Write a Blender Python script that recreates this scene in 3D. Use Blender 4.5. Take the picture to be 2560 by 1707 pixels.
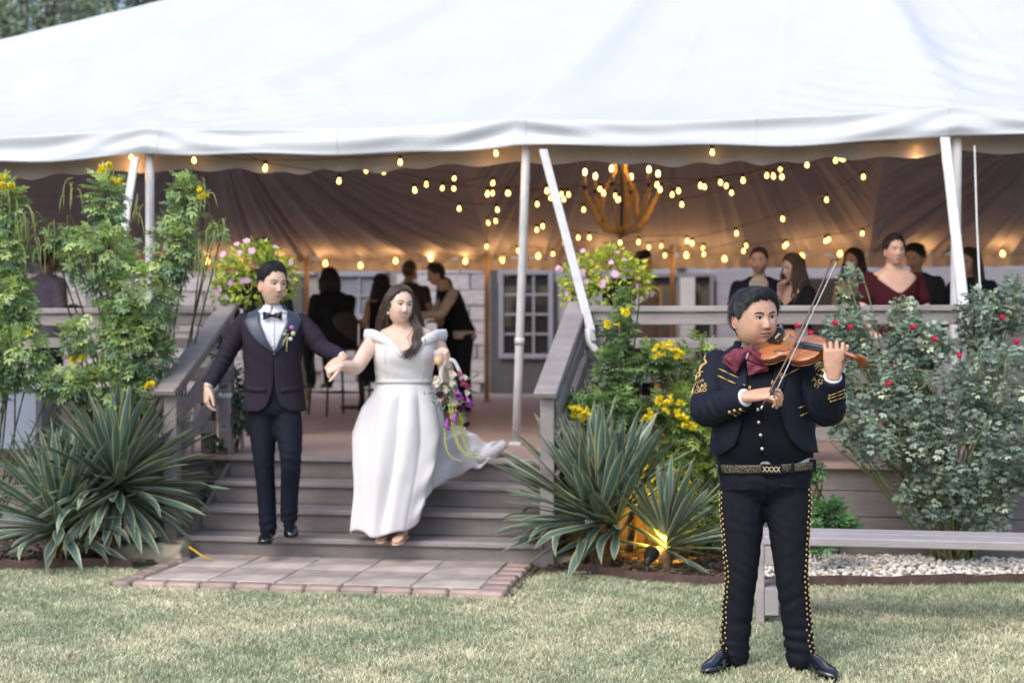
import bpy, math, random
import numpy as np
from mathutils import Vector, Matrix, Euler
from mathutils.bvhtree import BVHTree

for _o in list(bpy.data.objects):
    bpy.data.objects.remove(_o)
SC = bpy.context.scene
COL = SC.collection
random.seed(7)
RNG = np.random.default_rng(7)

# ------------------------------------------------------------------ camera
F_PX, PX0, YH, CAM_H = 3555.6, 1280.0, 845.0, 1.47      # photo pixels (2560 wide): focal, centre, horizon row; lens height
TH = math.radians(9.5)                                   # the deck is turned this much to the lens
CT, ST = math.cos(TH), math.sin(TH)
cd = bpy.data.cameras.new('camera')
cd.lens, cd.sensor_width, cd.sensor_fit = 50.0, 36.0, 'HORIZONTAL'
cd.clip_end = 600
cam = bpy.data.objects.new('camera', cd)
COL.objects.link(cam)
cam.location = (0, 0, CAM_H)
cam.rotation_euler = (math.radians(90 - 0.134), 0, TH)
cd.dof.use_dof = True
cd.dof.focus_distance = 6.25
cd.dof.aperture_fstop = 2.1
SC.camera = cam

# ------------------------------------------------------------------ light
SUN_EL, SUN_AZ = 48.0, 205.0        # a veiled sun, high behind the lens and a little to its left
w = bpy.data.worlds.new('World')
SC.world = w
w.use_nodes = True
nt = w.node_tree
bg = nt.nodes['Background']
sky = nt.nodes.new('ShaderNodeTexSky')
sky.sky_type = 'NISHITA'
sky.sun_disc = False
sky.sun_elevation = math.radians(SUN_EL)
sky.sun_rotation = math.radians(SUN_AZ)
sky.air_density, sky.dust_density, sky.ozone_density = 1.0, 3.0, 1.0
nt.links.new(sky.outputs['Color'], bg.inputs['Color'])
bg.inputs['Strength'].default_value = 0.15
sd = bpy.data.lights.new('sun', 'SUN')
sd.energy, sd.angle, sd.color = 0.5, math.radians(40), (1.0, 0.97, 0.93)
sun = bpy.data.objects.new('sun', sd)
COL.objects.link(sun)
_az = math.radians(SUN_AZ)
_sv = Vector((math.sin(_az) * math.cos(math.radians(SUN_EL)), math.cos(_az) * math.cos(math.radians(SUN_EL)), math.sin(math.radians(SUN_EL))))
sun.rotation_euler = _sv.to_track_quat('Z', 'Y').to_euler()
sun.location = (0, 0, 20)
VS = SC.view_settings
VS.view_transform, VS.look, VS.gamma = 'Standard', 'None', 1.0
VS.exposure = 0.86
SC.cycles.max_bounces = 6
SC.cycles.transparent_max_bounces = 8
SC.cycles.sample_clamp_indirect = 4.0
SC.cycles.caustics_reflective = SC.cycles.caustics_refractive = False
SC.cycles.use_denoising = True

# ------------------------------------------------------------------ pixel to place
def pt(px, py, D):
    u, v = (px - PX0) / F_PX, (YH - py) / F_PX
    return Vector((D * (u * CT - ST), D * (u * ST + CT), CAM_H + D * v))
def on_z(px, py, z=0.0):
    return pt(px, py, (CAM_H - z) * F_PX / (py - YH))
def on_y(px, py, Y):
    u = (px - PX0) / F_PX
    return pt(px, py, Y / (u * ST + CT))

# ------------------------------------------------------------------ materials
MATS = {}
def M(name, col, rough=0.6, var=0.12, scale=6.0, bump=0.0, bscale=40.0, metal=0.0, spec=0.5, attr=False, rnd=0.0,
      sheen=0.0, coat=0.0, trans=0.0, sss=0.0, emit=0.0, alpha=1.0, stretch=(1, 1, 1), transl=0.0, dirt=0.0):
    if name in MATS: return MATS[name]
    m = bpy.data.materials.new(name); m.use_nodes = True
    N, L = m.node_tree.nodes, m.node_tree.links
    b = N['Principled BSDF']
    def inp(k, v):
        if k in b.inputs: b.inputs[k].default_value = v
    inp('Roughness', rough); inp('Metallic', metal); inp('Specular IOR Level', spec)
    inp('Sheen Weight', sheen); inp('Coat Weight', coat); inp('Transmission Weight', trans); inp('Alpha', alpha)
    if sss: inp('Subsurface Weight', sss); inp('Subsurface Radius', (0.012, 0.004, 0.002)); inp('Subsurface Scale', 1.0)
    tc = N.new('ShaderNodeTexCoord'); mp = N.new('ShaderNodeMapping')
    mp.inputs['Scale'].default_value = stretch
    L.new(tc.outputs['Object'], mp.inputs['Vector'])
    nz = N.new('ShaderNodeTexNoise'); nz.inputs['Scale'].default_value = scale; nz.inputs['Detail'].default_value = 6
    L.new(mp.outputs['Vector'], nz.inputs['Vector'])
    mr = N.new('ShaderNodeMapRange')
    mr.inputs['From Min'].default_value, mr.inputs['From Max'].default_value = 0.25, 0.75
    mr.inputs['To Min'].default_value, mr.inputs['To Max'].default_value = 1 - var, 1 + var
    L.new(nz.outputs['Fac'], mr.inputs['Value'])
    val = mr.outputs['Result']
    if rnd:
        oi = N.new('ShaderNodeObjectInfo'); mr2 = N.new('ShaderNodeMapRange')
        mr2.inputs['To Min'].default_value, mr2.inputs['To Max'].default_value = 1 - rnd, 1 + rnd
        L.new(oi.outputs['Random'], mr2.inputs['Value'])
        mu = N.new('ShaderNodeMath'); mu.operation = 'MULTIPLY'
        L.new(val, mu.inputs[0]); L.new(mr2.outputs['Result'], mu.inputs[1]); val = mu.outputs[0]
    if dirt:
        n2 = N.new('ShaderNodeTexNoise'); n2.inputs['Scale'].default_value = 1.7; n2.inputs['Detail'].default_value = 10; n2.inputs['Roughness'].default_value = .68
        L.new(tc.outputs['Object'], n2.inputs['Vector'])
        m3 = N.new('ShaderNodeMapRange'); m3.inputs['From Min'].default_value, m3.inputs['From Max'].default_value = .34, .60
        m3.inputs['To Min'].default_value, m3.inputs['To Max'].default_value = 1 - dirt, 1.0
        L.new(n2.outputs['Fac'], m3.inputs['Value'])
        m4 = N.new('ShaderNodeMath'); m4.operation = 'MULTIPLY'; L.new(val, m4.inputs[0]); L.new(m3.outputs['Result'], m4.inputs[1]); val = m4.outputs[0]
    mx = N.new('ShaderNodeVectorMath'); mx.operation = 'SCALE'
    if attr:
        at = N.new('ShaderNodeAttribute'); at.attribute_name = 'Col'; L.new(at.outputs['Color'], mx.inputs[0])
    else:
        mx.inputs[0].default_value = col[:3]
    L.new(val, mx.inputs['Scale'])
    L.new(mx.outputs['Vector'], b.inputs['Base Color'])
    if emit:
        inp('Emission Color', (*col[:3], 1)); inp('Emission Strength', emit)
    if bump:
        nb = N.new('ShaderNodeTexNoise'); nb.inputs['Scale'].default_value = bscale; nb.inputs['Detail'].default_value = 5
        L.new(mp.outputs['Vector'], nb.inputs['Vector'])
        bp = N.new('ShaderNodeBump'); bp.inputs['Strength'].default_value = bump; bp.inputs['Distance'].default_value = 0.01
        L.new(nb.outputs['Fac'], bp.inputs['Height']); L.new(bp.outputs['Normal'], b.inputs['Normal'])
    if transl:
        tr = N.new('ShaderNodeBsdfTranslucent'); L.new(mx.outputs['Vector'], tr.inputs['Color'])
        ms = N.new('ShaderNodeMixShader'); ms.inputs['Fac'].default_value = transl
        L.new(b.outputs['BSDF'], ms.inputs[1]); L.new(tr.outputs['BSDF'], ms.inputs[2])
        L.new(ms.outputs['Shader'], N['Material Output'].inputs['Surface'])
    MATS[name] = m
    return m

# ------------------------------------------------------------------ objects
ORG = {}
def tag(o, label=None, cat=None, group=None, kind=None):
    if label: o['label'] = label
    if cat: o['category'] = cat
    if group: o['group'] = group
    if kind: o['kind'] = kind
    return o
def thing(name, label, cat, loc, group=None):
    o = bpy.data.objects.new(name, None); COL.objects.link(o)
    o.empty_display_size = 0.1
    o.location = loc; ORG[o] = Vector(loc)
    return tag(o, label, cat, group)
def to_mesh(name, V, Fc, mat, smooth=True, col=None, uv=None):
    me = bpy.data.meshes.new(name)
    V = np.asarray(V, dtype=np.float64)
    if isinstance(Fc, np.ndarray):
        n, k = Fc.shape
        me.vertices.add(len(V)); me.vertices.foreach_set('co', V.astype(np.float32).ravel())
        me.loops.add(n * k); me.loops.foreach_set('vertex_index', Fc.astype(np.int32).ravel())
        me.polygons.add(n)
        me.polygons.foreach_set('loop_start', np.arange(0, n * k, k, dtype=np.int32))
        me.update(calc_edges=True)
    else:
        me.from_pydata(V.tolist(), [], Fc)
    if smooth: me.polygons.foreach_set('use_smooth', np.ones(len(me.polygons), dtype=bool))
    if col is not None:
        a = me.color_attributes.new('Col', 'FLOAT_COLOR', 'POINT')
        c = np.ones((len(V), 4), dtype=np.float32); c[:, :3] = col
        a.data.foreach_set('color', c.ravel())
    if uv is not None:
        l = me.uv_layers.new(name='UV')
        vi = np.empty(len(me.loops), dtype=np.int32); me.loops.foreach_get('vertex_index', vi)
        l.data.foreach_set('uv', np.asarray(uv, dtype=np.float32)[vi].ravel())
    if mat: me.materials.append(mat)
    me.update()
    return me
def mk(name, geo, mat, parent=None, smooth=True, col=None, uv=None, kind=None):
    """one mesh object from world-space geometry"""
    V, Fc = geo
    V = np.asarray(V, dtype=np.float64)
    if parent is None:
        org = Vector((float(V[:, 0].mean()), float(V[:, 1].mean()), float(V[:, 2].min())))
    else:
        org = ORG[parent]
    me = to_mesh(name, V - np.array(org), Fc, mat, smooth, col, uv)
    o = bpy.data.objects.new(name, me); COL.objects.link(o)
    ORG[o] = org
    if parent is None: o.location = org
    else: o.parent = parent
    if kind: o['kind'] = kind
    return o
def inst(name, me, parent, mw):
    o = bpy.data.objects.new(name, me); COL.objects.link(o)
    if parent is not None:
        o.parent = parent
        o.matrix_local = Matrix.Translation(-ORG[parent]) @ mw
    else:
        o.matrix_local = mw
    ORG[o] = ORG[parent] if parent is not None else mw.translation.copy()
    return o

# ------------------------------------------------------------------ geometry
def join(gs):
    V, Fc, n = [], [], 0
    for v, f in gs:
        v = np.asarray(v, dtype=np.float64)
        V.append(v)
        Fc.extend([tuple(int(i) + n for i in q) for q in f])
        n += len(v)
    return np.vstack(V), Fc
def xf(geo, mat):
    V = np.asarray(geo[0]); A = np.array(mat)
    return V @ A[:3, :3].T + A[:3, 3], geo[1]
def box(c, s, rot=None, bev=0.0):
    c = np.array(c, dtype=float); h = np.array(s, dtype=float) / 2
    if bev <= 0:
        V = np.array([[x, y, z] for x in (-1, 1) for y in (-1, 1) for z in (-1, 1)], dtype=float) * h
        Fc = [(0, 1, 3, 2), (4, 6, 7, 5), (0, 4, 5, 1), (2, 3, 7, 6), (0, 2, 6, 4), (1, 5, 7, 3)]
    else:
        b = min(bev, h.min() * 0.9)
        V, idx = [], {}
        for sx in (-1, 1):
            for sy in (-1, 1):
                for sz in (-1, 1):
                    sg = np.array((sx, sy, sz))
                    for k in range(3):
                        p = sg * (h - b); p[k] = sg[k] * h[k]
                        idx[(sx, sy, sz, k)] = len(V); V.append(p)
        V = np.array(V); Fc = []
        for k in range(3):
            a, d = [i for i in range(3) if i != k]
            for s1 in (-1, 1):
                q = []
                for (u, v) in ((-1, -1), (1, -1), (1, 1), (-1, 1)):
                    g = [0, 0, 0]; g[k] = s1; g[a] = u; g[d] = v
                    q.append(idx[(*g, k)])
                Fc.append(q)
        for k in range(3):
            a, d = [i for i in range(3) if i != k]
            for u in (-1, 1):
                for v in (-1, 1):
                    g0 = [0, 0, 0]; g0[a] = u; g0[d] = v; g1 = list(g0); g0[k] = -1; g1[k] = 1
                    Fc.append([idx[(*g0, a)], idx[(*g1, a)], idx[(*g1, d)], idx[(*g0, d)]])
        for sx in (-1, 1):
            for sy in (-1, 1):
                for sz in (-1, 1):
                    Fc.append([idx[(sx, sy, sz, k)] for k in range(3)])
        out = []
        for q in Fc:
            p = V[list(q)]; n = np.cross(p[1] - p[0], p[2] - p[0])
            out.append(tuple(q) if n @ p.mean(0) > 0 else tuple(q[::-1]))
        Fc = out
    if rot is not None: V = V @ np.array(rot).T
    return V + c, Fc
def beam(a, b, w, h, bev=0.004, roll=None):
    """a squared timber from a to b, w wide (level), h high"""
    a, b = Vector(a), Vector(b); d = (b - a); L = d.length; x = d.normalized()
    up = Vector((0, 0, 1)) if abs(x.z) < 0.98 else Vector((0, 1, 0))
    y = up.cross(x).normalized(); z = x.cross(y)
    return box(((a + b) / 2)[:], (L, w, h), Matrix((x, y, z)).transposed(), bev)
def frames(P):
    P = np.asarray(P, dtype=float); T = np.gradient(P, axis=0)
    T /= np.linalg.norm(T, axis=1)[:, None] + 1e-12
    ref = np.array((0, -1.0, 0)) if abs(T[0][1]) < 0.9 else np.array((1.0, 0, 0))
    u = ref - T[0] * (ref @ T[0]); u /= np.linalg.norm(u)
    U = [u]
    for i in range(1, len(P)):
        u = U[-1] - T[i] * (U[-1] @ T[i]); u /= np.linalg.norm(u) + 1e-12; U.append(u)
    U = np.array(U); return T, U, np.cross(T, U)
def tube(P, R, n=10, cap=True, closed=False):
    P = np.asarray(P, dtype=float); m = len(P)
    R = np.asarray(R, dtype=float)
    if R.ndim == 0: R = np.full(m, float(R))
    if R.ndim == 1: R = np.stack([R, R], 1)
    T, U, W = frames(P)
    a = np.linspace(0, 2 * math.pi, n, endpoint=False)
    V = (P[:, None] + U[:, None] * (np.cos(a)[None, :, None] * R[:, None, :1]) + W[:, None] * (np.sin(a)[None, :, None] * R[:, None, 1:]))
    V = V.reshape(-1, 3)
    Fc = [(i * n + j, i * n + (j + 1) % n, (i + 1) * n + (j + 1) % n, (i + 1) * n + j) for i in range(m - 1) for j in range(n)]
    if cap:
        V = np.vstack([V, P[:1], P[-1:]]); k = m * n
        Fc += [(k, (j + 1) % n, j) for j in range(n)]
        Fc += [(k + 1, (m - 1) * n + j, (m - 1) * n + (j + 1) % n) for j in range(n)]
    return V, Fc
def ell(c, r, n=14, m=10, rot=None):
    r = np.array(r if hasattr(r, '__len__') else (r, r, r), dtype=float)
    V = [(0, 0, 1)]
    for i in range(1, m):
        t = math.pi * i / m
        V += [(math.sin(t) * math.cos(2 * math.pi * j / n), math.sin(t) * math.sin(2 * math.pi * j / n), math.cos(t)) for j in range(n)]
    V.append((0, 0, -1)); V = np.array(V) * r
    Fc = [(0, 1 + j, 1 + (j + 1) % n) for j in range(n)]
    for i in range(m - 2):
        for j in range(n):
            a, b = 1 + i * n + j, 1 + i * n + (j + 1) % n
            Fc.append((a, a + n, b + n, b))
    k = len(V) - 1; s = 1 + (m - 2) * n
    Fc += [(k, s + (j + 1) % n, s + j) for j in range(n)]
    if rot is not None: V = V @ np.array(rot).T
    return V + np.array(c, dtype=float), Fc
def spline(P, n=24):
    """Catmull-Rom through control rows of any width"""
    P = np.asarray(P, dtype=float)
    Q = np.vstack([2 * P[0] - P[1], P, 2 * P[-1] - P[-2]])
    out = []
    segs = len(P) - 1
    for t in np.linspace(0, segs, n):
        i = min(int(t), segs - 1); f = t - i
        a, b, c, d = Q[i], Q[i + 1], Q[i + 2], Q[i + 3]
        out.append(0.5 * ((2 * b) + (-a + c) * f + (2 * a - 5 * b + 4 * c - d) * f * f + (-a + 3 * b - 3 * c + d) * f ** 3))
    return np.array(out)
def grid_faces(r, c, wrap=False):
    k = c if wrap else c - 1
    return [(i * c + j, i * c + (j + 1) % c, (i + 1) * c + (j + 1) % c, (i + 1) * c + j) for i in range(r - 1) for j in range(k)]
def slab(Po, Pi):
    """closed sheet of cloth or board from an outer and an inner (r,c,3) grid"""
    r, c = Po.shape[:2]; n = r * c
    V = np.vstack([Po.reshape(-1, 3), Pi.reshape(-1, 3)])
    A = grid_faces(r, c)
    Fc = A + [tuple(i + n for i in q[::-1]) for q in A]
    for j in range(c - 1):
        Fc.append((j + 1, j, n + j, n + j + 1)); k = (r - 1) * c
        Fc.append((k + j, k + j + 1, n + k + j + 1, n + k + j))
    for i in range(r - 1):
        Fc.append((i * c, (i + 1) * c, n + (i + 1) * c, n + i * c)); k = c - 1
        Fc.append(((i + 1) * c + k, i * c + k, n + i * c + k, n + (i + 1) * c + k))
    return V, Fc
def vnormals(V, Fc):
    V = np.asarray(V); N = np.zeros_like(V)
    Q = [q for q in Fc if len(q) == 4]; T3 = [q for q in Fc if len(q) == 3]
    for S in (Q, T3):
        if not S: continue
        A = np.array(S)
        n = np.cross(V[A[:, 2]] - V[A[:, 0]], V[A[:, -1]] - V[A[:, 1]]) if A.shape[1] == 4 else np.cross(V[A[:, 1]] - V[A[:, 0]], V[A[:, 2]] - V[A[:, 0]])
        for k in range(A.shape[1]): np.add.at(N, A[:, k], n)
    return N / (np.linalg.norm(N, axis=1)[:, None] + 1e-12)
def remesh(geo, vox, smooth=4):
    """melt overlapping closed pieces into one continuous skin"""
    me = to_mesh('tmp', geo[0], geo[1], None)
    o = bpy.data.objects.new('tmp', me); COL.objects.link(o)
    md = o.modifiers.new('r', 'REMESH'); md.mode = 'VOXEL'; md.voxel_size = vox; md.adaptivity = 0
    if smooth:
        ms = o.modifiers.new('s', 'SMOOTH'); ms.factor = 0.5; ms.iterations = smooth
    dg = bpy.context.evaluated_depsgraph_get()
    ev = o.evaluated_get(dg); m2 = ev.to_mesh()
    V = np.empty(len(m2.vertices) * 3, dtype=np.float32); m2.vertices.foreach_get('co', V)
    n = len(m2.polygons); L = np.empty(len(m2.loops), dtype=np.int32); m2.loops.foreach_get('vertex_index', L)
    Fc = [tuple(q) for q in L.reshape(n, 4).tolist()] if len(L) == 4 * n else [tuple(p.vertices) for p in m2.polygons]
    ev.to_mesh_clear()
    bpy.data.objects.remove(o); bpy.data.meshes.remove(me)
    return V.reshape(-1, 3).astype(np.float64), Fc
def sstep(a, b, x):
    t = np.clip((np.asarray(x, dtype=float) - a) / (b - a), 0, 1); return t * t * (3 - 2 * t)
def unit(a): return a / (np.linalg.norm(a, axis=-1, keepdims=True) + 1e-9)
# ================================================================== SETTING
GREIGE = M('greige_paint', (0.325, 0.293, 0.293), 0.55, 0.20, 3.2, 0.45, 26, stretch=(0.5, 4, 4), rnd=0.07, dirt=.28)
GREIGE2 = M('greige_paint_worn_shaded', (0.225, 0.202, 0.202), 0.6, 0.24, 3, 0.45, 22, stretch=(0.5, 4, 4), rnd=0.08, dirt=.32)  # worn greige whose base colour also carries the shade of the steps
DZ, RISE = 0.62, 0.155
Y1, RUN = 9.0, 0.273                    # nose of the lowest tread, going of each
YD = Y1 + 3 * RUN                       # nose of the deck
XL, XR = -3.73, -1.30                   # the flight's ends

# --- lawn
def lawn_mat():
    m = M('lawn_soil', (0.22, 0.21, 0.13), 0.95, 0.3, 3, 0.6, 60)
    return m
n = 61
gx = np.sign(np.linspace(-1, 1, n)) * np.abs(np.linspace(-1, 1, n)) ** 3 * 250
gy = 9 + np.sign(np.linspace(-1, 1, n)) * np.abs(np.linspace(-1, 1, n)) ** 3 * 250
GX, GY = np.meshgrid(gx, gy)
lawn = mk('lawn', (np.stack([GX, GY, np.zeros_like(GX)], -1).reshape(-1, 3), grid_faces(n, n)), lawn_mat(), kind='structure')

# bed outlines (world), traced along the edging where it meets the lawn
def P2(px, py): v = on_z(px, py, 0.0); return (v.x, v.y)
EDGE_R = [P2(1420, 1426), P2(1474, 1432), P2(1531, 1443), P2(1614, 1455), P2(1806, 1465), P2(2030, 1466), P2(2300, 1463), P2(2560, 1458), P2(2760, 1455)]
EDGE_L = [P2(-200, 1424), P2(0, 1424), P2(130, 1423), P2(262, 1418), P2(330, 1420)]
def poly_sheet(name, pts, z, mat):
    return mk(name, (np.array([(x, y, z) for x, y in pts]), [tuple(range(len(pts)))]), mat, smooth=False, kind='structure')
SOIL = M('dark_mulch', (0.11, 0.085, 0.068), 0.95, 0.5, 12, 1.0, 60)
GRAVEL_BASE = M('gravel_dust', (0.22, 0.19, 0.15), 0.95, 0.4, 20, 0.8, 80)
poly_sheet('planting_bed', [(-9.5, 9.92), (-9.5, EDGE_L[0][1])] + EDGE_L + [(-3.72, 8.95), (-3.72, 9.92)], 0.008, SOIL)
poly_sheet('planting_bed', [(-1.30, 9.92), (-1.30, 9.02), (-1.24, 8.75)] + EDGE_R + [(5.5, 9.92)], 0.008, SOIL)
_gx0 = P2(1850, 1466)[0]
GR = [p for p in EDGE_R if p[0] > _gx0]
poly_sheet('gravel_bed', [(_gx0, P2(1850, 1466)[1] + .02)] + [(x, y + .015) for x, y in GR] + [(5.4, 9.88), (_gx0 + .25, 9.88)], 0.014, GRAVEL_BASE)

def ico(rough=0.0, seed=0):
    t = (1 + 5 ** .5) / 2
    V = np.array([(-1, t, 0), (1, t, 0), (-1, -t, 0), (1, -t, 0), (0, -1, t), (0, 1, t), (0, -1, -t), (0, 1, -t), (t, 0, -1), (t, 0, 1), (-t, 0, -1), (-t, 0, 1)]) / math.hypot(1, t)
    Fc = np.array([(0, 11, 5), (0, 5, 1), (0, 1, 7), (0, 7, 10), (0, 10, 11), (1, 5, 9), (5, 11, 4), (11, 10, 2), (10, 7, 6), (7, 1, 8), (3, 9, 4), (3, 4, 2), (3, 2, 6), (3, 6, 8), (3, 8, 9), (4, 9, 5), (2, 4, 11), (6, 2, 10), (8, 6, 7), (9, 8, 1)])
    if rough: V = V * (1 + np.random.default_rng(seed).uniform(-rough, rough, (12, 1)))
    return V, Fc
def scatter(name, base, pts, scl, cols, mat, kind='stuff', flat=(1, 1, 0.65), parent=None, smooth=False, flip=None):
    """many copies of a small closed shape joined into one mesh"""
    V0, F0 = base; n = len(pts); k = len(V0)
    a = RNG.uniform(0, 2 * math.pi, n); ca, sa = np.cos(a)[:, None], np.sin(a)[:, None]
    S = scl[:, None, None] * (np.array(flat) * RNG.uniform(0.75, 1.25, (n, 3)))[:, None, :]
    Q = V0[None] * S
    if flip is not None:
        b = RNG.uniform(-flip, flip, n)[:, None]
        y, z = Q[..., 1] * np.cos(b) - Q[..., 2] * np.sin(b), Q[..., 1] * np.sin(b) + Q[..., 2] * np.cos(b)
        Q = np.stack([Q[..., 0], y, z], -1)
    X = Q[..., 0] * ca - Q[..., 1] * sa; Y = Q[..., 0] * sa + Q[..., 1] * ca
    V = np.stack([X, Y, Q[..., 2]], -1) + pts[:, None, :]
    Fc = (np.asarray(F0)[None] + (np.arange(n) * k)[:, None, None]).reshape(-1, len(F0[0]))
    return mk(name, (V.reshape(-1, 3), Fc), mat, parent, smooth, np.repeat(cols, k, 0), kind=kind)
PEB = M('pebble_stone', (1, 1, 1), 0.8, 0.15, 60, attr=True)
def in_poly(x, y, P):
    P = np.array(P); r = np.zeros(len(x), bool); j = len(P) - 1
    for i in range(len(P)):
        c = ((P[i, 1] > y) != (P[j, 1] > y)) & (x < (P[j, 0] - P[i, 0]) * (y - P[i, 1]) / (P[j, 1] - P[i, 1] + 1e-12) + P[i, 0]); r ^= c; j = i
    return r
gp = [(_gx0, P2(1850, 1466)[1] + .04)] + [(x, y + .04) for x, y in GR] + [(4.2, 9.8), (_gx0 + .25, 9.8)]
n = 9000
x, y = RNG.uniform(_gx0, 3.9, n), RNG.uniform(8.1, 9.75, n)
k = in_poly(x, y, gp); x, y = x[k], y[k]
cols = np.array([(.80, .74, .66), (.90, .86, .80), (.62, .50, .38), (.84, .78, .72), (.50, .40, .30), (.74, .70, .69)])[RNG.choice(6, len(x), p=[.3, .3, .08, .2, .05, .07])] * RNG.uniform(.8, 1.15, (len(x), 1))
scatter('gravel', ico(.22, 3), np.stack([x, y, RNG.uniform(.012, .035, len(x))], 1), RNG.uniform(.008, .021, len(x)), cols, PEB, flip=.8)
n = 5200
x = np.concatenate([RNG.uniform(-7.2, -3.75, n // 2), RNG.uniform(-1.28, _gx0 + .1, n // 2)]); y = RNG.uniform(8.0, 9.8, n)
k = in_poly(x, y, [(-9.5, 9.9), (-9.5, EDGE_L[0][1] + .03)] + [(a, b + .03) for a, b in EDGE_L] + [(-3.74, 8.97), (-3.74, 9.9)]) | in_poly(x, y, [(-1.28, 9.9), (-1.28, 9.0)] + [(a, b + .03) for a, b in EDGE_R] + [(5, 9.9)])
x, y = x[k], y[k]
cols = np.array([(.09, .06, .045), (.16, .12, .09), (.05, .04, .035), (.30, .25, .20), (.22, .13, .06)])[RNG.choice(5, len(x), p=[.35, .25, .2, .12, .08])]
scatter('mulch', ico(.3, 5), np.stack([x, y, RNG.uniform(.01, .03, len(x))], 1), RNG.uniform(.01, .026, len(x)), cols, PEB, flat=(1.5, .6, .4), flip=.5)

# --- steel edging
RUST = M('rusty_edging', (0.10, 0.062, 0.052), 0.8, 0.4, 14, 0.5, 60)
def edging(label, pts, z1=0.062):
    P = spline(np.array([(x, y, 0) for x, y in pts]), 40)
    T = np.gradient(P, axis=0); T /= np.linalg.norm(T, axis=1)[:, None]
    Nn = np.stack([-T[:, 1], T[:, 0], 0 * T[:, 0]], 1)
    hz = z1 + .006 * np.sin(np.arange(40) * 1.3) + .004 * np.sin(np.arange(40) * 2.9)
    lo, hi = P + [0, 0, -.03], P + np.stack([0 * hz, 0 * hz, hz], 1)
    o = mk('bed_edging', slab(np.stack([lo - Nn * .006, hi - Nn * .006], 0), np.stack([lo + Nn * .006, hi + Nn * .006], 0)), RUST, smooth=False)
    return tag(o, label, 'edging')
edging('rusty metal lawn edging in front of the gravel and bench', EDGE_R[:])
edging('low dark edging along the mulch bed under the left shrubs', EDGE_L)
LIME = M('limestone_block', (0.42, 0.38, 0.28), 0.9, 0.3, 7, 0.8, 30)
def rough_block(name, c, s, rz, mat, label, cat, group=None, seed=1):
    V, Fc = remesh(box(c, s, Matrix.Rotation(rz, 3, 'Z')), 0.016, 3)
    r = np.random.default_rng(seed); ph = r.uniform(0, 6, 6)
    N = vnormals(V, Fc)
    V = V + N * (.006 * np.sin(V[:, :1] * 37 + ph[0] + 3 * np.sin(V[:, 2:] * 21 + ph[1])) + .005 * np.sin(V[:, 2:] * 60 + ph[2] + V[:, 1:2] * 33))
    return tag(mk(name, (V, Fc), mat), label, cat, group)
v = on_z(365, 1408); rough_block('edging_stone', (v.x, v.y + .1, .055), (.46, .2, .13), .06, LIME, 'long mossy limestone block beneath the spiky plant beside the steps', 'stone', seed=3)
v = on_z(452, 1394); rough_block('edging_stone', (v.x - .02, v.y + .02, .06), (.20, .18, .14), -.2, LIME, 'short pale limestone block at the foot of the left newel post', 'stone', seed=5)
v = on_z(1400, 1420); rough_block('edging_stone', (v.x + .02, v.y + .12, .035), (.22, .15, .09), -.3, LIME, 'small limestone block between the paving and the right spiky plant', 'stone', seed=8)

# --- paving in front of the steps
CONC = M('concrete_slab', (0.47, 0.405, 0.36), 0.85, 0.25, 3.5, 0.3, 60, rnd=0.09, dirt=.38)
PINK = M('pink_paver', (0.42, 0.315, 0.275), 0.85, 0.18, 6, 0.3, 50, rnd=0.14, dirt=.3)
pav = mk('paving', box((-2.54, 8.46, .004), (2.42, 1.08, .012)), M('bedding_sand', (.10, .085, .06), .95, .4, 20), smooth=False, kind='structure')
sm = to_mesh('paving_slab', *box((0, 0, 0), (.404, .476, .05), None, .006), CONC, False)
for i in range(5):
    for j in range(2):
        inst('paving_slab', sm, pav, Matrix.Translation((-3.575 + .2045 + i * .409, 8.025 + .24 + j * .481, .013 + random.uniform(-.002, .003))) @ Matrix.Rotation(random.uniform(-.006, .006), 4, 'Z'))
bm_ = to_mesh('brick', *box((0, 0, 0), (.206, .105, .05), None, .014), PINK, False)
for i in range(10):
    inst('brick', bm_, pav, Matrix.Translation((-3.50 + i * .2125, 7.955 + random.uniform(-.006, .006), .012 + random.uniform(-.003, .003))) @ Matrix.Rotation(random.uniform(-.03, .03), 4, 'Z'))
for i in range(7):
    inst('brick', bm_, pav, Matrix.Translation((-1.455 + random.uniform(-.008, .008), 7.965 + i * .165, .012)) @ Matrix.Rotation(random.uniform(-.1, .1), 4, 'Z') @ Matrix.Scale(.78, 4, (1, 0, 0)) @ Matrix.Scale(1.45, 4, (0, 1, 0)))
for i in range(5):
    inst('brick', bm_, pav, Matrix.Translation((-3.67 + random.uniform(-.008, .008), 7.99 + i * .2, .010)) @ Matrix.Rotation(math.pi / 2 + random.uniform(-.08, .08), 4, 'Z') @ Matrix.Scale(.92, 4, (1, 0, 0)))

# --- deck, steps, rails
deck = thing('wooden_deck', 'raised greige timber deck floor under the white tent', 'deck', (0, YD, 0))
FLOOR = M('deck_board_paint', (0.36, 0.265, 0.25), 0.5, 0.14, 4, 0.25, 20, stretch=(.4, 5, 5), rnd=0.06)
by = YD + .02
bme = to_mesh('deck_board', *box((0, 0, 0), (18.0, .138, .035), None, .004), FLOOR, False)
i = 0
while by < 21.5:
    inst('deck_board', bme, deck, Matrix.Translation((-2.0, by + .07, DZ - .0175))); by += .144
inst('deck_board', to_mesh('deck_board', *box((0, 0, 0), (2.42, .145, .038), None, .006), GREIGE, False), deck, Matrix.Translation(((XL + XR) / 2, YD + .055, DZ - .015)))
mk('joist_frame', box((-2, 15.7, .29), (17.9, 11.6, .56)), M('shadow_timber', (.08, .07, .06), .9), deck, False)
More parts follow.
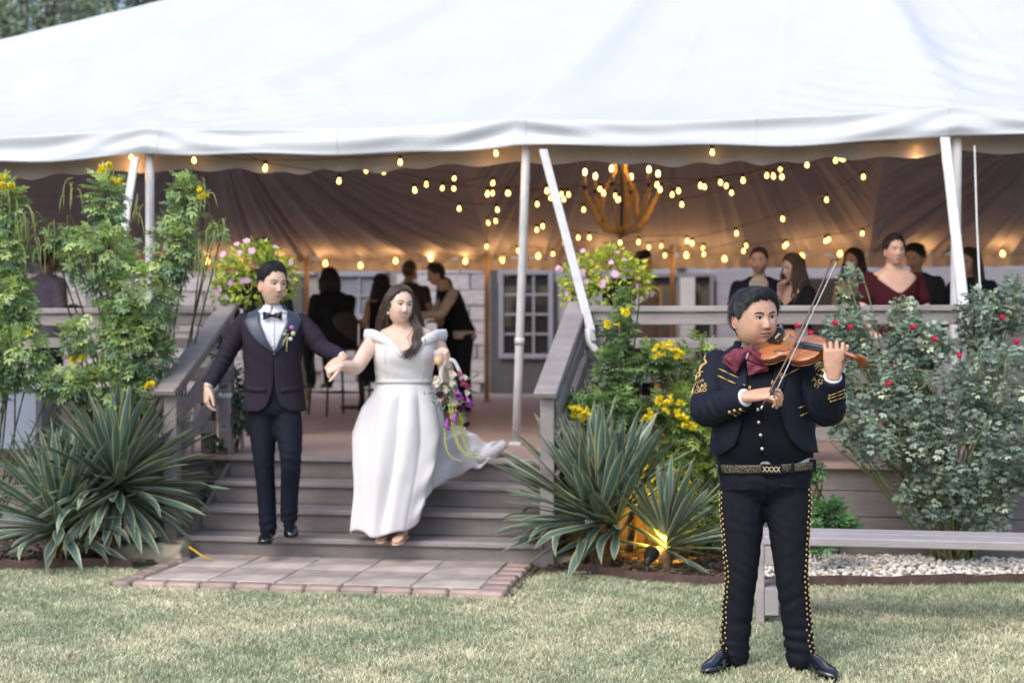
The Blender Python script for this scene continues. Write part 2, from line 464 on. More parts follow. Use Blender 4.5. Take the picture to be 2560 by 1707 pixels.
# skirting boards under the deck, right and left of the flight
for (xa, xb) in ((XR + .02, 6.9), (-10.9, XL - .02)):
    zz = .585; hh = [.15, .175, .175, .10]
    for q in hh:
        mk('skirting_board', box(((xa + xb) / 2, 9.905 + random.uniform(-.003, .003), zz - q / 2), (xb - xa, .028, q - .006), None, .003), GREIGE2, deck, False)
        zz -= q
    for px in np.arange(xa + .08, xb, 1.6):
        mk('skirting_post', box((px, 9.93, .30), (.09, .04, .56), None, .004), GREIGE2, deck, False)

steps = thing('deck_steps', 'flight of wide greige wooden steps leading up to the deck', 'steps', ((XL + XR) / 2, Y1, 0))
for k in range(3):
    yn = Y1 + k * RUN; zt = RISE * (k + 1)
    mk('tread', box(((XL + XR) / 2, yn + .145, zt - .019), (XR - XL, .30, .038), None, .008), GREIGE, steps, False)
for k in range(4):
    yn = Y1 + k * RUN; zt = RISE * (k + 1) - (.040 if k < 3 else .036)
    z0 = RISE * k + (.001 if k else -.02)
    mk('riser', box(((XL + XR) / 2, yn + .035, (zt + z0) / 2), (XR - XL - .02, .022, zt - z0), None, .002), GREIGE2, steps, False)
for xs in (XL + .012, XR - .012):
    V = np.array([(xs, Y1 + .05, -.02), (xs, 9.87, -.02), (xs, 9.87, .58), (xs, Y1 + 2 * RUN + .05, .425), (xs, Y1 + 2 * RUN + .05, .27 + .15), (xs, Y1 + RUN + .05, .27), (xs, Y1 + .05, .115)])
    Vb = V + np.array([.02 if xs > -2 else -.02, 0, 0]); m_ = len(V)
    Fc = [tuple(range(m_)), tuple(range(2 * m_ - 1, m_ - 1, -1))] + [(i, (i + 1) % m_ + 0, (i + 1) % m_ + m_, i + m_) for i in range(m_)]
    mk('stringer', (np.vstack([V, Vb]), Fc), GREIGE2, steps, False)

def stair_rail(label, xa, xb, s):
    """sloping rail: newel at the foot, cap and three boards up to the deck post"""
    r = thing('stair_railing', label, 'railing', (xa, Y1, 0))
    A, B = Vector((xa, Y1 - .08, 1.105)), Vector((xb, YD + .22, 1.715))
    nw = mk('newel_post', box((xa, Y1 + .055, .545), (.092, .092, 1.09), None, .006), GREIGE, r, False)
    mk('cap_rail', beam(A, B, .15, .042, .006), GREIGE, r, False)
    for dz in (.15, .36, .60):
        dA = Vector((xa + s * .062, Y1 + .05, 1.16 - dz)); dB = Vector((xb + s * .062, YD + .15, 1.665 - dz))
        mk('rail_board', beam(dA, dB, .032, .10, .004), GREIGE, r, False)
    mk('top_post', box((xb, YD + .16, 1.15), (.09, .09, 1.06), None, .006), GREIGE, r, False)
    return r
stair_rail('sloping greige handrail of the steps beside the man in the dark suit', XL - .10, XL - .07, -1)
stair_rail('sloping greige handrail of the steps below the slanting white strut', XR + .02, XR + .10, 1)

def deck_rail(label, xa, xb, posts, joint=None):
    Y = 9.97
    r = thing('deck_railing', label, 'railing', ((xa + xb) / 2, Y, DZ))
    segs = [(xa, xb)] if joint is None else [(xa, joint - .003), (joint + .003, xb)]
    for (p, q) in segs:
        mk('cap_rail', box(((p + q) / 2, Y, 1.672), (q - p, .145, .042), None, .006), GREIGE, r, False)
        for zc, hh in ((1.605, .085), (1.435, .074), (1.208, .098), (1.03, .072), (.815, .092)):
            mk('rail_board', box(((p + q) / 2, Y - .035, zc), (q - p, .03, hh), None, .004), GREIGE, r, False)
    for p in posts:
        mk('post', box((p, Y + .03, 1.13), (.088, .088, 1.03), None, .005), GREIGE2, r, False)
deck_rail('long greige board railing of the deck behind the rose bush and violin player', XR + .17, 6.8, (-1.10, .35, 1.78, 3.3, 4.9), 1.66)
deck_rail('greige board railing of the deck behind the tall yellow flowered shrubs', -10.8, XL - .14, (-3.95, -5.6, -7.2, -8.8))

# --- bench
bx0 = on_z(1905, 1370, .38); yb = on_z(1905, 1341, .45).y
ben = thing('garden_bench', 'long low greige timber bench on the lawn behind the violin player', 'bench', (1.8, yb, 0))
BX0, BX1 = pt(1909, 1345, 7.3).x, 5.0
BW = M('bench_paint', (0.44, 0.41, 0.415), 0.6, 0.12, 4, 0.3, 26, stretch=(.4, 5, 5), rnd=.05, dirt=.2)
for j in range(2):
    mk('seat_plank', box(((BX0 + BX1) / 2, yb + .10 + j * .193, .4275), (BX1 - BX0, .186, .045), None, .006), BW, ben, False)
for px in (BX0 + .03, BX0 + 2.6):
    mk('leg', box((px - .045, yb + .09, .19), (.042, .12, .40), None, .004), BW, ben, False)
    mk('leg', box((px - .045, yb + .31, .19), (.042, .12, .40), None, .004), BW, ben, False)
    mk('cross_beam', box((px + .012, yb + .18, .350), (.07, .36, .10), None, .004), BW, ben, False)
    mk('cross_beam', box((px + .012, yb + .18, .115), (.07, .36, .14), None, .004), BW, ben, False)

# --- the house behind the deck
YW = 21.6
house = thing('stone_house', 'pale limestone house wall with grey siding behind the tent', 'house', (0, YW, 0))
mk('wall', box((-3.0, YW + .22, 1.75), (28, .3, 3.5)), M('mortar', (.30, .27, .26), .95, .2, 8), house, False)
def wx(px): return on_y(px, 800, YW).x
def wz(px, py): return on_y(px, py, YW).z
STN = M('house_stone', (0.44, 0.41, 0.43), 0.9, 0.25, 5, 0.6, 22, rnd=0.22)
holes = [(wx(815), wx(972), wz(890, 800), 3.0), (wx(690), wx(758), 0, 2.45)]
stone_meshes = []
for k in range(6):
    V, Fc = box((0, 0, 0), (1, .12, 1), None, .03)
    V = V * (1 + np.random.default_rng(k).uniform(-.045, .045, V.shape) * [1, 0, 1]); stone_meshes.append(to_mesh('stone', V, Fc, STN, False))
z = .62
while z < 3.15:
    hh = random.uniform(.15, .29); xq = -14.5 + random.uniform(0, .3)
    while xq < wx(1212):
        ww = random.uniform(.26, .62); xe = min(xq + ww, wx(1212) + .02)
        if xe - xq > .08 and not any(xq < h1 and xe > h0 and z < z1 and z + hh > z0 for h0, h1, z0, z1 in holes):
            inst('stone', random.choice(stone_meshes), house, Matrix.Translation(((xq + xe) / 2, YW + .06 + random.uniform(-.015, .015), z + hh / 2)) @ Matrix.Diagonal((xe - xq - .012, 1, hh - .012, 1)))
        xq = xe
    z += hh
SID = M('grey_siding', (0.36, 0.35, 0.39), 0.6, 0.08, 4, 0.15, 30, rnd=.05)
DKG = M('dark_grey_trim', (0.085, 0.085, 0.095), 0.5, 0.1, 5)
WHT = M('white_joinery', (0.28, 0.29, 0.33), 0.45, 0.06, 5)
GLS = M('window_glass', (0.03, 0.03, 0.03), 0.05, 0.1, 3, spec=0.6)
z = .62
xs0 = wx(1225)
sid = [(wx(1225), wx(1243)), (wx(1395), wx(1560)), (wx(1790), wx(2000)), (wx(2125), 8.5)]
while z < 3.2:
    for k, (a, b) in enumerate(sid):
        mk('siding_board', box(((a + b) / 2, YW + .045, z + .09), (b - a, .03, .18), Matrix.Rotation(.05, 3, 'X'), .003), SID if k else DKG, house, False)
    z += .183
for (a, b) in ((1243, 1395), (1560, 1790), (2000, 2125)):
    mk('siding_panel', box(((wx(a) + wx(b)) / 2, YW + .05, 2.72), (wx(b) - wx(a), .03, .78)), SID, house, False)
def pane_unit(name, px0, px1, py0, py1, cols, rows, fw, frame=WHT, glass=GLS, zb=None, inner=None):
    x0, x1 = wx(px0), wx(px1); xm = (px0 + px1) / 2; z1 = wz(xm, py0); z0 = wz(xm, py1) if zb is None else zb
    u = mk(name, join([box(((x0 + fw / 2), YW - .02, (z0 + z1) / 2), (fw, .07, z1 - z0), None, .006), box(((x1 - fw / 2), YW - .02, (z0 + z1) / 2), (fw, .07, z1 - z0), None, .006),
                       box(((x0 + x1) / 2, YW - .02, z1 - fw / 2), (x1 - x0 - 2 * fw, .07, fw), None, .006), box(((x0 + x1) / 2, YW - .02, z0 + fw / 2), (x1 - x0 - 2 * fw, .07, fw), None, .006)]), frame, house, False)
    gw, gh = (x1 - x0 - 2 * fw) / cols, (z1 - z0 - 2 * fw) / rows
    for i in range(cols):
        for j in range(rows):
            mk('pane', box((x0 + fw + (i + .5) * gw, YW + .01, z0 + fw + (j + .5) * gh), (gw - .012, .01, gh - .012)), glass, u, False)
    for i in range(1, cols): mk('glazing_bar', box((x0 + fw + i * gw, YW - .012, (z0 + z1) / 2), (.035, .04, z1 - z0 - 2 * fw)), frame, u, False)
    for j in range(1, rows): mk('glazing_bar', box(((x0 + x1) / 2, YW - .010, z0 + fw + j * gh), (x1 - x0 - 2 * fw, .036, .035)), frame, u, False)
    return u
WARM = M('lit_room_glass', (0.42, 0.17, 0.045), 0.08, 0.7, 2.2, spec=.6, emit=0.10)
mk('window_surround', box(((wx(820) + wx(968)) / 2, YW + .03, (wz(890, 800) + wz(890, 672)) / 2 + .03), (wx(968) - wx(820), .06, wz(890, 672) - wz(890, 800) + .06)), M('blue_grey_trim', (.20, .22, .26), .5), house, False)
pane_unit('window', 834, 964, 680, 798, 2, 2, .075, WHT, WARM)
mk('doorway', box(((wx(690) + wx(756)) / 2, YW + .05, 1.54), (wx(756) - wx(690), .1, 1.84)), DKG, house, False)
mk('door_surround', box(((wx(1243) + wx(1395)) / 2, YW + .04, 1.47), (wx(1395) - wx(1243), .05, 1.72)), DKG, house, False)
pane_unit('glass_door', 1248, 1384, 675, 896, 3, 4, .075, WHT, GLS)
mk('sliding_door_recess', box(((wx(1560) + wx(1790)) / 2, YW + .05, 1.47), (wx(1790) - wx(1560), .05, 1.7)), M('unlit_interior', (.02, .015, .012), .8), house, False)
u = pane_unit('sliding_door', 1605, 1785, 683, 1000, 2, 1, .06, M('mauve_grey_trim', (.22, .2, .22), .5), GLS, DZ + .01)
mk('curtain', (lambda g: (np.asarray(g[0]), g[1]))(slab(*(lambda xs, zs: (np.stack([np.stack([xs, YW - .05 - .015 * np.sin(np.arange(len(xs)) * 1.4), 0 * xs + zz], 1) for zz in zs]), np.stack([np.stack([xs, YW - .042 - .015 * np.sin(np.arange(len(xs)) * 1.4), 0 * xs + zz], 1) for zz in zs])))(np.linspace(wx(1700), wx(1738), 26), (DZ + .05, 1.4, wz(1720, 692))))), M('pale_curtain', (.45, .44, .42), .9), u)
mk('orange_light_patch', box(((wx(1612) + wx(1655)) / 2, YW - .005, 1.45), (wx(1655) - wx(1612), .01, 1.6)), M('orange_light_paint', (.28, .13, .04), .5, .3, 3), house, False)  # added amber sheet: paints the orange light inside the sliding door
mk('serving_hatch', box(((wx(2000) + wx(2125)) / 2, YW + .03, 1.5), (wx(2125) - wx(2000), .05, 1.72)), M('brown_interior', (.035, .025, .018), .6, .4, 3), house, False)
mk("white_post", box((wx(2112), YW - .04, 1.5), (.09, .09, 1.75), None, .01), WHT, house, False)
cl = mk('round_wall_light', ell((wx(1700), YW - .02, wz(1700, 662)), (.085, .05, .085)), M('grey_fitting', (.3, .3, .32), .4), house)
# ================================================================== TENT
YE, ZE = 10.85, 3.17
PX_ = [-10.0, -7.8, -4.80, -1.78, 1.49, 4.7, 8.0]            # eave poles
PEAK = np.array((0.5, 15.0, 7.2))
YBK = 18.95
def eave_z(x):
    x = np.asarray(x, dtype=float); i = np.clip(np.searchsorted(PX_, x) - 1, 0, 5)
    a, b = np.array(PX_)[i], np.array(PX_)[i + 1]; t = np.clip((x - a) / (b - a), 0, 1)
    return ZE - .05 * np.sin(math.pi * t) ** 0.9
def near_pole(x):
    P = np.array(PX_); return np.min(np.abs(np.asarray(x)[..., None] - P), -1), P[np.argmin(np.abs(np.asarray(x)[..., None] - P), -1)]
VIN = M('white_tent_vinyl', (0.565, 0.605, 0.655), 0.42, 0.03, 2.0, 0.06, 6, spec=0.4, dirt=.05)
VIN2 = M('white_tent_seam', (0.565, 0.61, 0.665), 0.45, 0.03, 3)
tent = thing('marquee_tent', 'large white vinyl pole tent pitched over the wooden deck', 'tent', (-1, YE, DZ))
nf = 420
fx = np.linspace(PX_[0], PX_[-1], nf)
side_n = 40
bx = np.concatenate([fx, np.full(side_n, PX_[-1]), fx[::-4], np.full(side_n, PX_[0])])
byy = np.concatenate([np.full(nf, YE), np.linspace(YE, YBK, side_n + 1)[1:], np.full(len(fx[::-4]), YBK), np.linspace(YBK, YE, side_n + 1)[:-1]])
bz = np.concatenate([eave_z(fx), np.full(side_n, ZE - .03), eave_z(fx[::-4]), np.full(side_n, ZE - .03)])
tt = np.linspace(0, 1, 130) ** 1.7
G = np.zeros((len(tt), len(bx), 3))
dp, pp = near_pole(bx)
front = np.arange(len(bx)) < nf
for i, t in enumerate(tt):
    G[i, :, 0] = bx + (PEAK[0] - bx) * t; G[i, :, 1] = byy + (PEAK[1] - byy) * t
    zz = bz + (PEAK[2] - bz) * t ** 1.22
    # tension ridge above each pole, shallow belly between, and fine pull creases fanning from the pole head
    zz = zz + front * (.10 * np.exp(-(dp / .22) ** 2) * math.sin(math.pi * min(1, t * 2.2)) * (t < .46))
    sgn = np.sign(bx - pp)
    zz = zz + front * (.018 * (np.abs(pp + 1.78) > .1) * np.exp(-dp / .75) * math.exp(-t / .16) * np.sin(t * 150 - dp * 14 + sgn * 1.3) * min(1, t * 30))
    zz = zz + front * (.009 * (np.abs(pp + 1.78) > .1) * np.exp(-((dp - .35) / .5) ** 2) * math.exp(-((t - .14) / .12) ** 2) * np.sin(t * 95 + dp * 9))
    zz = zz + front * .007 * np.exp(-((((bx - PX_[0]) / 1.02 + .5) % 1.0 - .5) * 1.02 / .035) ** 2) * (t < .9)
    G[i, :, 2] = zz
Gi = G - np.array((0, 0, .012))
V = np.vstack([G.reshape(-1, 3)]); Fc = grid_faces(len(tt), len(bx), True)
mk('canopy', (V, [q[::-1] for q in Fc]), VIN, tent)
# valance: a loose skirt with slanting pull folds beside every pole
nv, nr = 700, 16
vx = np.linspace(PX_[0], PX_[-1], nv); dp, pp = near_pole(vx); sg = np.sign(vx - pp)
O = np.zeros((nr, nv, 3))
for i, r in enumerate(np.linspace(0, 1, nr)):
    drop = .215 + .012 * np.sin(vx * 2.1) + .008 * np.sin(vx * 5.3)
    bell = -.012 - .035 * r ** .6 + .018 * np.sin(vx * 3.1 + .8) * math.sin(math.pi * r) + .022 * np.sin(vx * 1.15 + 4 * r) * math.sin(math.pi * min(1, r * 1.1))
    pull = .020 * np.exp(-(dp / .75) ** 2) * np.sin(dp * 9 - r * 6.0) * math.sin(math.pi * r)
    O[i, :, 0] = vx; O[i, :, 1] = YE + bell - pull
    O[i, :, 2] = eave_z(vx) + .004 - drop * r
mk('valance', slab(O[::-1], O[::-1] + np.array((0, .006, 0))), VIN, tent)
for xp in (-1.70, 1.43, -4.7, .05, -3.2, 2.9):
    k = int(np.argmin(abs(vx - xp)))
    L_ = O[:, k]; sx = np.array((.004, 0, 0)); q = np.array((0, -.003, 0))
    mk('valance_seam', slab(np.stack([L_ - sx + q, L_ + sx + q], 1), np.stack([L_ - sx - q, L_ + sx - q], 1)), VIN2, tent)

# --- liner of gathered cloth under the roof
LIN = M('gathered_liner_cloth', (0.40, 0.40, 0.49), 0.9, 0.08, 3, 0.05, 30, sheen=.2)
LINW = M('pale_liner_frill', (0.48, 0.45, 0.44), 0.9, 0.08, 3, transl=.3)
liner = thing('tent_liner', 'dark pleated fabric ceiling liner hanging inside the tent', 'liner', (-1, 15, 2.5))
MOD = [(-13.2, -8.3, 3.7), (-8.3, -3.4, 4.25), (-3.4, 1.5, 5.9), (1.5, 6.4, 4.7)]
for (xa, xb, zpk) in MOD:
    pk = np.array(((xa + xb) / 2, 14.9, zpk)); ya, yb_ = 11.15, 18.75
    bxx, byy2, bzz, arc = [], [], [], []
    nb = 640
    xs = np.linspace(xa, xb, nb)
    segs = [(xs, np.full(nb, yb_), 2.50 + 0 * xs), (np.full(200, xb), np.linspace(yb_, ya, 200), np.linspace(2.50, 3.0, 200)), (xs[::-3], np.full(len(xs[::-3]), ya), 3.0 + 0 * xs[::-3]), (np.full(200, xa), np.linspace(ya, yb_, 200), np.linspace(3.0, 2.50, 200))]
    rows = np.linspace(0, 1, 26) ** 1.15
    bX = np.concatenate([s_[0] for s_ in segs]); bY = np.concatenate([s_[1] for s_ in segs]); bZ = np.concatenate([s_[2] for s_ in segs])
    hump = 1.5 * np.sin(np.clip((bY - ya) / (yb_ - ya), 0, 1) * math.pi) ** 1.0 * ((np.abs(bX - xa) < 1e-6) | (np.abs(bX - xb) < 1e-6)) * .75; bZ = bZ + hump; side = (np.abs(bX - xa) < 1e-6) | (np.abs(bX - xb) < 1e-6)
    s_arc = np.concatenate([[0], np.cumsum(np.hypot(np.diff(bX), np.diff(bY)))])
    Gp = np.zeros((len(rows), len(bX), 3))
    wob = np.sin(s_arc * 3.1) + .7 * np.sin(s_arc * 7.7 + 1) + .4 * np.sin(s_arc * 1.3 + 2)
    for i, t in enumerate(rows):
        ph = s_arc * 26 + 2.2 * wob
        pl = (.085 * (np.abs(np.sin(ph * .5)) - .5) + .022 * np.sin(ph * .47 + 1.7)) * (1 - t) ** .6 * (1 + .3 * wob) * np.where(side, sstep(0, .12, t), 1.0)
        Gp[i, :, 0] = bX + (pk[0] - bX) * t; Gp[i, :, 1] = bY + (pk[1] - bY) * t - pl * .6 * (bY > 12)
        Gp[i, :, 2] = bZ + (pk[2] - bZ) * (t ** .86 * .92 + .08 * t) - .25 * math.sin(math.pi * t) + pl
    mk('liner_panel', (Gp.reshape(-1, 3), [q[::-1] for q in grid_faces(len(rows), len(bX), True)]), LIN, liner)
# hanging hem along the back, frill along the front
xs = np.linspace(-13.2, 6.4, 1900)
ph = xs * 28 + 2 * np.sin(xs * 3)
O = np.zeros((5, len(xs), 3))
for i, r in enumerate(np.linspace(0, 1, 5)):
    O[i, :, 0] = xs; O[i, :, 1] = 18.74 - .02 * np.sin(ph) * (0.4 + r); O[i, :, 2] = 2.53 - (.15 + .008 * np.sin(ph * .31)) * r
mk('back_hem', (O.reshape(-1, 3), grid_faces(5, len(xs))), LIN, liner)
xs = np.linspace(-10, 7.8, 1500); ph = xs * 15 + 2.5 * np.sin(xs * 1.9)
O = np.zeros((7, len(xs), 3))
for i, r in enumerate(np.linspace(0, 1, 7)):
    O[i, :, 0] = xs; O[i, :, 1] = 11.10 - (.018 * np.sin(ph) + .012 * np.sin(ph * .37)) * (.2 + r)
    O[i, :, 2] = eave_z(xs) - .06 - (.245 + .016 * np.sin(ph) + .012 * np.sin(ph * .41)) * r
mk('front_frill', (O.reshape(-1, 3), grid_faces(7, len(xs))), LINW, liner)

# --- poles and struts
ALU = M('white_pole_paint', (0.62, 0.62, 0.63), 0.4, 0.12, 9, spec=.5)
TAN = M('tan_pole', (0.36, 0.25, 0.16), 0.5, 0.15, 5)
def pole(label, a, b, r, mat=ALU, group=None):
    o = thing('tent_pole', label, 'pole', (a[0], a[1], a[2]), group)
    a, b = Vector(a), Vector(b)
    mk('tube', tube([a, a.lerp(b, .25), a.lerp(b, .5), a.lerp(b, .75), b], r, 14), mat, o)
    mk('base_foot', box((a.x, a.y, a.z + .012), (.10, .10, .024), None, .004), mat, o, False)
    d = (b - a); c = a + d * .33
    mk('joint_collar', tube([c, c + d.normalized() * .05], r * 1.18, 14), mat, o)
    mk('head_pin', tube([b - d.normalized() * .06, b + d.normalized() * .10], .012, 8), M('steel_pin', (.4, .4, .4), .3, metal=1), o)
    return o
fB = on_z(1290, 1112, DZ); tB = on_y(1317, 365, YE + .05)
pole('round white tent pole standing on the deck near the right handrail of the steps', fB, (tB.x, tB.y, 3.05), .034)
tA = on_y(375, 400, YE + .05)
pole('round white tent pole rising behind the tall yellow flowered shrub', (tA.x, tA.y, DZ), (tA.x, tA.y, 3.05), .036)
tA2 = on_y(392, 400, YE + .12)
tC = on_y(2392, 345, YE + .05)
pole('round white tent pole behind the railing beside the long haired woman in dark clothes', (tC.x - .02, tC.y, DZ), (tC.x, tC.y, 3.05), .036)
for px, lab in ((767, 'thin tan pole at the back of the tent beside the seated person in black'), (1217, 'thin tan pole at the back of the tent beside the white framed glass door'), (1681, 'thin tan pole at the back of the tent before the sliding door')):
    q = on_y(px, 800, 18.6)
    pole(lab, (q.x, q.y, DZ), (q.x, q.y, 2.6), .033, TAN)
def strut(label, p0, p1, w_=.062, hook=None):
    o = thing('tent_strut', label, 'strut', (p1[0], p1[1], p1[2]))
    a, b = Vector(p0), Vector(p1); d = (b - a).normalized()
    mk('bar', beam(a, b, w_, .03, .006), ALU, o, False)
    mk('strap_end', beam(b - d * .02, b + d * .09, w_ * .6, .036, .006), M('strap_grey', (.35, .35, .37), .7), o, False)
    if hook is not None:
        mk('bent_bracket', tube(spline(np.array(hook), 24), np.linspace(.030, .020, 24), 10), ALU, o)
    return o
SY = YE - .06
s0 = on_y(1358, 375, SY); s1 = on_y(1478, 830, 9.78)
strut('slanting white strut crossing in front of the right flower planter', s0, s1, .062,
      [on_y(1472, 822, 9.78), on_y(1474, 852, 9.76), on_y(1492, 880, 9.74), on_y(1508, 905, 9.74), on_y(1520, 960, 9.74), on_y(1535, 1045, 9.74), on_z(1545, 1105, .3)])
strut('slanting white strut beside the tall yellow flowered shrub', on_y(338, 395, SY), on_y(300, 640, 10.2), .062)
strut('slanting white strut beside the woman in the burgundy dress', on_y(2362, 345, SY), on_y(2422, 880, 9.75), .07,
      [on_y(2422, 870, 9.74), on_y(2412, 900, 9.74), on_y(2428, 930, 9.74), on_y(2440, 1010, 9.74)])
rp = mk('guy_rope', tube([on_y(2436, 365, YE - .08), on_y(2442, 560, 10.4), on_y(2452, 760, 9.9), on_y(2462, 1000, 9.7), on_y(2475, 1330, 9.62)], .007, 6), M('white_rope', (.6, .6, .58), .8))
tag(rp, 'thin white guy rope running down from the tent edge through the rose bush', 'rope')

# --- string lights
BULB = M('lit_filament_bulb', (1.0, 0.52, 0.13), 0.3, 0.0, emit=4.4)
BULBW = M('lit_warm_bulb', (1.0, 0.48, 0.10), 0.3, 0.0, emit=5.0)
SOCK = M('black_socket', (.02, .018, .016), .5)
CORD = M('brown_light_cord', (.16, .10, .06), .7)
bulb_me = to_mesh('bulb', *join([ell((0, 0, -.048), (.0170, .0170, .022), 12, 9), tube([(0, 0, -.03), (0, 0, -.012)], [.010, .009], 10)]), BULB)
bulb_big = to_mesh('bulb', *join([ell((0, 0, -.05), (.028, .028, .034), 12, 9), tube([(0, 0, -.03), (0, 0, -.008)], [.016, .014], 10)]), BULBW)
sock_me = to_mesh('socket', *tube([(0, 0, -.020), (0, 0, .012)], [.0135, .012], 8), SOCK)
def glow(parent, loc, power, r=.05):
    l = bpy.data.lights.new('bulb_glow', 'POINT'); l.energy = power; l.color = (1.0, .50, .16); l.shadow_soft_size = r
    o = bpy.data.objects.new('bulb_glow', l); COL.objects.link(o); o.parent = parent; o.location = Vector(loc) - ORG[parent]
def strand(label, pix, D0, D1, big=False, lights=(), power=4.0, ends=True, dys=None):
    n = len(pix); W3 = [pt(px, py - (13 if not big else 10), D0 + (D1 - D0) * i / max(1, n - 1)) if not big else on_y(px, py - 10, 18.52) for i, (px, py) in enumerate(pix)]
    o = thing('string_light', label, 'string light', W3[0][:])
    C = [np.array(q) + (0, 0, .012) for q in W3]
    if ends:
        C = [C[0] + (C[0] - C[1]) * .5 + np.array((0, 0, .08))] + C + [C[-1] + (C[-1] - C[-2]) * .6 + np.array((0, 0, .08))]
    mk('cord', tube(spline(np.array(C), len(C) * 6), .0035, 5), CORD, o)
    for i, q in enumerate(W3):
        b = inst('bulb', bulb_big if big else bulb_me, o, Matrix.Translation(q) @ Matrix.Rotation(random.uniform(-.15, .15), 4, 'X') @ Matrix.Rotation(random.uniform(-.15, .15), 4, 'Y'))
        inst('socket', sock_me, o, Matrix.Translation(q))
        if i in lights: glow(o, (q.x, q.y - .06, q.z - .05 if big else q.z - .14), power)
    return o
strand('string of bulbs sagging from the front eave to the chandelier, nearest the tent opening', [(662, 421), (849, 452), (1035, 475), (1219, 484), (1367, 477), (1508, 482), (1643, 462), (1750, 464), (1857, 451), (1932, 440), (2016, 412), (2108, 397)], 11.5, 11.9, lights=(9,), power=.8)
strand('string of bulbs passing behind the chandelier and rising to the frill above the bow', [(914, 428), (1066, 462), (1133, 472), (1233, 459), (1268, 484), (1405, 487), (1500, 473), (1544, 500), (1652, 475), (1695, 478), (1800, 457), (1918, 440), (1956, 443), (2090, 402)], 13.2, 12.6, lights=(8,), power=1.0)
strand('string of bulbs level with the chandelier candles', [(958, 432), (1136, 448), (1107, 472), (1232, 485), (1272, 485), (1409, 500), (1539, 491), (1547, 500), (1682, 488), (1760, 469), (1817, 466), (1949, 425), (2101, 396)], 14.2, 13.4)
strand('string of bulbs hanging low in front of the chandelier foot', [(1148, 523), (1242, 526), (1342, 512), (1378, 496), (1420, 488), (1459, 526), (1704, 513), (1828, 484), (1955, 443)], 13.6, 14.0)
strand('string of bulbs sagging below the chandelier and rising over the balding man', [(1217, 619), (1219, 560), (1238, 555), (1342, 577), (1356, 568), (1446, 596), (1474, 596), (1550, 609), (1597, 607), (1717, 604), (1731, 610), (1840, 585), (1955, 549), (2066, 501), (2158, 444)], 15.5, 13.5, lights=(4, 7, 10, 13), power=1.2)
strand('lowest string of bulbs just above the heads of the guests', [(1255, 656), (1294, 630), (1383, 638), (1410, 611), (1515, 621), (1621, 621), (1655, 618), (1663, 641), (1759, 623), (1761, 638), (1864, 617), (1860, 630), (1966, 613), (1960, 618), (2071, 601), (2063, 605), (2157, 586)], 16.5, 15.0)
strand('row of large glowing bulbs along the back hem of the liner', [(90, 640), (160, 638), (400, 650), (520, 655), (600, 655), (703, 662), (814, 660), (901, 665), (989, 653), (1078, 647), (1165, 654), (1255, 648), (1345, 641), (1500, 640), (1623, 646), (1715, 639), (1810, 648), (2004, 641), (2101, 635), (2300, 640), (2505, 635)], 19.35, 17.75, big=True, lights=tuple(range(21)), power=1.5, ends=False)
strand('few bulbs tucked under the front valance of the tent', [(328, 392), (485, 400), (665, 418), (1000, 405), (1238, 382), (1780, 380), (2289, 372)], 11.75, 10.75, lights=(0, 4, 6), power=1.0, ends=False)

# --- chandelier
GOLD = M('carved_gilt_wood', (0.42, 0.26, 0.09), 0.5, 0.3, 12, .3, 40)
IRON = M('black_iron', (.015, .014, .013), .5)
cc = pt(1554, 500, 13.0); s_ = 13.0 / F_PX
ch = thing('chandelier', 'carved gilt chandelier with candle bulbs hanging inside the tent', 'chandelier', (cc.x, cc.y, cc.z))
zt, zb = pt(1554, 370, 13).z, pt(1554, 588, 13).z
mk('rod', tube([(cc.x, cc.y, zb), (cc.x, cc.y, zt + .5)], .013, 8), IRON, ch)
mk('finial', ell((cc.x, cc.y, zb + .02), (.03, .03, .035)), IRON, ch)
cand = to_mesh('candle_sleeve', *tube([(0, 0, -.10), (0, 0, 0)], [.014, .013], 10), M('wax_sleeve', (.5, .4, .25), .6))
cup = to_mesh('cup', *join([tube([(0, 0, -.13), (0, 0, -.10)], [.014, .03], 10)]), IRON)
flame = to_mesh('bulb', *ell((0, 0, .028), (.019, .019, .032), 10, 8), M('lit_candle_bulb', (1.0, .62, .22), .3, 0, emit=4.5))
for k in range(6):
    a = k * math.pi / 3 + .35; d = np.array((math.cos(a), math.sin(a), 0)); c0 = np.array((cc.x, cc.y, 0))
    R_ = .345
    P = np.array([c0 + (0, 0, zb + .03), c0 + d * .15 + (0, 0, zb + .06), c0 + d * .24 + (0, 0, zb + .17), c0 + d * .30 + (0, 0, zb + .29), c0 + d * R_ * .98 + (0, 0, zb + .36), c0 + d * R_ + (0, 0, zb + .40)])
    q = spline(P, 22); mk('arm', tube(q, np.stack([np.linspace(.018, .012, 22), np.linspace(.034, .018, 22) * (1 + .35 * np.sin(np.arange(22) * 1.9))], 1), 8), GOLD, ch)
    if k % 2: P = np.array([c0 + d * .20 + (0, 0, zb + .12), c0 + d * .17 + (0, 0, zb + .38), c0 + d * .10 + (0, 0, zb + .50), c0 + d * .055 + (0, 0, zb + .60), c0 + d * .10 + (0, 0, zb + .70), c0 + d * .17 + (0, 0, zb + .76)])
    if k % 2: q = spline(P, 22); mk('scroll', tube(q, np.stack([np.full(22, .012), np.linspace(.024, .010, 22) * (1 + .4 * np.sin(np.arange(22) * 2.3))], 1), 8), GOLD, ch)
    e = Vector(c0 + d * R_) + Vector((0, 0, zb + .54))
    for me_, nm in ((cand, 'candle_sleeve'), (cup, 'cup'), (flame, 'bulb')): inst(nm, me_, ch, Matrix.Translation(e))
glow(ch, (cc.x, cc.y - .1, zb + .66), 2.6, .12)
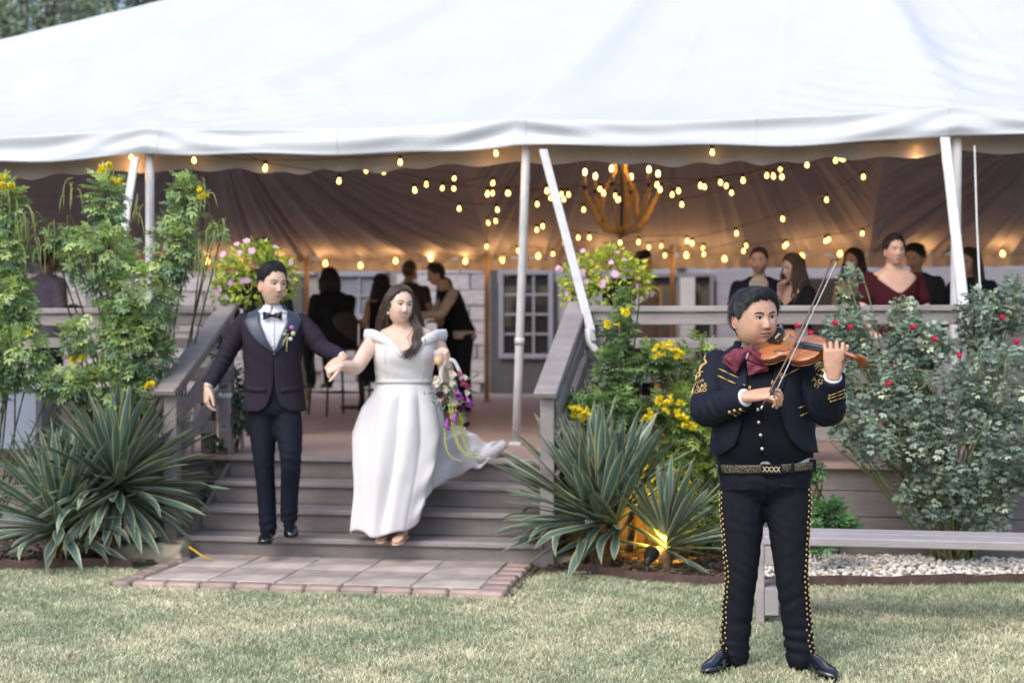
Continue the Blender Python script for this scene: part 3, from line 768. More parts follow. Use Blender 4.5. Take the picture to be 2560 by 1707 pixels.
# ================================================================== PLANTS
def place(base, pos, dirs, ups, scl):
    """copies of a small flat shape (x along, y across, z normal) merged with numpy"""
    V0, F0 = base; V0 = np.asarray(V0, float); F0 = np.asarray(F0)
    d = dirs / (np.linalg.norm(dirs, axis=1)[:, None] + 1e-9)
    y = np.cross(ups, d); y /= np.linalg.norm(y, axis=1)[:, None] + 1e-9
    z = np.cross(d, y)
    V = V0[None, :, 0:1] * d[:, None] + V0[None, :, 1:2] * y[:, None] + V0[None, :, 2:3] * z[:, None]
    V = V * scl[:, None, None] + pos[:, None]
    k = len(V0); n = len(pos)
    Fc = (F0[None] + (np.arange(n) * k)[:, None, None]).reshape(-1, F0.shape[1])
    return V.reshape(-1, 3), Fc, k
def leaflet(l=1.0, w=.36, x0=0, y0=0, ang=0, fold=.12, droop=.1):
    P = np.array([(0, 0, 0), (.30, .5 * w, fold * w), (.68, .42 * w, fold * w - droop * .4), (1, 0, -droop), (.68, -.42 * w, fold * w - droop * .4), (.30, -.5 * w, fold * w), (.5, 0, -droop * .3)]) * [l, l, l]
    c, s = math.cos(ang), math.sin(ang)
    P = np.stack([P[:, 0] * c - P[:, 1] * s + x0, P[:, 0] * s + P[:, 1] * c + y0, P[:, 2]], 1)
    return P, [(0, 6, 1), (1, 6, 2), (2, 6, 3), (3, 6, 4), (4, 6, 5), (5, 6, 0)]
def pinnate(n=3, w=.34):
    gs = [leaflet(.42, w, .72, 0, 0)]
    for i in range(n):
        x = .18 + .5 * i / max(1, n - 1) * 1.0
        for s in (-1, 1): gs.append(leaflet(.40, w, x, 0, s * 0.85))
    V, Fc = join(gs)
    return V, np.array(Fc)
PINN, ROSE5, SIMPLE = pinnate(3, .36), pinnate(2, .55), (lambda g: (g[0], np.array(g[1])))(leaflet(1, .5))
LEAF = M('leaf_green', (1, 1, 1), 0.45, 0.12, 20, attr=True, transl=.25, spec=.4)
STEM = M('shrub_stem', (0.13, 0.09, 0.05), 0.8, 0.2, 20)
GSTEM = M('green_stem', (0.10, 0.13, 0.04), 0.7, 0.2, 20)
YEL = M('yellow_petal', (0.88, 0.72, 0.03), 0.5, 0.12, 40, transl=.3)
def sample_blobs(blobs, seed):
    r = np.random.default_rng(seed); P, O, T = [], [], []
    for (px, py, D, rx, ry, n) in blobs:
        c = np.array(pt(px, py, D)); s = D / F_PX
        d = unit(r.normal(size=(n, 3))); rad = r.uniform(.25, 1, (n, 1)) ** .45
        o = d * rad * np.array((rx * s, min(rx, ry) * s * .9, ry * s))
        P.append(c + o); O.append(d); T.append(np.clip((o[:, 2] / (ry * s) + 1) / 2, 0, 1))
    return np.vstack(P), np.vstack(O), np.concatenate(T)
def shrub(name, label, cat, base_px, D, blobs, leaf, size, lo, hi, seed, droop=.35, stems=6, stem_mat=None, group=None, zmin=.02, young=None, extra=None):
    r = np.random.default_rng(seed)
    b = on_z(base_px[0], base_px[1], 0.0)
    o = thing(name, label, cat, (b.x, b.y, 0.0), group)
    P, O, T = sample_blobs(blobs, seed)
    keep = P[:, 2] > zmin; P, O, T = P[keep], O[keep], T[keep]
    n = len(P)
    d = unit(O * [1, 1, .6] + r.normal(size=(n, 3)) * .55 + [0, 0, -droop])
    up = unit(np.tile([0, 0, 1.0], (n, 1)) + r.normal(size=(n, 3)) * .35)
    sc = size * r.uniform(.65, 1.25, n)
    V, Fc, k = place(leaf, P - d * sc[:, None] * .5, d, up, sc)
    lo, hi = np.array(lo), np.array(hi)
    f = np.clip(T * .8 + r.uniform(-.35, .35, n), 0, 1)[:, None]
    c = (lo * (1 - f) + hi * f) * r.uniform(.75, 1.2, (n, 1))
    if young is not None:  # random share of leaves painted pale for the bush's highlights
        q = r.random(n) < young[1]; c[q] = np.array(young[0]) * r.uniform(.7, 1.2, (q.sum(), 1))
    mk('crown', (V, Fc), LEAF, o, True, np.repeat(c, k, 0))
    gs = []
    for bl in blobs:
        c0 = np.array(pt(bl[0], bl[1], bl[2])); s = bl[2] / F_PX
        for q in range(stems):
            tip = c0 + unit(r.normal(size=3)) * np.array((bl[3] * s, bl[3] * s * .8, bl[4] * s)) * .8
            if tip[2] < .05: continue
            p0 = np.array((b.x, b.y, 0.0)) + np.array((r.normal() * .06, r.normal() * .05, -.02))
            m1 = p0 * .62 + c0 * .38 + r.normal(size=3) * .05; m1[2] = max(m1[2], .04)
            m2 = c0 * .6 + tip * .4 + r.normal(size=3) * .04
            gs.append(tube(spline(np.array([p0, m1, m2, tip]), 12), np.linspace(.009, .0025, 12), 5))
    if gs: mk('stem', join(gs), stem_mat or STEM, o)
    return o

# --- grass blades, thick where the lens sees them
n = 330000
y = 5.2 + (8.95 - 5.2) * RNG.random(n) ** 1.1
x = RNG.uniform(-1, 1, n) * (1.3 + y * .40) - y * .167
bed = in_poly(x, y, [(-9.5, 9.92), (-9.5, EDGE_L[0][1] - .02)] + [(a, b - .02) for a, b in EDGE_L] + [(-3.76, 8.4), (-3.76, 7.9), (-1.38, 7.88), (-1.34, 8.6)] + [(a, b - .015) for a, b in EDGE_R] + [(5.5, 9.92)])
x, y = x[~bed], y[~bed]; n = len(x)
def fbm(x, y, sc, seed):
    r = np.random.default_rng(seed); o = 0
    for k in range(5):
        a = r.uniform(0, 6.28); p = r.uniform(0, 6.28, 2); f = sc * 1.75 ** k
        o = o + np.sin((x * math.cos(a) + y * math.sin(a)) * f + p[0] + 1.7 * np.sin((y * math.cos(a) - x * math.sin(a)) * f * .8 + p[1])) / 1.45 ** k
    return o / 2.4
dry = fbm(x, y, 3.2, 1) + .5 * fbm(x, y, 14, 2)
clump = fbm(x, y, 16, 5)
h = (.017 + .006 * np.clip(clump, -1, 1) + RNG.normal(0, .005, n)).clip(.008, .05)
lean = RNG.normal(0, 1, (n, 2)) * .75 + np.stack([fbm(x, y, 9, 8), fbm(x, y, 9, 9)], 1) * .3
a = RNG.uniform(0, math.pi, n); wv = np.stack([np.cos(a), np.sin(a)], 1) * RNG.uniform(.0013, .0029, n)[:, None]
b0 = np.stack([x, y], 1); m_ = b0 + lean * h[:, None] * .35; t_ = b0 + lean * h[:, None] * 1.0
Z0 = np.zeros(n) - .002
V = np.stack([np.column_stack([b0 - wv, Z0]), np.column_stack([b0 + wv, Z0]), np.column_stack([m_ + wv * .8, h * .62]), np.column_stack([m_ - wv * .8, h * .62]), np.column_stack([t_, h])], 1).reshape(-1, 3)
i5 = (np.arange(n) * 5)[:, None]
Fq = np.concatenate([i5 + np.array([[0, 1, 2]]), i5 + np.array([[0, 2, 3]]), i5 + np.array([[3, 2, 4]])])
f = np.clip(.50 + .45 * dry + RNG.normal(0, .28, n), 0, 1)[:, None]
c = np.array((.31, .42, .245)) * (1 - f) + np.array((.92, .86, .62)) * f
c = c * RNG.uniform(.75, 1.25, (n, 1)) * (1 + .10 * clump[:, None] + .14 * fbm(x, y, 45, 12)[:, None])
cc5 = np.repeat(c, 5, 0).reshape(n, 5, 3); cc5[:, :2] *= .92
mk('grass', (V, Fq), M('grass_blade', (1, 1, 1), .6, .05, 5, attr=True, transl=.25), None, True, cc5.reshape(-1, 3), kind='stuff')['label'] = 'short half dry lawn grass'

# --- variegated spiky rosettes
def yucca_mat():
    m = bpy.data.materials.new('variegated_leaf'); m.use_nodes = True; N, L = m.node_tree.nodes, m.node_tree.links
    b = N['Principled BSDF']; b.inputs['Roughness'].default_value = .42; b.inputs['Specular IOR Level'].default_value = .45
    uv = N.new('ShaderNodeUVMap'); sp = N.new('ShaderNodeSeparateXYZ'); L.new(uv.outputs['UV'], sp.inputs['Vector'])
    oi = N.new('ShaderNodeObjectInfo')
    nz = N.new('ShaderNodeTexNoise'); nz.inputs['Scale'].default_value = 9; tc = N.new('ShaderNodeTexCoord')
    mp = N.new('ShaderNodeMapping'); mp.inputs['Scale'].default_value = (.5, 8, 1); L.new(tc.outputs['Object'], mp.inputs['Vector']); L.new(mp.outputs['Vector'], nz.inputs['Vector'])
    sb = N.new('ShaderNodeMath'); sb.operation = 'SUBTRACT'; sb.inputs[1].default_value = .5; L.new(sp.outputs['X'], sb.inputs[0])
    ab = N.new('ShaderNodeMath'); ab.operation = 'ABSOLUTE'; L.new(sb.outputs[0], ab.inputs[0])
    ma = N.new('ShaderNodeMath'); ma.operation = 'MULTIPLY_ADD'; ma.inputs[1].default_value = .12; L.new(nz.outputs['Fac'], ma.inputs[0]); L.new(ab.outputs[0], ma.inputs[2])
    cr = N.new('ShaderNodeValToRGB'); e = cr.color_ramp.elements
    e[0].position, e[0].color = .0, (.105, .175, .165, 1); e[1].position, e[1].color = 1.0, (.62, .58, .30, 1)
    for p, c_ in ((.30, (.12, .20, .17, 1)), (.42, (.17, .25, .19, 1)), (.485, (.52, .50, .26, 1))):
        q = e.new(p); q.color = c_
    L.new(ma.outputs[0], cr.inputs['Fac'])
    mr = N.new('ShaderNodeMapRange'); mr.inputs['To Min'].default_value = .7; mr.inputs['To Max'].default_value = 1.3; L.new(oi.outputs['Random'], mr.inputs['Value'])
    sc = N.new('ShaderNodeVectorMath'); sc.operation = 'SCALE'; L.new(cr.outputs['Color'], sc.inputs[0]); L.new(mr.outputs['Result'], sc.inputs['Scale']); L.new(sc.outputs['Vector'], b.inputs['Base Color'])
    return m
YM = yucca_mat()
def yleaf(bend, seed, wid=.07, tipfold=0.0):
    r = np.random.default_rng(seed); ns = 12; V, U = [], []
    x = z = 0; ang = .0
    for i in range(ns + 1):
        t = i / ns
        wd = wid * (0.55 + .75 * t) if t < .5 else wid * (.925 + .12 * math.sin((t - .5) * 3.1)) * (1 - max(0, (t - .58) / .42) ** 2.0)
        wd = max(wd, .0008)
        for q in (-1, -.5, 0, .5, 1):
            V.append((x, q * wd, z + .30 * abs(q) * wd * 1.0)); U.append(((q + 1) / 2, t))
        ang -= bend / ns * (.3 + 1.4 * t) + (tipfold / ns * 4 if t > .72 else 0)
        x += math.cos(ang) / ns; z += math.sin(ang) / ns
    return to_mesh('leaf', np.array(V), [(i * 5 + j, (i + 1) * 5 + j, (i + 1) * 5 + j + 1, i * 5 + j + 1) for i in range(ns) for j in range(4)], YM, True, None, np.array(U))
YL = [yleaf(.02, 1, .042), yleaf(.06, 2, .046), yleaf(.14, 3, .050), yleaf(.34, 4, .058), yleaf(.16, 5, .056, 1.0), yleaf(-.05, 6, .042)]
DRY = M('dry_leaf', (.32, .22, .12), .8, .3, 10)
ydry = [(lambda m_: (m_.materials.clear(), m_.materials.append(DRY), m_)[2])(yleaf(.9, 9, .024)), (lambda m_: (m_.materials.clear(), m_.materials.append(DRY), m_)[2])(yleaf(.5, 10, .02))]
def yucca(label, px, py_base, zc, length, n, seed, el_lo=-38, heads=((0, 0, 0),), skip=None):
    r = random.Random(seed); b = on_z(px, py_base, 0)
    o = thing('yucca_plant', label, 'yucca', (b.x, b.y, 0))
    hs = [Vector((b.x + h[0], b.y + h[1], zc + h[2])) for h in heads]
    mk('trunk', join([tube(spline(np.array([(b.x, b.y, -.02), ((b.x + h.x) / 2, (b.y + h.y) / 2, h.z * .5), (h.x, h.y, h.z + .02)]), 8), np.linspace(.05, .045, 8), 10) for h in hs]), M('leaf_scar_trunk', (.14, .09, .05), .9, .4, 30, .8, 60), o)
    for k in range(n):
        h = hs[k % len(hs)]; f = (k // len(hs) + .5) / (n / len(hs))
        el = math.radians(84 - (84 - el_lo) * f ** .92) + r.uniform(-.10, .10)
        az = k * 2.39996 + r.uniform(-.2, .2)
        if skip and skip(el, math.cos(az), math.sin(az)): continue
        L_ = length * (.62 + .38 * math.sin(math.pi * min(1, .22 + f * .62))) * r.uniform(.84, 1.1)
        if el > .8: v_ = r.choice((0, 0, 1, 5))
        elif el > .15: v_ = r.choice((0, 1, 1, 2, 5))
        else: v_ = r.choice((1, 2, 2, 3, 4))
        zr = h.z + .10 * (1 - f)
        if el < 0 and zr + L_ * math.sin(el) < .03: el = -math.asin(min(.95, (zr - .03) / L_))
        mw = Matrix.Translation((h.x, h.y, zr)) @ Matrix.Rotation(az, 4, 'Z') @ Matrix.Rotation(-el, 4, 'Y') @ Matrix.Rotation(r.uniform(-.35, .35), 4, 'X') @ Matrix.Scale(L_, 4)
        mw = mw @ Matrix.Translation((.02, 0, 0))
        inst('leaf', YL[v_], o, mw)
    for k in range(12):
        h = hs[k % len(hs)]; az = r.uniform(0, 6.28)
        inst('dry_leaf', ydry[k % 2], o, Matrix.Translation((h.x, h.y, zc * .8)) @ Matrix.Rotation(az, 4, 'Z') @ Matrix.Rotation(r.uniform(.5, 1.0), 4, 'Y') @ Matrix.Scale(min(.36, zc * .9), 4))
    return o
yucca('big variegated spiky yucca beside the left handrail post', 291, 1398, .44, .70, 245, 3)
yucca('low variegated yucca left of the big yucca by the steps', 150, 1408, .20, .68, 150, 5, -14)
yucca('broad variegated yucca clump right of the steps under yellow flowers', 1500, 1422, .24, .74, 280, 8, -16, ((0, 0, .03), (.10, .10, 0), (-.08, .08, .05)), lambda e, c, s: e < .62 and c > .12)
yucca('small variegated yucca lit golden by the garden spotlight', 1664, 1430, .13, .54, 110, 11, -8, ((0, 0, 0),), lambda e, c, s: e < .75 and c < .25 and s < .5)
yucca('upright variegated yucca crown behind the spotlit small yucca', 1600, 1385, .34, .50, 36, 14, 28)

# --- garden spotlight
sp0 = on_z(1618, 1442, .0)
spt = thing('garden_spotlight', 'small black garden spotlight lighting the yucca yellow', 'spotlight', (sp0.x, sp0.y, 0))
BLK = M('black_plastic', (.012, .012, .014), .45, .1, 8)
c0 = Vector((sp0.x, sp0.y, .0)); dr = (on_z(1650, 1425, .0) + Vector((0, .02, .24)) - (c0 + Vector((0, 0, .12)))).normalized()
mk('ground_stake', tube([c0 + Vector((0, 0, -.03)), c0 + Vector((0, 0, .075))], [.011, .013], 8), BLK, spt)
mk('swivel', ell((c0 + Vector((0, 0, .085)))[:], (.022, .018, .018)), BLK, spt)
hp = c0 + Vector((0, 0, .09))
mk('lamp_head', tube([hp, hp + dr * .02, hp + dr * .05, hp + dr * .11, hp + dr * .135], [.018, .026, .034, .046, .047], 18), BLK, spt)
mk('lens', tube([hp + dr * .1352, hp + dr * .137], [.042, .042], 18), M('lit_lens', (1, .72, .28), .2, 0, emit=6), spt)
sl = bpy.data.lights.new('spot_glow', 'SPOT'); sl.energy = 60; sl.color = (1, .52, .07); sl.spot_size = 1.9; sl.spot_blend = .6; sl.shadow_soft_size = .03
slo = bpy.data.objects.new('spot_glow', sl); COL.objects.link(slo); slo.parent = spt
slo.location = hp + dr * .145 - ORG[spt]; slo.rotation_euler = (-dr).to_track_quat('Z', 'Y').to_euler()
sw = mk('power_cable', tube(spline(np.array([(sp0.x, sp0.y + .02, .01), (sp0.x - .15, sp0.y + .05, .015), (sp0.x - .5, sp0.y - .05, .012)]), 14), .004, 6), BLK)
tag(sw, 'thin black cable lying on the mulch behind the spotlight', 'cable')
for (pA, pB, lab) in (((472, 1366), (528, 1400), 'short yellow cord beside the left foot of the steps'), ((1352, 1388), (1312, 1414), 'short yellow cord beside the right foot of the steps')):
    A, B = on_z(pA[0], pA[1] + 30, .0), on_z(*pB, .0)
    A = pt(pA[0], pA[1], (B.y) / CT * 1.0 + .05); B = pt(pB[0], pB[1], (B.y) / CT - .02 + .03)
    tag(mk('extension_cord', tube([A, A.lerp(B, .5) + Vector((0, 0, -.006)), B], .006, 6), M('yellow_cord_skin', (.75, .42, .02), .5)), lab, 'cord')

# --- yellow bells shrubs: pinnate leaves, hanging pods, trumpet clusters
def trumpet_cluster(seed, n=6):
    r = np.random.default_rng(seed); gs = []
    for k in range(n):
        d = unit(r.normal(size=3) * [1, 1, .6] + [0, -.5, .25]); c = r.normal(size=3) * .022
        P = np.array([c, c + d * .025, c + d * .042, c + d * .05])
        gs.append(tube(P, [.004, .009, .013, .026], 7, cap=False))
        gs.append(ell(c + d * .046, (.012, .012, .01), 6, 4))
    return to_mesh('blossom', *join(gs), YEL)
TC = [trumpet_cluster(i) for i in range(4)]
def blossoms(o, pts, D, name='blossom', meshes=None, sc=.66):
    for i, (px, py) in enumerate(pts):
        inst(name, (meshes or TC)[i % 4], o, Matrix.Translation(pt(px, py, D)) @ Matrix.Rotation(random.uniform(0, 6.28), 4, 'Z') @ Matrix.Scale(sc * random.uniform(.8, 1.2), 4))
def pods(o, pts, D, seed):
    r = np.random.default_rng(seed); gs = []
    for (px, py) in pts:
        c = np.array(pt(px, py, D))
        for k in range(7):
            q = c + r.normal(size=3) * .035; l = r.uniform(.10, .19); sx = r.normal() * .04
            gs.append(tube(spline(np.array([q, q + (sx * .6, 0, -l * .3 + .02), q + (sx, 0, -l)]), 7), [.002, .003, .0032, .0032, .003, .0025, .001], 4))
    mk('seed_pod', join(gs), M('green_pod', (.32, .38, .12), .6), o, kind='stuff')
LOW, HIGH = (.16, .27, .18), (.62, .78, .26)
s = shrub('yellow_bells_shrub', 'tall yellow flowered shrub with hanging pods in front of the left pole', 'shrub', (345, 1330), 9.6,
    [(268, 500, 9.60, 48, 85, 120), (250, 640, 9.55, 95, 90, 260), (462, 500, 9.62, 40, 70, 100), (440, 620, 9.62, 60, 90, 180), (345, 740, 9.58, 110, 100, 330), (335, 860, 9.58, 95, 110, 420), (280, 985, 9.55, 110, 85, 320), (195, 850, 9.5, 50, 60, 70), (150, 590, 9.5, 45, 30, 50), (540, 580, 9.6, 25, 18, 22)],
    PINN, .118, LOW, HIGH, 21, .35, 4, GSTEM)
blossoms(s, [(252, 425), (268, 418), (290, 455), (500, 487), (200, 895), (188, 905), (377, 967), (285, 714)], 9.45)
pods(s, [(115, 575), (150, 600), (200, 620), (230, 640), (500, 640), (512, 620), (545, 570), (285, 870), (300, 850), (255, 880), (360, 990), (345, 500), (520, 470), (180, 470)], 9.45, 4)
s = shrub('yellow_bells_shrub', 'yellow flowered leafy shrub at the far end of the left railing', 'shrub', (-40, 1350), 9.5,
    [(15, 520, 9.5, 45, 80, 140), (-10, 640, 9.5, 85, 90, 260), (20, 760, 9.45, 75, 90, 260), (50, 890, 9.4, 80, 80, 220), (-40, 900, 9.4, 100, 120, 280), (150, 960, 9.35, 70, 40, 110)],
    PINN, .118, LOW, HIGH, 33, .35, 4, GSTEM)
blossoms(s, [(8, 470), (24, 470), (4, 446), (60, 830)], 9.4)
pods(s, [(60, 530), (50, 545), (30, 480), (90, 600)], 9.4, 6)
# creeper under the left handrail
shrub('leafy_creeper', 'dark green leafy creeper growing between the left handrail and the steps', 'shrub', (560, 1330), 9.9,
    [(580, 960, 10.5, 40, 60, 170), (580, 1050, 10.5, 32, 50, 150), (540, 1150, 10.4, 26, 70, 130), (518, 1250, 10.3, 14, 50, 50), (610, 1000, 10.5, 24, 50, 90), (525, 870, 10.4, 40, 30, 60)],
    SIMPLE, .055, (.055, .11, .085), (.11, .20, .11), 40, .5, 3, STEM)
# right hand shrubs
s = shrub('yellow_bells_shrub', 'wispy yellow flowered shrub against the right newel post', 'shrub', (1530, 1330), 9.45,
    [(1545, 830, 9.45, 40, 55, 90), (1535, 920, 9.45, 55, 60, 150), (1560, 760, 9.45, 22, 45, 34), (1530, 1020, 9.4, 75, 60, 260), (1440, 1010, 9.4, 45, 35, 90), (1500, 1090, 9.35, 70, 60, 240), (1620, 900, 9.45, 45, 40, 90)],
    PINN, .115, (.10, .20, .10), (.34, .48, .16), 51, .1, 4, GSTEM)
blossoms(s, [(1560, 780), (1525, 815), (1430, 1025), (1450, 1032), (1470, 1045), (1440, 1040), (1460, 1030)], 9.2)
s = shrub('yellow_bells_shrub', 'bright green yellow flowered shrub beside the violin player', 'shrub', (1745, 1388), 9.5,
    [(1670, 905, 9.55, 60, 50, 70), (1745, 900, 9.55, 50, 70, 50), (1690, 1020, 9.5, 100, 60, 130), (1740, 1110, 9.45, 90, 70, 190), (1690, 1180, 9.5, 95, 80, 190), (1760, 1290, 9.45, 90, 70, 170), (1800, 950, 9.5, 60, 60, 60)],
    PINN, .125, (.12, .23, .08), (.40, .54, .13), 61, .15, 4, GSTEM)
blossoms(s, [(1660, 868), (1675, 862), (1690, 880), (1640, 885), (1700, 888), (1655, 1005), (1668, 1012), (1680, 1002), (1690, 1030), (1665, 1030), (1700, 1045), (1720, 1060), (1735, 1068), (1745, 1060), (1762, 1058), (1620, 1040), (1615, 1048), (1700, 1010)], 9.3)
shrub('leafy_plant', 'low fresh green leafy plant behind the bench beside the rose stems', 'plant', (2075, 1375), 8.9,
    [(2075, 1290, 8.9, 40, 45, 110), (2105, 1320, 8.85, 35, 25, 60), (2045, 1340, 8.8, 30, 40, 60), (2040, 1180, 9.0, 18, 35, 20)], PINN, .13, (.10, .23, .10), (.20, .38, .15), 71, .05, 4, GSTEM)
# small grassy weeds by the skirting
# --- rose bush
ROSEM = M('red_rose_petal', (0.72, 0.03, 0.12), .5, .15, 40)
def rose_mesh(seed):
    r = np.random.default_rng(seed); gs = []
    for k in range(9):
        a = k * 2.4; t = .3 + .7 * k / 9
        V, Fc = leaflet(.034, 1.0, 0, 0, 0, .25, -.25)
        m = Matrix.Rotation(a, 3, 'Z') @ Matrix.Rotation(-1.25 + .8 * t, 3, 'Y')
        gs.append((V @ np.array(m).T, Fc))
    gs.append(ell((0, 0, .01), (.012, .012, .014), 7, 5))
    return to_mesh('rose', *join(gs), ROSEM)
RM = [rose_mesh(i) for i in range(4)]
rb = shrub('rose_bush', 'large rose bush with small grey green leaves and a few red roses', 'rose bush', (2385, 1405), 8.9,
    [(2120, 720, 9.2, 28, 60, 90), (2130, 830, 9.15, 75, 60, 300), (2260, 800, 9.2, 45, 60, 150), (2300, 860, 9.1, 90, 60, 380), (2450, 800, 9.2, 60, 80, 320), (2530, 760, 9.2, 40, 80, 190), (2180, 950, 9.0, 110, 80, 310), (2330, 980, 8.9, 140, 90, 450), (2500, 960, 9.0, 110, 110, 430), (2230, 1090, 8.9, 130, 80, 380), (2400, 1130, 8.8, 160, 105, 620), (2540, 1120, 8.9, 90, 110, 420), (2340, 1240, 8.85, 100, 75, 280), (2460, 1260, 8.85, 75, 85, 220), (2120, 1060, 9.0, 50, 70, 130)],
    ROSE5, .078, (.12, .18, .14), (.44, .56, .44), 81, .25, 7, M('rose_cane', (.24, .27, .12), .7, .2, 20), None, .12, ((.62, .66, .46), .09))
for i, (px, py) in enumerate([(1992, 818), (2026, 836), (2088, 812), (2124, 822), (2281, 822), (2397, 893), (2505, 798), (2222, 963), (2335, 852), (2540, 858)]):
    inst('rose', RM[i % 4], rb, Matrix.Translation(pt(px, py, 8.75 if px > 2050 else 8.95)) @ Matrix.Rotation(.9, 4, 'X') @ Matrix.Rotation(i * 1.3, 4, 'Z') @ Matrix.Scale(.9, 4))
mk('cane', join([tube(spline(np.array([(rb.location.x + dx * .3, rb.location.y, -.02), (rb.location.x + dx, rb.location.y - .02, .35), (rb.location.x + dx * 2.1, rb.location.y - .05, .75)]), 8), np.linspace(.024, .013, 8), 8) for dx in (-.22, -.13, -.03, .07, .16, .25)]), M('old_cane', (.09, .085, .05), .8, .3, 20), rb)

# --- flower planters on the railing ends
PET = [M('pink_petal', (.82, .52, .72), .6, .12, 40, transl=.2), M('dark_pink_eye', (.45, .04, .18), .6)]
def vinca():
    gs = []
    for k in range(5):
        V, Fc = leaflet(.026, .95, 0, 0, k * 2 * math.pi / 5, .05, .0); gs.append((V, Fc))
    return to_mesh('blossom', *join(gs), PET[0])
VC = vinca()
def planter(label, px, py, D, rx, ry, seed, pot_px):
    c = pt(px, py, D); r = np.random.default_rng(seed); s = D / F_PX
    zb = 1.695
    p0 = pt(pot_px, 767, D)
    o = thing('flower_planter', label, 'planter', (p0.x, p0.y, zb))
    mk('stand', tube([(p0.x, p0.y, DZ), (p0.x, p0.y, zb)], .02, 8), BLK, o)
    mk('pot', join([tube([(p0.x, p0.y, zb), (p0.x, p0.y, zb + .02), (p0.x, p0.y, zb + .19), (p0.x, p0.y, zb + .215)], [.085, .092, .125, .132], 20)]), BLK, o)
    bl = [(px, py - ry * .25, D, rx * .8, ry * .7, 420), (px - rx * .55, py, D - .03, rx * .45, ry * .55, 260), (px + rx * .55, py + ry * .1, D - .03, rx * .45, ry * .6, 260), (px - rx * .1, py + ry * .45, D - .12, rx * .5, ry * .4, 140), (px + rx * .1, py - ry * .75, D, rx * .35, ry * .35, 110), (px - rx * .7, py + ry * .45, D - .05, rx * .3, ry * .45, 110)]
    P, O, T = sample_blobs(bl, seed); n = len(P)
    d = unit(O + r.normal(size=(n, 3)) * .5 + [0, 0, -.15]); up = unit(np.array([0, -.4, 1.0]) + r.normal(size=(n, 3)) * .4); sc = .052 * r.uniform(.6, 1.25, n)
    V, Fc, k = place(SIMPLE, P, d, up, sc)
    f = r.random((n, 1)) ** 1.2 * np.clip(.25 + T[:, None], 0, 1)
    mk('foliage', (V, Fc), LEAF, o, True, np.repeat((np.array((.24, .38, .08)) * (1 - f) + np.array((.90, .88, .12)) * f) * r.uniform(.8, 1.2, (n, 1)), k, 0))
    P, O, T = sample_blobs([(px, py, D - .05, rx * 1.02, ry * 1.02, 26)], seed + 1)
    cam_d = unit(np.array((0, 0, CAM_H)) - P)
    for q in range(len(P)):
        dd = Vector(unit(O[q] * .8 + cam_d[q] * .8 + [0, 0, .3])); base = np.array(c) + (P[q] - np.array(c)) * 1.0
        f_ = inst('blossom', VC, o, Matrix.Translation(base + np.array(dd) * .03 + cam_d[q] * .05) @ dd.to_track_quat('Z', 'Y').to_matrix().to_4x4() @ Matrix.Rotation(q, 4, 'Z') @ Matrix.Scale(r.uniform(.8, 1.3), 4))
        if q % 4 == 0: inst('blossom', VC, o, Matrix.Translation(base + np.array(dd) * .035 + cam_d[q] * .05 + r.normal(size=3) * .03) @ dd.to_track_quat('Z', 'X').to_matrix().to_4x4() @ Matrix.Scale(1.0, 4))
    return o
planter('pink flowered planter with yellow green leaves behind the man in the dark suit', 640, 690, 10.6, 112, 82, 91, 640)
planter('pink flowered planter with yellow green leaves behind the slanting white strut', 1518, 698, 10.6, 118, 78, 93, 1540)

# --- trees beyond the tent
def tree(label, px, py, D, rx, ry, n, seed, lo, hi):
    c = pt(px, py, D); r = np.random.default_rng(seed); s = D / F_PX
    o = thing('tree', label, 'tree', (c.x, c.y, 0), 'trees beyond the tent')
    gs = [tube(spline(np.array([(c.x, c.y, -.1), (c.x + .1, c.y, c.z * .4), (c.x, c.y, c.z * .9)]), 12), np.linspace(.22, .09, 12), 10)]
    cl = []
    for k in range(26):
        d = unit(r.normal(size=3)) * r.uniform(.35, 1.0); q = np.array(c) + d * np.array((rx * s, rx * s, ry * s)); cl.append(q)
        gs.append(tube(spline(np.array([(c.x, c.y, c.z * .55), (np.array(c) * .6 + q * .4), q]), 8), np.linspace(.06, .012, 8), 6))
    mk('trunk', join(gs), M('tree_bark', (.09, .07, .055), .9, .3, 10, .6, 30), o)
    cl = np.array(cl); P = cl[r.integers(0, len(cl), n)] + r.normal(size=(n, 3)) * .42
    d = unit(r.normal(size=(n, 3)) + [0, 0, -.2]); up = unit(r.normal(size=(n, 3)) + [0, 0, 1.2])
    V, Fc, k = place(SIMPLE, P, d, up, r.uniform(.10, .19, n))
    f = r.random((n, 1)); mk('crown', (V, Fc), LEAF, o, True, np.repeat(np.array(lo) * (1 - f) + np.array(hi) * f, k, 0))
tree('dense grey green tree rising beyond the corner of the tent', 70, 20, 30, 330, 330, 7000, 101, (.16, .22, .17), (.36, .45, .27))
tree('darker green tree beyond the sloping edge of the tent roof', 420, -60, 34, 330, 300, 5500, 103, (.14, .19, .17), (.30, .38, .26))
tree('tall tree with bright sky gaps between the other two trees', 240, -120, 38, 330, 380, 3000, 107, (.16, .21, .17), (.36, .42, .28))
tree('broad leafy tree standing left of the tent beyond the deck end', -420, 160, 30, 330, 330, 6000, 109, (.15, .21, .16), (.34, .43, .26))
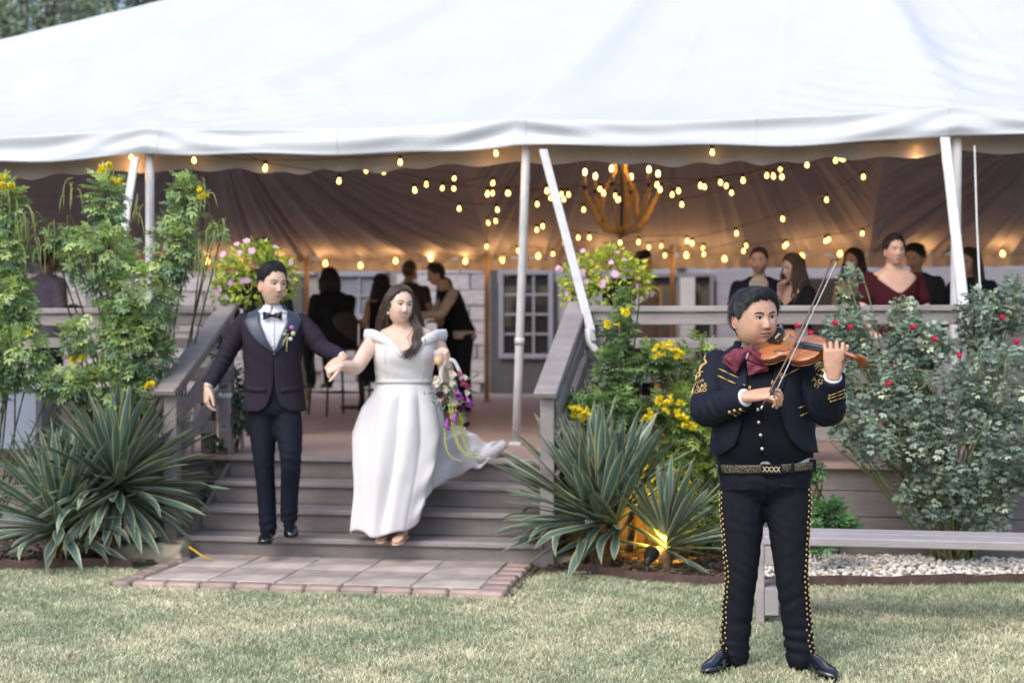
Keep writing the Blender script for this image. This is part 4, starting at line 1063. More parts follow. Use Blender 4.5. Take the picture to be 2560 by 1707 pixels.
# ================================================================== FIGURE TOOLS
def skin(name, c): return M('skin_' + name, c, .42, .10, 30, .10, 220, attr=True, sss=.12, spec=.45)
class Fig:
    """a person: local x = to the right of the picture, y = away from the lens, z = up, origin on what carries the feet"""
    def __init__(s, label, px, D, z0, yaw=0.0, group=None, k=1.0):
        s.k = k
        o = pt(px, YH, D); s.o = np.array((o.x, o.y, z0))
        ex, ey = np.array((CT, ST, 0)), np.array((-ST, CT, 0))
        c, q = math.cos(yaw), math.sin(yaw)
        s.A = np.stack([ex * c + ey * q, -ex * q + ey * c, np.array((0, 0, 1.0))], 1)
        s.root = thing('person', label, 'person', s.o, group)
    def W(s, V): return np.asarray(V, float) * s.k @ s.A.T + s.o
    def add(s, name, geo, mat, parent=None, smooth=True, col=None, kind=None):
        return mk(name, (s.W(geo[0]), geo[1]), mat, parent or s.root, smooth, col, None, kind)
    def inst(s, name, me, mloc, parent=None):
        m = Matrix.Identity(4)
        for i in range(3):
            for j in range(3): m[i][j] = s.A[i][j]
            m[i][3] = s.o[i]
        return inst(name, me, parent or s.root, m @ mloc)
class Torso:
    def __init__(s, secs, n=120):
        s.secs = np.array(secs, float); s.D = spline(s.secs, n)
        k = np.argsort(s.D[:, 0], kind='stable'); s.D = s.D[k]
    def at(s, z, j): return np.interp(z, s.D[:, 0], s.D[:, j])
    def pt(s, a, z, off=0.0):
        a, z = np.broadcast_arrays(np.asarray(a, float), np.asarray(z, float))
        w, df, db, p = s.at(z, 3) + off, s.at(z, 4) + off, s.at(z, 5) + off, s.at(z, 6)
        sa, ca = np.sin(a), np.cos(a)
        x = s.at(z, 1) + w * np.sign(sa) * np.abs(sa) ** (2 / p)
        y = s.at(z, 2) - np.where(ca > 0, df, db) * np.sign(ca) * np.abs(ca) ** (2 / p)
        return np.stack([x, y, z], -1)
    def ang(s, x, z, off=0.0):
        """front angle whose surface point has this x"""
        q = np.clip((x - s.at(z, 1)) / (s.at(z, 3) + off), -.999, .999); p = s.at(z, 6)
        return np.arcsin(np.sign(q) * np.abs(q) ** (p / 2))
    def solid(s, z0, z1, off=0.0, n=30, rows=34):
        zz = np.linspace(z0, z1, rows); a = np.linspace(0, 2 * math.pi, n, endpoint=False)
        V = s.pt(a[None, :], zz[:, None], off).reshape(-1, 3)
        Fc = grid_faces(rows, n, True)
        c0, c1 = s.pt(np.array([0., math.pi]), z0, off).mean(0), s.pt(np.array([0., math.pi]), z1, off).mean(0)
        V = np.vstack([V, [c0], [c1]]); k = rows * n
        Fc = [q for q in Fc] + [(k, (j + 1) % n, j) for j in range(n)] + [(k + 1, (rows - 1) * n + j, (rows - 1) * n + (j + 1) % n) for j in range(n)]
        return V, Fc
def cloth(T, A, Z, off, th=.005, ripple=None):
    """sheet on the torso: A, Z are (r,c) grids of angle and height"""
    off = np.broadcast_to(off, A.shape)
    Po = np.stack([T.pt(A[i], Z[i], 0) for i in range(A.shape[0])])
    Nn = np.stack([T.pt(A[i], Z[i], .02) for i in range(A.shape[0])]) - Po; Nn /= np.linalg.norm(Nn, axis=-1, keepdims=True) + 1e-9
    d = off if ripple is None else off + ripple
    O = Po + Nn * d[..., None]; I = O - Nn * th
    return slab(O[:, ::-1], I[:, ::-1])
def limb(P, R, n=16, m=None, ends=True):
    P = np.asarray(P, float); R = np.asarray(R, float)
    m = m or 8 * (len(P) - 1)
    Q = spline(P, m); RR = spline(R[:, None] if R.ndim == 1 else R, m)
    if RR.shape[1] == 1: RR = np.repeat(RR, 2, 1)
    g = [tube(Q, RR, n)]
    if ends:
        g += [ell(Q[0], RR[0].mean() * .98, 12, 8), ell(Q[-1], RR[-1].mean() * .98, 12, 8)]
    return join(g)
def folds(geo, specs, seed=1, fine=.0015):
    V, Fc = geo; V = np.asarray(V).copy(); N = vnormals(V, Fc); r = np.random.default_rng(seed)
    d = np.zeros(len(V))
    for (c, ax, rad, amp, lam) in specs:
        q = V - np.array(c, float); ax = np.array(ax, float); ax /= np.linalg.norm(ax)
        ph = r.uniform(0, 6.28, 4); k, k2 = r.normal(size=3) * 14, r.normal(size=3) * 30
        w_ = np.sin(2 * math.pi * (q @ ax) / lam + ph[0] + 2.2 * np.sin(q @ k + ph[1]) + .8 * np.sin(q @ k2 + ph[3]))
        d += amp * np.exp(-(np.linalg.norm(q, axis=1) / rad) ** 2) * (w_ - .35 * w_ ** 2) * (.55 + .45 * np.sin(q @ k[::-1] * 1.3 + ph[2]))
    if fine:
        for k in range(4):
            f = r.normal(size=3) * (16, 16, 9) * 1.5 ** k; d += .6 * fine / 1.4 ** k * np.sin(V @ f + r.uniform(0, 6) + 1.5 * np.sin(V @ (r.normal(size=3) * 18)))
    return V + N * d[:, None], Fc
def rot3(yaw=0, pitch=0, roll=0):
    """head turn: yaw to the right of the picture, pitch chin down, roll top to the right"""
    return np.array(Matrix.Rotation(math.radians(yaw), 3, 'Z') @ Matrix.Rotation(math.radians(pitch), 3, 'X') @ Matrix.Rotation(math.radians(roll), 3, 'Y'))

# --- heads
def g2(x, z, cx, cz, sx, sz): return np.exp(-((x - cx) / sx) ** 2 - ((z - cz) / sz) ** 2)
def head_base(phi, t, sp):
    """phi 0 = face, + = its left cheek as seen (+x); t 1 top .. -1 bottom"""
    Wd, jw, ln = sp.get('w', 1.0), sp.get('jowl', 0.0), sp.get('len', 1.0)
    p = np.where(t > 0, 2.25, 2.7 + .3 * jw)
    rho = np.clip(1 - np.abs(t) ** p, 0, 1) ** (1 / p)
    z = np.where(t > 0, t * .117, t * .121 * ln)
    sx, cy = np.sin(phi), np.cos(phi)
    low = sstep(0.0, -.118, z)
    kx = 1 - (.36 - .28 * jw) * low ** 1.25
    x = .0755 * Wd * kx * rho * np.sign(sx) * np.abs(sx) ** .92
    fr = .093 * (1 - .05 * low) ; bk = .100 * (1 - .55 * sstep(-.005, -.10, z))
    y = -np.where(cy > 0, fr, bk) * rho * np.sign(cy) * np.abs(cy) ** .95
    return x, y, z
def head_geo(sp, nr=72, nc=80):
    tt = np.cos(np.linspace(0.02, math.pi - .02, nr)); ph = np.linspace(-math.pi, math.pi, nc, endpoint=False)
    ph = ph - .42 * np.sin(ph)                      # denser over the face
    PH, TT = np.meshgrid(ph, tt); x, y, z = head_base(PH, TT, sp)
    f = sstep(.15, .75, np.cos(PH)); ax = np.abs(x); jw = sp.get('jowl', 0)
    d = .0035 * g2(ax, z, .028, .021, .02, .009) - .0085 * g2(ax, z, .031, .0, .0145, .0105) - .004 * g2(ax, z, .016, .003, .008, .012)
    ns = sp.get('nose', 1.0)
    rid = sstep(.018, -.034, z) * sstep(-.052, -.041, z)
    d += ns * (.0045 + .0155 * rid) * rid ** .35 * np.exp(-(x / (.0085 + .0045 * rid)) ** 2)
    d += ns * .0085 * g2(ax, z, .0125, -.0395, .0065, .0065)
    lp = sp.get('lips', 1.0); sm = sp.get('smile', 0.0); zc = -.0690 + sm * .010 * (ax / .025) ** 2
    d += lp * .0065 * np.exp(-((z - zc - .0058) / .0045) ** 2) * np.exp(-(x / .021) ** 4) + lp * .0072 * np.exp(-((z - zc + .0065) / .0050) ** 2) * np.exp(-(x / .018) ** 4)
    d -= .0045 * np.exp(-((z - zc) / .0016) ** 2) * np.exp(-(x / .024) ** 6)
    d += -.003 * g2(x, z, 0, -.086, .018, .007) + .007 * g2(x, z, 0, -.106, .018, .012)
    d += .004 * g2(ax, z, .042, -.028, .02, .02) + jw * .009 * g2(ax, z, .048, -.062, .025, .032) + sm * .004 * g2(ax, z, .038, -.042, .014, .012)
    y = y - f * d
    V = np.stack([x, y, z], -1).reshape(-1, 3)
    Fc = [q[::-1] for q in grid_faces(nr, nc, True)]
    V = np.vstack([V, [V[:nc].mean(0)], [V[-nc:].mean(0)]]); k = nr * nc
    Fc += [(k, j, (j + 1) % nc) for j in range(nc)] + [(k + 1, (nr - 1) * nc + (j + 1) % nc, (nr - 1) * nc + j) for j in range(nc)]
    c = np.array(sp['skin'], float); C = np.tile(c, (len(V), 1))
    fx = sstep(.0, .03, -V[:, 1])
    bl = (g2(np.abs(V[:, 0]), V[:, 2], .045, -.03, .02, .02) * .5 + g2(V[:, 0], V[:, 2], 0, -.038, .014, .012) * .35) * fx
    C = C * (1 - bl[:, None] * np.array((.0, .30, .28)))
    if sp.get('beard'):
        bd = sp['beard'] * fx * sstep(-.03, -.07, V[:, 2]) ; C = C * (1 - bd[:, None] * .6)
    return (V, Fc), C
def ear_geo(side, sp):
    a = np.linspace(0, 2 * math.pi, 18)
    P = np.stack([0 * a, .016 * np.cos(a) + .004 * np.sin(a), .030 * np.sin(a) - .004 * np.cos(2 * a)], 1)
    rim = tube(P, .0052, 7, cap=False); disc = ell((.0, .002, -.002), (.005, .014, .026), 10, 8)
    m = Matrix.Translation((side * (.0755 * sp.get('w', 1.0) - .001), .008, -.018)) @ Matrix.Rotation(side * -.35, 4, 'Z') @ Matrix.Rotation(.12, 4, 'X')
    return xf(join([rim, disc]), m)
def strip(bvh, xs, zu, zl, rows=3, off=.0008, y0=-.3):
    xs = np.asarray(xs, float); zu = np.broadcast_to(zu, xs.shape); zl = np.broadcast_to(zl, xs.shape)
    V = []
    for r in np.linspace(0, 1, rows):
        for x, a, b in zip(xs, zu, zl):
            z = a + (b - a) * r; h = bvh.ray_cast(Vector((x, y0, z)), Vector((0, 1, 0)))
            y = h[0].y if h[0] is not None else -.08
            V.append((x, y - off, z))
    return np.array(V), [q[::-1] for q in grid_faces(rows, len(xs))]
def disc(bvh, cx, cz, r, off, n=14, zmax=None, zmin=None):
    V = []
    for k in range(n + 1):
        x, z = (cx, cz) if k == n else (cx + r * math.cos(2 * math.pi * k / n), cz + r * math.sin(2 * math.pi * k / n))
        if zmax is not None: z = min(z, zmax)
        if zmin is not None: z = max(z, zmin)
        h = bvh.ray_cast(Vector((x, -.3, z)), Vector((0, 1, 0))); y = h[0].y if h[0] is not None else -.08
        V.append((x, y - off, z))
    return np.array(V), [(n, (k + 1) % n, k) for k in range(n)]
def hairline(phi, style):
    a = np.abs((phi + math.pi) % (2 * math.pi) - math.pi)
    hl = np.interp(np.degrees(a), [0, 25, 42, 52, 64, 76, 90, 104, 125, 180], style)
    return hl
HL = {'crop': [.078, .076, .066, .052, .036, .012, .012, .0, -.055, -.078], 'full': [.080, .077, .066, .050, .030, -.004, .016, -.02, -.07, -.088],
      'long': [.088, .078, .062, .045, .025, .0, -.01, -.06, -.09, -.10], 'bald': [.112, .110, .10, .07, .045, .012, .012, -.01, -.055, -.075]}
def cap_geo(sp, style, thick, seed, top=0.0, nr=26, nc=72, rough=.004, side=1.0):
    r = np.random.default_rng(seed)
    ph = np.linspace(-math.pi, math.pi, nc, endpoint=False); hl = hairline(ph, HL[style])
    hl = hl + .004 * np.sin(ph * 13 + seed) + .003 * np.sin(ph * 29 + 2 * seed)
    V = []
    for i, f in enumerate(np.linspace(0, 1, nr)):
        zt = .1169; z = zt + (hl - zt) * (f ** 1.15)
        t = np.where(z > 0, z / .117, z / (.121 * sp.get('len', 1.0))); t = np.clip(t, -.98, .9995)
        x, y, zz = head_base(ph, t, sp)
        n = np.stack([x / .0057, y / .0087, zz / .0137], 1); n /= np.linalg.norm(n, axis=1)[:, None] + 1e-9
        th = thick * (1 - sstep(.72, 1.0, f)) * (1 + (side - 1) * sstep(.3, .9, f)) + .0015
        th = th + top * (1 - sstep(.1, .62, f)) * (1 + .35 * np.cos(ph))
        th = th + rough * (1 - sstep(.8, 1, f)) * (np.sin(ph * 17 + f * 9 + seed) * .6 + np.sin(ph * 41 + f * 21) * .5)
        V.append(np.stack([x, y, zz], 1) + n * np.broadcast_to(th, (nc,))[:, None])
    V = np.array(V); Vf = V.reshape(-1, 3)
    Fc = [q[::-1] for q in grid_faces(nr, nc, True)]
    return (Vf, Fc), V, ph
def clumps(V, ph, n, seed, length=(5, 11), lift=.006, rad=.0032, swirl=.0, back=False):
    """tapered locks lying on the cap, following it down and round"""
    r = np.random.default_rng(seed); nr, nc = V.shape[:2]; gs = []
    cen = V.reshape(-1, 3).mean(0)
    for k in range(n):
        i0 = r.integers(0, int(nr * .72)); j = r.uniform(0, nc); L = r.integers(*length); P = []
        sw = swirl + r.normal() * .07
        for q in range(7):
            f = q / 6; i = i0 + f * L * (1 + .0); jf = (j + sw * q * (1.6 if i0 > 5 else 3)) % nc; jj, fr_ = int(jf), jf - int(jf)
            i = min(nr - 1, i); i2 = min(nr - 1, int(i) + 1); a = V[int(i)][jj] * (1 - fr_) + V[int(i)][(jj + 1) % nc] * fr_; b = V[i2][jj] * (1 - fr_) + V[i2][(jj + 1) % nc] * fr_; p = a + (b - a) * (i - int(i))
            nrm = unit(p - cen); P.append(p + nrm * (lift * math.sin(math.pi * (.15 + .75 * f)) * r.uniform(.5, 1.2)))
        gs.append(tube(np.array(P), np.stack([np.array([.5, .9, 1, 1, .85, .6, .15]) * rad * r.uniform(.6, 1.3), np.array([.5, .9, 1, 1, .85, .6, .15]) * rad * .6], 1), 5))
    return join(gs)
EYEW = M('eye_white', (.62, .60, .58), .25, .03); DARK = M('dark_lash', (.012, .009, .008), .5); IRIS = M('brown_iris', (.035, .018, .010), .2)
TEETH = M('teeth', (.75, .72, .68), .3)
def head(fig, sp, pos, R, scale=1.0, detail=True, parent=None):
    """adds face pieces as children; returns skin geometry and colours in figure space"""
    (V, Fc), C = head_geo(sp, *((72, 80) if detail else (34, 40)))
    bvh = BVHTree.FromPolygons([Vector(v) for v in V], Fc)
    def to(g): return np.asarray(g[0]) * scale @ R.T + np.array(pos), g[1]
    gs, cs = [(V, Fc)], [C]
    for s in (-1, 1):
        e = ear_geo(s, sp); gs.append(e); cs.append(np.tile(np.array(sp['skin']) * (1.0, .84, .82), (len(e[0]), 1)))
    gx, gz = sp.get('gaze', (0, 0)); ew = sp.get('eyeopen', 1.0)
    if detail:
        for s in (-1, 1):
            u = np.linspace(-1, 1, 11); xs = s * .0315 + .0145 * u
            up = .0015 + .0050 * ew * (1 - u ** 2) ** .8 + .0008 * s * u; lo = .0005 - .0042 * ew * (1 - u ** 2) ** .8 + .0008 * s * u
            fig.add('eye', to(strip(bvh, xs, up, lo, 4, .0009)), EYEW)
            fig.add('iris', to(disc(bvh, s * .0315 + gx, .0008 + gz, .0057, .0013, 16, .0058 * ew + .001, -.0042 * ew)), IRIS)
            fig.add('eyelashes', to(strip(bvh, xs * 1.0 + s * .0006, up + .0022 + .0006 * sp.get('lash', 0), up - .0006, 2, .0015)), DARK)
            fig.add('eyelashes', to(strip(bvh, xs, lo + .0002, lo - .0008, 2, .0012)), M('lower_lid', tuple(np.array(sp['skin']) * .45), .5))
            ub = np.linspace(0, 1, 12); xb = s * (.0125 + .042 * ub)
            zb_ = .0185 + sp.get('browlift', 0) + .0065 * np.sin(ub * 2.4) - .004 * ub ** 3; th = sp.get('brow', .0034) * (np.sin(math.pi * np.clip(ub * .82 + .14, 0, 1)) ** .6)
            fig.add('eyebrow', to(strip(bvh, xb, zb_ + th, zb_ - th * .7, 3, .0014)), M('brow_' + sp['id'], sp['hair'], .8, .2, 300))
            fig.add('nostril', to(disc(bvh, s * .0078, -.0455, .0034, .0006)), M('nostril_shade', tuple(np.array(sp['skin']) * .22), .8))
        sm = sp.get('smile', 0); u = np.linspace(-1, 1, 15); xs = .0245 * u * (1 + .12 * sm); zc = -.069 + sm * .010 * u ** 2
        lipm = M('lips_' + sp['id'], sp.get('lip', (.42, .20, .17)), .4, .06)
        env = np.clip(1 - u ** 2, 0, 1)
        op = sm * .0048 * env ** .8
        fig.add('lip', to(strip(bvh, xs, zc + op + (.0068 - .0018 * np.exp(-(u / .16) ** 2)) * env ** .7, zc + op, 3, .0012)), lipm)
        fig.add('lip', to(strip(bvh, xs, zc - op, zc - op - .0082 * env ** .8, 3, .0012)), lipm)
        if sm > .3: fig.add('teeth', to(strip(bvh, xs * .96, zc + op * 1.05, zc - op * 1.0, 3, .0010)), TEETH)
        else: fig.add('mouth_line', to(strip(bvh, xs * 1.02, zc + .0006, zc - .0006, 2, .0018)), M('mouth_shade', tuple(np.array(sp['skin']) * .25), .6))
    return to(join(gs)), np.vstack(cs), to, bvh
# --- hands
def hand(wrist, xd, pn, side, curls, thumb=((.75, .62, .2), (.9, .35, .25)), sc=1.0, vox=.0032, spread=.05, fore=None):
    X = np.array(xd, float); X /= np.linalg.norm(X); Z = np.array(pn, float); Z -= X * (Z @ X); Z /= np.linalg.norm(Z)
    Y = np.cross(X, Z) if side == 'R' else np.cross(Z, X)
    B = np.stack([X, Y, Z], 1)
    gs = [limb([(-.015, 0, 0), (.03, 0, .0), (.092, .0, .0)], [(.030, .021), (.038, .020), (.040, .0155)], 14, 12)]
    # keep the flat of the palm across Y
    V, Fc = gs[0]; gs = []
    rows = []
    for x, wy, tz in ((-.02, .026, .020), (.0, .028, .020), (.03, .036, .019), (.06, .041, .0165), (.088, .042, .0135), (.098, .036, .010)):
        a = np.linspace(0, 2 * math.pi, 18, endpoint=False)
        rows.append(np.stack([np.full(18, x), wy * np.sign(np.cos(a)) * np.abs(np.cos(a)) ** .8 + .001, tz * np.sin(a) - .001], 1))
    V = np.vstack(rows); n = 18; Fc = grid_faces(len(rows), n, True); k = len(V); V = np.vstack([V, rows[0].mean(0)[None], rows[-1].mean(0)[None]])
    Fc += [(k, (j + 1) % n, j) for j in range(n)] + [(k + 1, (len(rows) - 1) * n + j, (len(rows) - 1) * n + (j + 1) % n) for j in range(n)]
    gs.append((V, Fc)); tips = []
    for i, (y0, L, r0) in enumerate(((.032, .074, .0086), (.0108, .082, .0089), (-.0108, .076, .0085), (-.031, .060, .0075))):
        c1, c2, c3 = [math.radians(q) for q in curls[i]]; sy = spread * (1.5 - i)
        p = np.array((.088, y0, .0)); P = [p - (.012, 0, 0), p]; a = 0
        for ln, c in ((.44, c1), (.31, c2), (.25, c3)):
            a += c; p = p + L * ln * np.array((math.cos(a) * math.cos(sy), math.sin(sy) * math.cos(a), math.sin(a))); P.append(p)
        P = np.array(P); gs.append(join([tube(np.array([P[q] + (P[q + 1] - P[q]) * f for q in range(4) for f in ((0, .5) if q < 3 else (0, .5, 1))]), np.linspace(r0 * 1.05, r0 * .78, 9), 10)] + [ell(P[q], r0 * (1.04 - .07 * q), 10, 8) for q in range(1, 5)]))
        tips.append(P[-1])
    t0 = np.array((.018, .024, .006)); d1, d2 = [np.array(q, float) / np.linalg.norm(q) for q in thumb]
    P = [t0, t0 + d1 * .040, t0 + d1 * .040 + (d1 * .4 + d2 * .6) * .034, t0 + d1 * .040 + (d1 * .4 + d2 * .6) * .034 + d2 * .027]
    gs.append(join([tube(spline(np.array(P), 12), np.linspace(.0155, .0092, 12), 10), ell(P[0], .016, 10, 8), ell(P[-1], .0092, 10, 8)]))
    V, Fc = remesh(join(gs), vox, 2)
    return (V * sc) @ B.T + np.array(wrist), Fc
def shoe(fig, heel, toe, mat, z=0.0, h=.075, w=.047, tilt=0.0, name='shoe', sole=None, pointy=1.0):
    h0, t0 = np.array((*heel, z)), np.array((*toe, z)); d = t0 - h0; L = np.linalg.norm(d); d /= L; sd = np.array((d[1], -d[0], 0))
    rows = []; prof = [(0, .030, .02, .058), (.06, .036, .0, .070), (.2, .036, .0, .072), (.36, .034, .0, .066), (.5, .038, .0, .056), (.64, .045, .0, .046), (.78, .046, .0, .040), (.9, .036, .0, .033), (.97, .022 / pointy, .003, .026), (1.0, .008, .008, .018)]
    n = 16
    for f, hw, zl, zh in prof:
        a = np.linspace(0, 2 * math.pi, n, endpoint=False)
        q = h0 + d * L * f + sd[None] * (hw * w / .047 * np.cos(a))[:, None] + np.array((0, 0, 1.0))[None] * (zl + .012 + (zh * h / .075 - zl - .012) * np.clip(.5 + .62 * np.sin(a), 0, 1))[:, None]
        rows.append(q + np.array((0, 0, tilt * (1 - f) * L)))
    V = np.vstack(rows); Fc = grid_faces(len(rows), n, True); k = len(V); V = np.vstack([V, rows[0].mean(0)[None], rows[-1].mean(0)[None]])
    Fc += [(k, (j + 1) % n, j) for j in range(n)] + [(k + 1, (len(rows) - 1) * n + j, (len(rows) - 1) * n + (j + 1) % n) for j in range(n)]
    o = fig.add(name, (V, Fc), mat)
    So, Si = [], []
    for f, hw, zl, zh in prof:
        for zz, L_ in ((.013, So), (.0, Si)):
            c = h0 + d * L * f + np.array((0, 0, zz + tilt * (1 - f) * L)); L_.append([c - sd * (hw * w / .047 + .003), c + sd * (hw * w / .047 + .003)])
    fig.add('sole', slab(np.array(So), np.array(Si)), sole or mat, o, False)
    return o
def textmesh(s, size):
    c = bpy.data.curves.new('t', 'FONT'); c.body = s; c.size = size; c.extrude = .0008; c.align_x = 'CENTER'; c.align_y = 'CENTER'; c.offset = size * .012
    o = bpy.data.objects.new('t', c); COL.objects.link(o)
    dg = bpy.context.evaluated_depsgraph_get(); me = o.evaluated_get(dg).to_mesh()
    V = np.array([v.co[:] for v in me.vertices]); Fc = [tuple(p.vertices) for p in me.polygons]
    o.evaluated_get(dg).to_mesh_clear(); bpy.data.objects.remove(o); bpy.data.curves.remove(c)
    return V, Fc
def press(bvh, V2, Fc, cx, cz, ang, off=.003, y0=-1.0, th=.0012):
    """lay a flat drawing (x,y -> x,z) on the cloth in front"""
    V2 = np.asarray(V2); c, s = math.cos(ang), math.sin(ang); V = []
    hx = [None] * len(V2); last = None
    for i, v in enumerate(V2):
        x, z = cx + v[0] * c - v[1] * s, cz + v[0] * s + v[1] * c
        h = bvh.ray_cast(Vector((x, y0, z)), Vector((0, 1, 0)))
        if h[0] is None: h = bvh.find_nearest(Vector((x, y0 + .8, z)))
        V.append((x, h[0].y - off - (th if v[2] > 0 else 0), z))
    return np.array(V), Fc
# ================================================================== VIOLIN PLAYER
NAVY = M('black_wool', (.012, .0145, .026), .7, .15, 40, .12, 260, spec=.15)
NAVY2 = M('black_vest_cloth', (.009, .010, .016), .8, .12, 40, .1, 260, spec=.15)
DENIM = M('black_trouser_cloth', (.0105, .0115, .018), .8, .18, 30, .12, 200, spec=.15)
PATENT = M('patent_leather', (.008, .009, .014), .08, .05, coat=.6, spec=.7)
SHIRT = M('white_shirt_cloth', (.72, .74, .80), .75, .04, 10, .06, 90)
GOLDT = M('gold_thread', (.62, .43, .14), .5, .2, 120, .3, 300, metal=.25)
BRASS = M('brass_button', (.50, .36, .17), .42, .1, metal=.9)
SILV = M('silver_button', (.72, .68, .62), .22, .1, metal=1.0)
BURG = M('burgundy_tie_cloth', (.17, .030, .055), .75, .45, 70, .15, 150)
VS_ = 563.0
def vp(px, py, y=0.0): return np.array(((px - 1915) / VS_, y, (1672 - py) / VS_))
vf = Fig('young man in black embroidered jacket playing a violin on the lawn', 1915, 6.314, 0.0, -math.atan((1915 - 1280) / F_PX))
SKV = dict(id='violin', skin=(.58, .355, .255), hair=(.012, .011, .014), w=1.26, jowl=1.0, len=1.04, nose=1.05, lips=1.05, lip=(.36, .15, .12), brow=.0043, gaze=(.0035, .0005), eyeopen=.95)
VT = Torso([(.84, .0, .02, .19, .125, .125, 2.4), (.92, -.005, .015, .200, .150, .13, 2.4), (1.02, -.012, .0, .208, .178, .13, 2.4), (1.12, -.015, 0, .206, .178, .13, 2.4), (1.23, -.02, 0, .202, .155, .128, 2.4), (1.31, -.025, .01, .205, .128, .122, 2.5), (1.365, -.028, .018, .192, .105, .108, 2.45), (1.405, -.034, .025, .140, .088, .09, 2.2), (1.435, -.042, .02, .088, .078, .075, 2.0), (1.47, -.048, .012, .074, .070, .072, 2.0), (1.52, -.05, .0, .070, .068, .07, 2.0)])
R_SH, R_EL, R_WR = np.array((-.215, .02, 1.345)), np.array((-.258, -.115, 1.150)), np.array((-.078, -.285, 1.220))
L_SH, L_EL, L_WR = np.array((.165, .02, 1.345)), np.array((.258, -.15, 1.160)), np.array((.276, -.325, 1.318))
LEGS = [((-.098, .015, .86), (-.103, .0, .70), (-.108, -.01, .43), (-.128, .01, .22), (-.138, .02, .05)), ((.088, .015, .86), (.098, .0, .70), (.112, -.01, .43), (.135, .01, .22), (.152, .02, .05))]
hc, hR = vp(1888, 792, -.080), rot3(33, 4, -3)
hg, hcol, hto, hb = head(vf, SKV, hc, hR, 1.0)
sk = np.array(SKV['skin'])
lh = hand(L_WR, (.03, -.10, 1), (-.12, 1, .1), 'L', ((28, 78, 55), (22, 82, 60), (20, 84, 60), (24, 78, 55)), ((.85, .55, .5), (1, .15, .3)), 1.1, .0026, .08)
rh = hand(R_WR, (.90, -.25, .16), (.18, .42, -.88), 'R', ((22, 58, 22), (30, 58, 25), (36, 60, 28), (30, 70, 40)), ((.7, .35, .6), (.9, -.1, .55)), 1.1, .0026, .11)
body = remesh(join([VT.solid(.85, 1.51, -.012), limb([R_SH, R_SH * .5 + R_EL * .5, R_EL, R_EL * .5 + R_WR * .5, R_WR], [.06, .055, .047, .040, .024]), limb([L_SH, L_SH * .5 + L_EL * .5, L_EL, L_EL * .5 + L_WR * .5, L_WR], [.06, .055, .047, .040, .024]),
    limb(LEGS[0], [.085, .08, .055, .05, .035]), limb(LEGS[1], [.085, .08, .055, .05, .035]), limb([(-.045, .02, 1.43), (-.03, -.025, 1.47), (-.03, -.04, 1.53)], [.080, .082, .074]), limb([(-.10, -.0, 1.47), (-.02, -.07, 1.468), (.03, -.05, 1.47)], [.035, .055, .035])]), .009, 3)
# the soft double chin belongs to the neck, so it is melted in above
gs = [body, hg, lh, rh]
vf.add('body', join(gs), skin('violin', SKV['skin']), None, True, np.vstack([np.tile(sk * .96, (len(body[0]), 1)), hcol, np.tile(sk * (1.04, .98, .96), (len(lh[0]), 1)), np.tile(sk * (1.1, 1.04, 1.02), (len(rh[0]), 1))]))
(cg, cV, cph) = cap_geo(SKV, 'full', .011, 4, .003, rough=.003, side=.8)
hair = join([cg, clumps(cV, cph, 260, 16, (8, 18), .017, .0007, .6), clumps(cV, cph, 1300, 6, (10, 19), .0055, .0018, .8)])
HAIRV = M('black_hair_violin', (.016, .017, .024), .34, .3, 60, .3, 160, spec=.8)
vf.add('hair', hto(hair), HAIRV)

# trousers
tro = remesh(join([VT.solid(.855, .925, .012), limb(LEGS[0], [.106, .100, .074, .068, .067]), limb(LEGS[1], [.106, .100, .074, .068, .067]), limb([(-.085, .0, .85), (.075, .0, .85)], [.125, .125]), ell((-.005, .01, .845), (.205, .155, .10)), ell((-.01, .03, .80), (.14, .12, .085))]), .0075, 8)
tro = folds(tro, [((-.13, 0, .11), (.15, .1, 1), .11, .008, .05), ((.15, 0, .11), (-.15, .1, 1), .11, .008, .05), ((-.105, 0, .43), (.7, 0, 1), .12, .004, .06), ((.11, 0, .43), (-.7, 0, 1), .12, .004, .06), ((0, -.1, .76), (.3, 0, 1), .14, .004, .045), ((-.1, -.1, .62), (.8, 0, 1), .14, .003, .08), ((.1, -.1, .62), (-.8, 0, 1), .14, .003, .08), ((-.12, -.05, .28), (.6, 0, 1), .12, .003, .07), ((.13, -.05, .28), (-.6, 0, 1), .12, .003, .07)], 3, .0013)
keep_lo = .035
tr_o = vf.add('trousers', tro, DENIM)
tbv = BVHTree.FromPolygons([Vector(v) for v in tro[0]], tro[1])
for s, x0 in ((-1, -.15), (1, .145)):     # pocket welts and fly
    P = [tbv.ray_cast(Vector((x0 + s * q * .05 - s * .035, -1, .805 + (.004 if s < 0 else .02) - .006 * q)), Vector((0, 1, 0)))[0] for q in (-1, 0, 1, 1.25)]
    P = [np.array(p) + (0, -.003, 0) for p in P if p is not None]
    vf.add('pocket_welt', tube(np.array(P), np.tile((.003, .009), (len(P), 1)), 6), DENIM, tr_o)
P = [np.array(tbv.ray_cast(Vector((.002, -1, z)), Vector((0, 1, 0)))[0]) + (0, -.002, 0) for z in np.linspace(.87, .73, 6)]
vf.add('fly_seam', tube(np.array(P), .0028, 5), DENIM, tr_o)
con = to_mesh('concho', *ell((0, 0, 0), (.0050, .0042, .0066), 10, 7), BRASS)
link = to_mesh('chain_link', *ell((0, 0, 0), (.0038, .0038, .007), 7, 5), M('pale_gold', (.75, .52, .26), .35, .1, metal=.8))
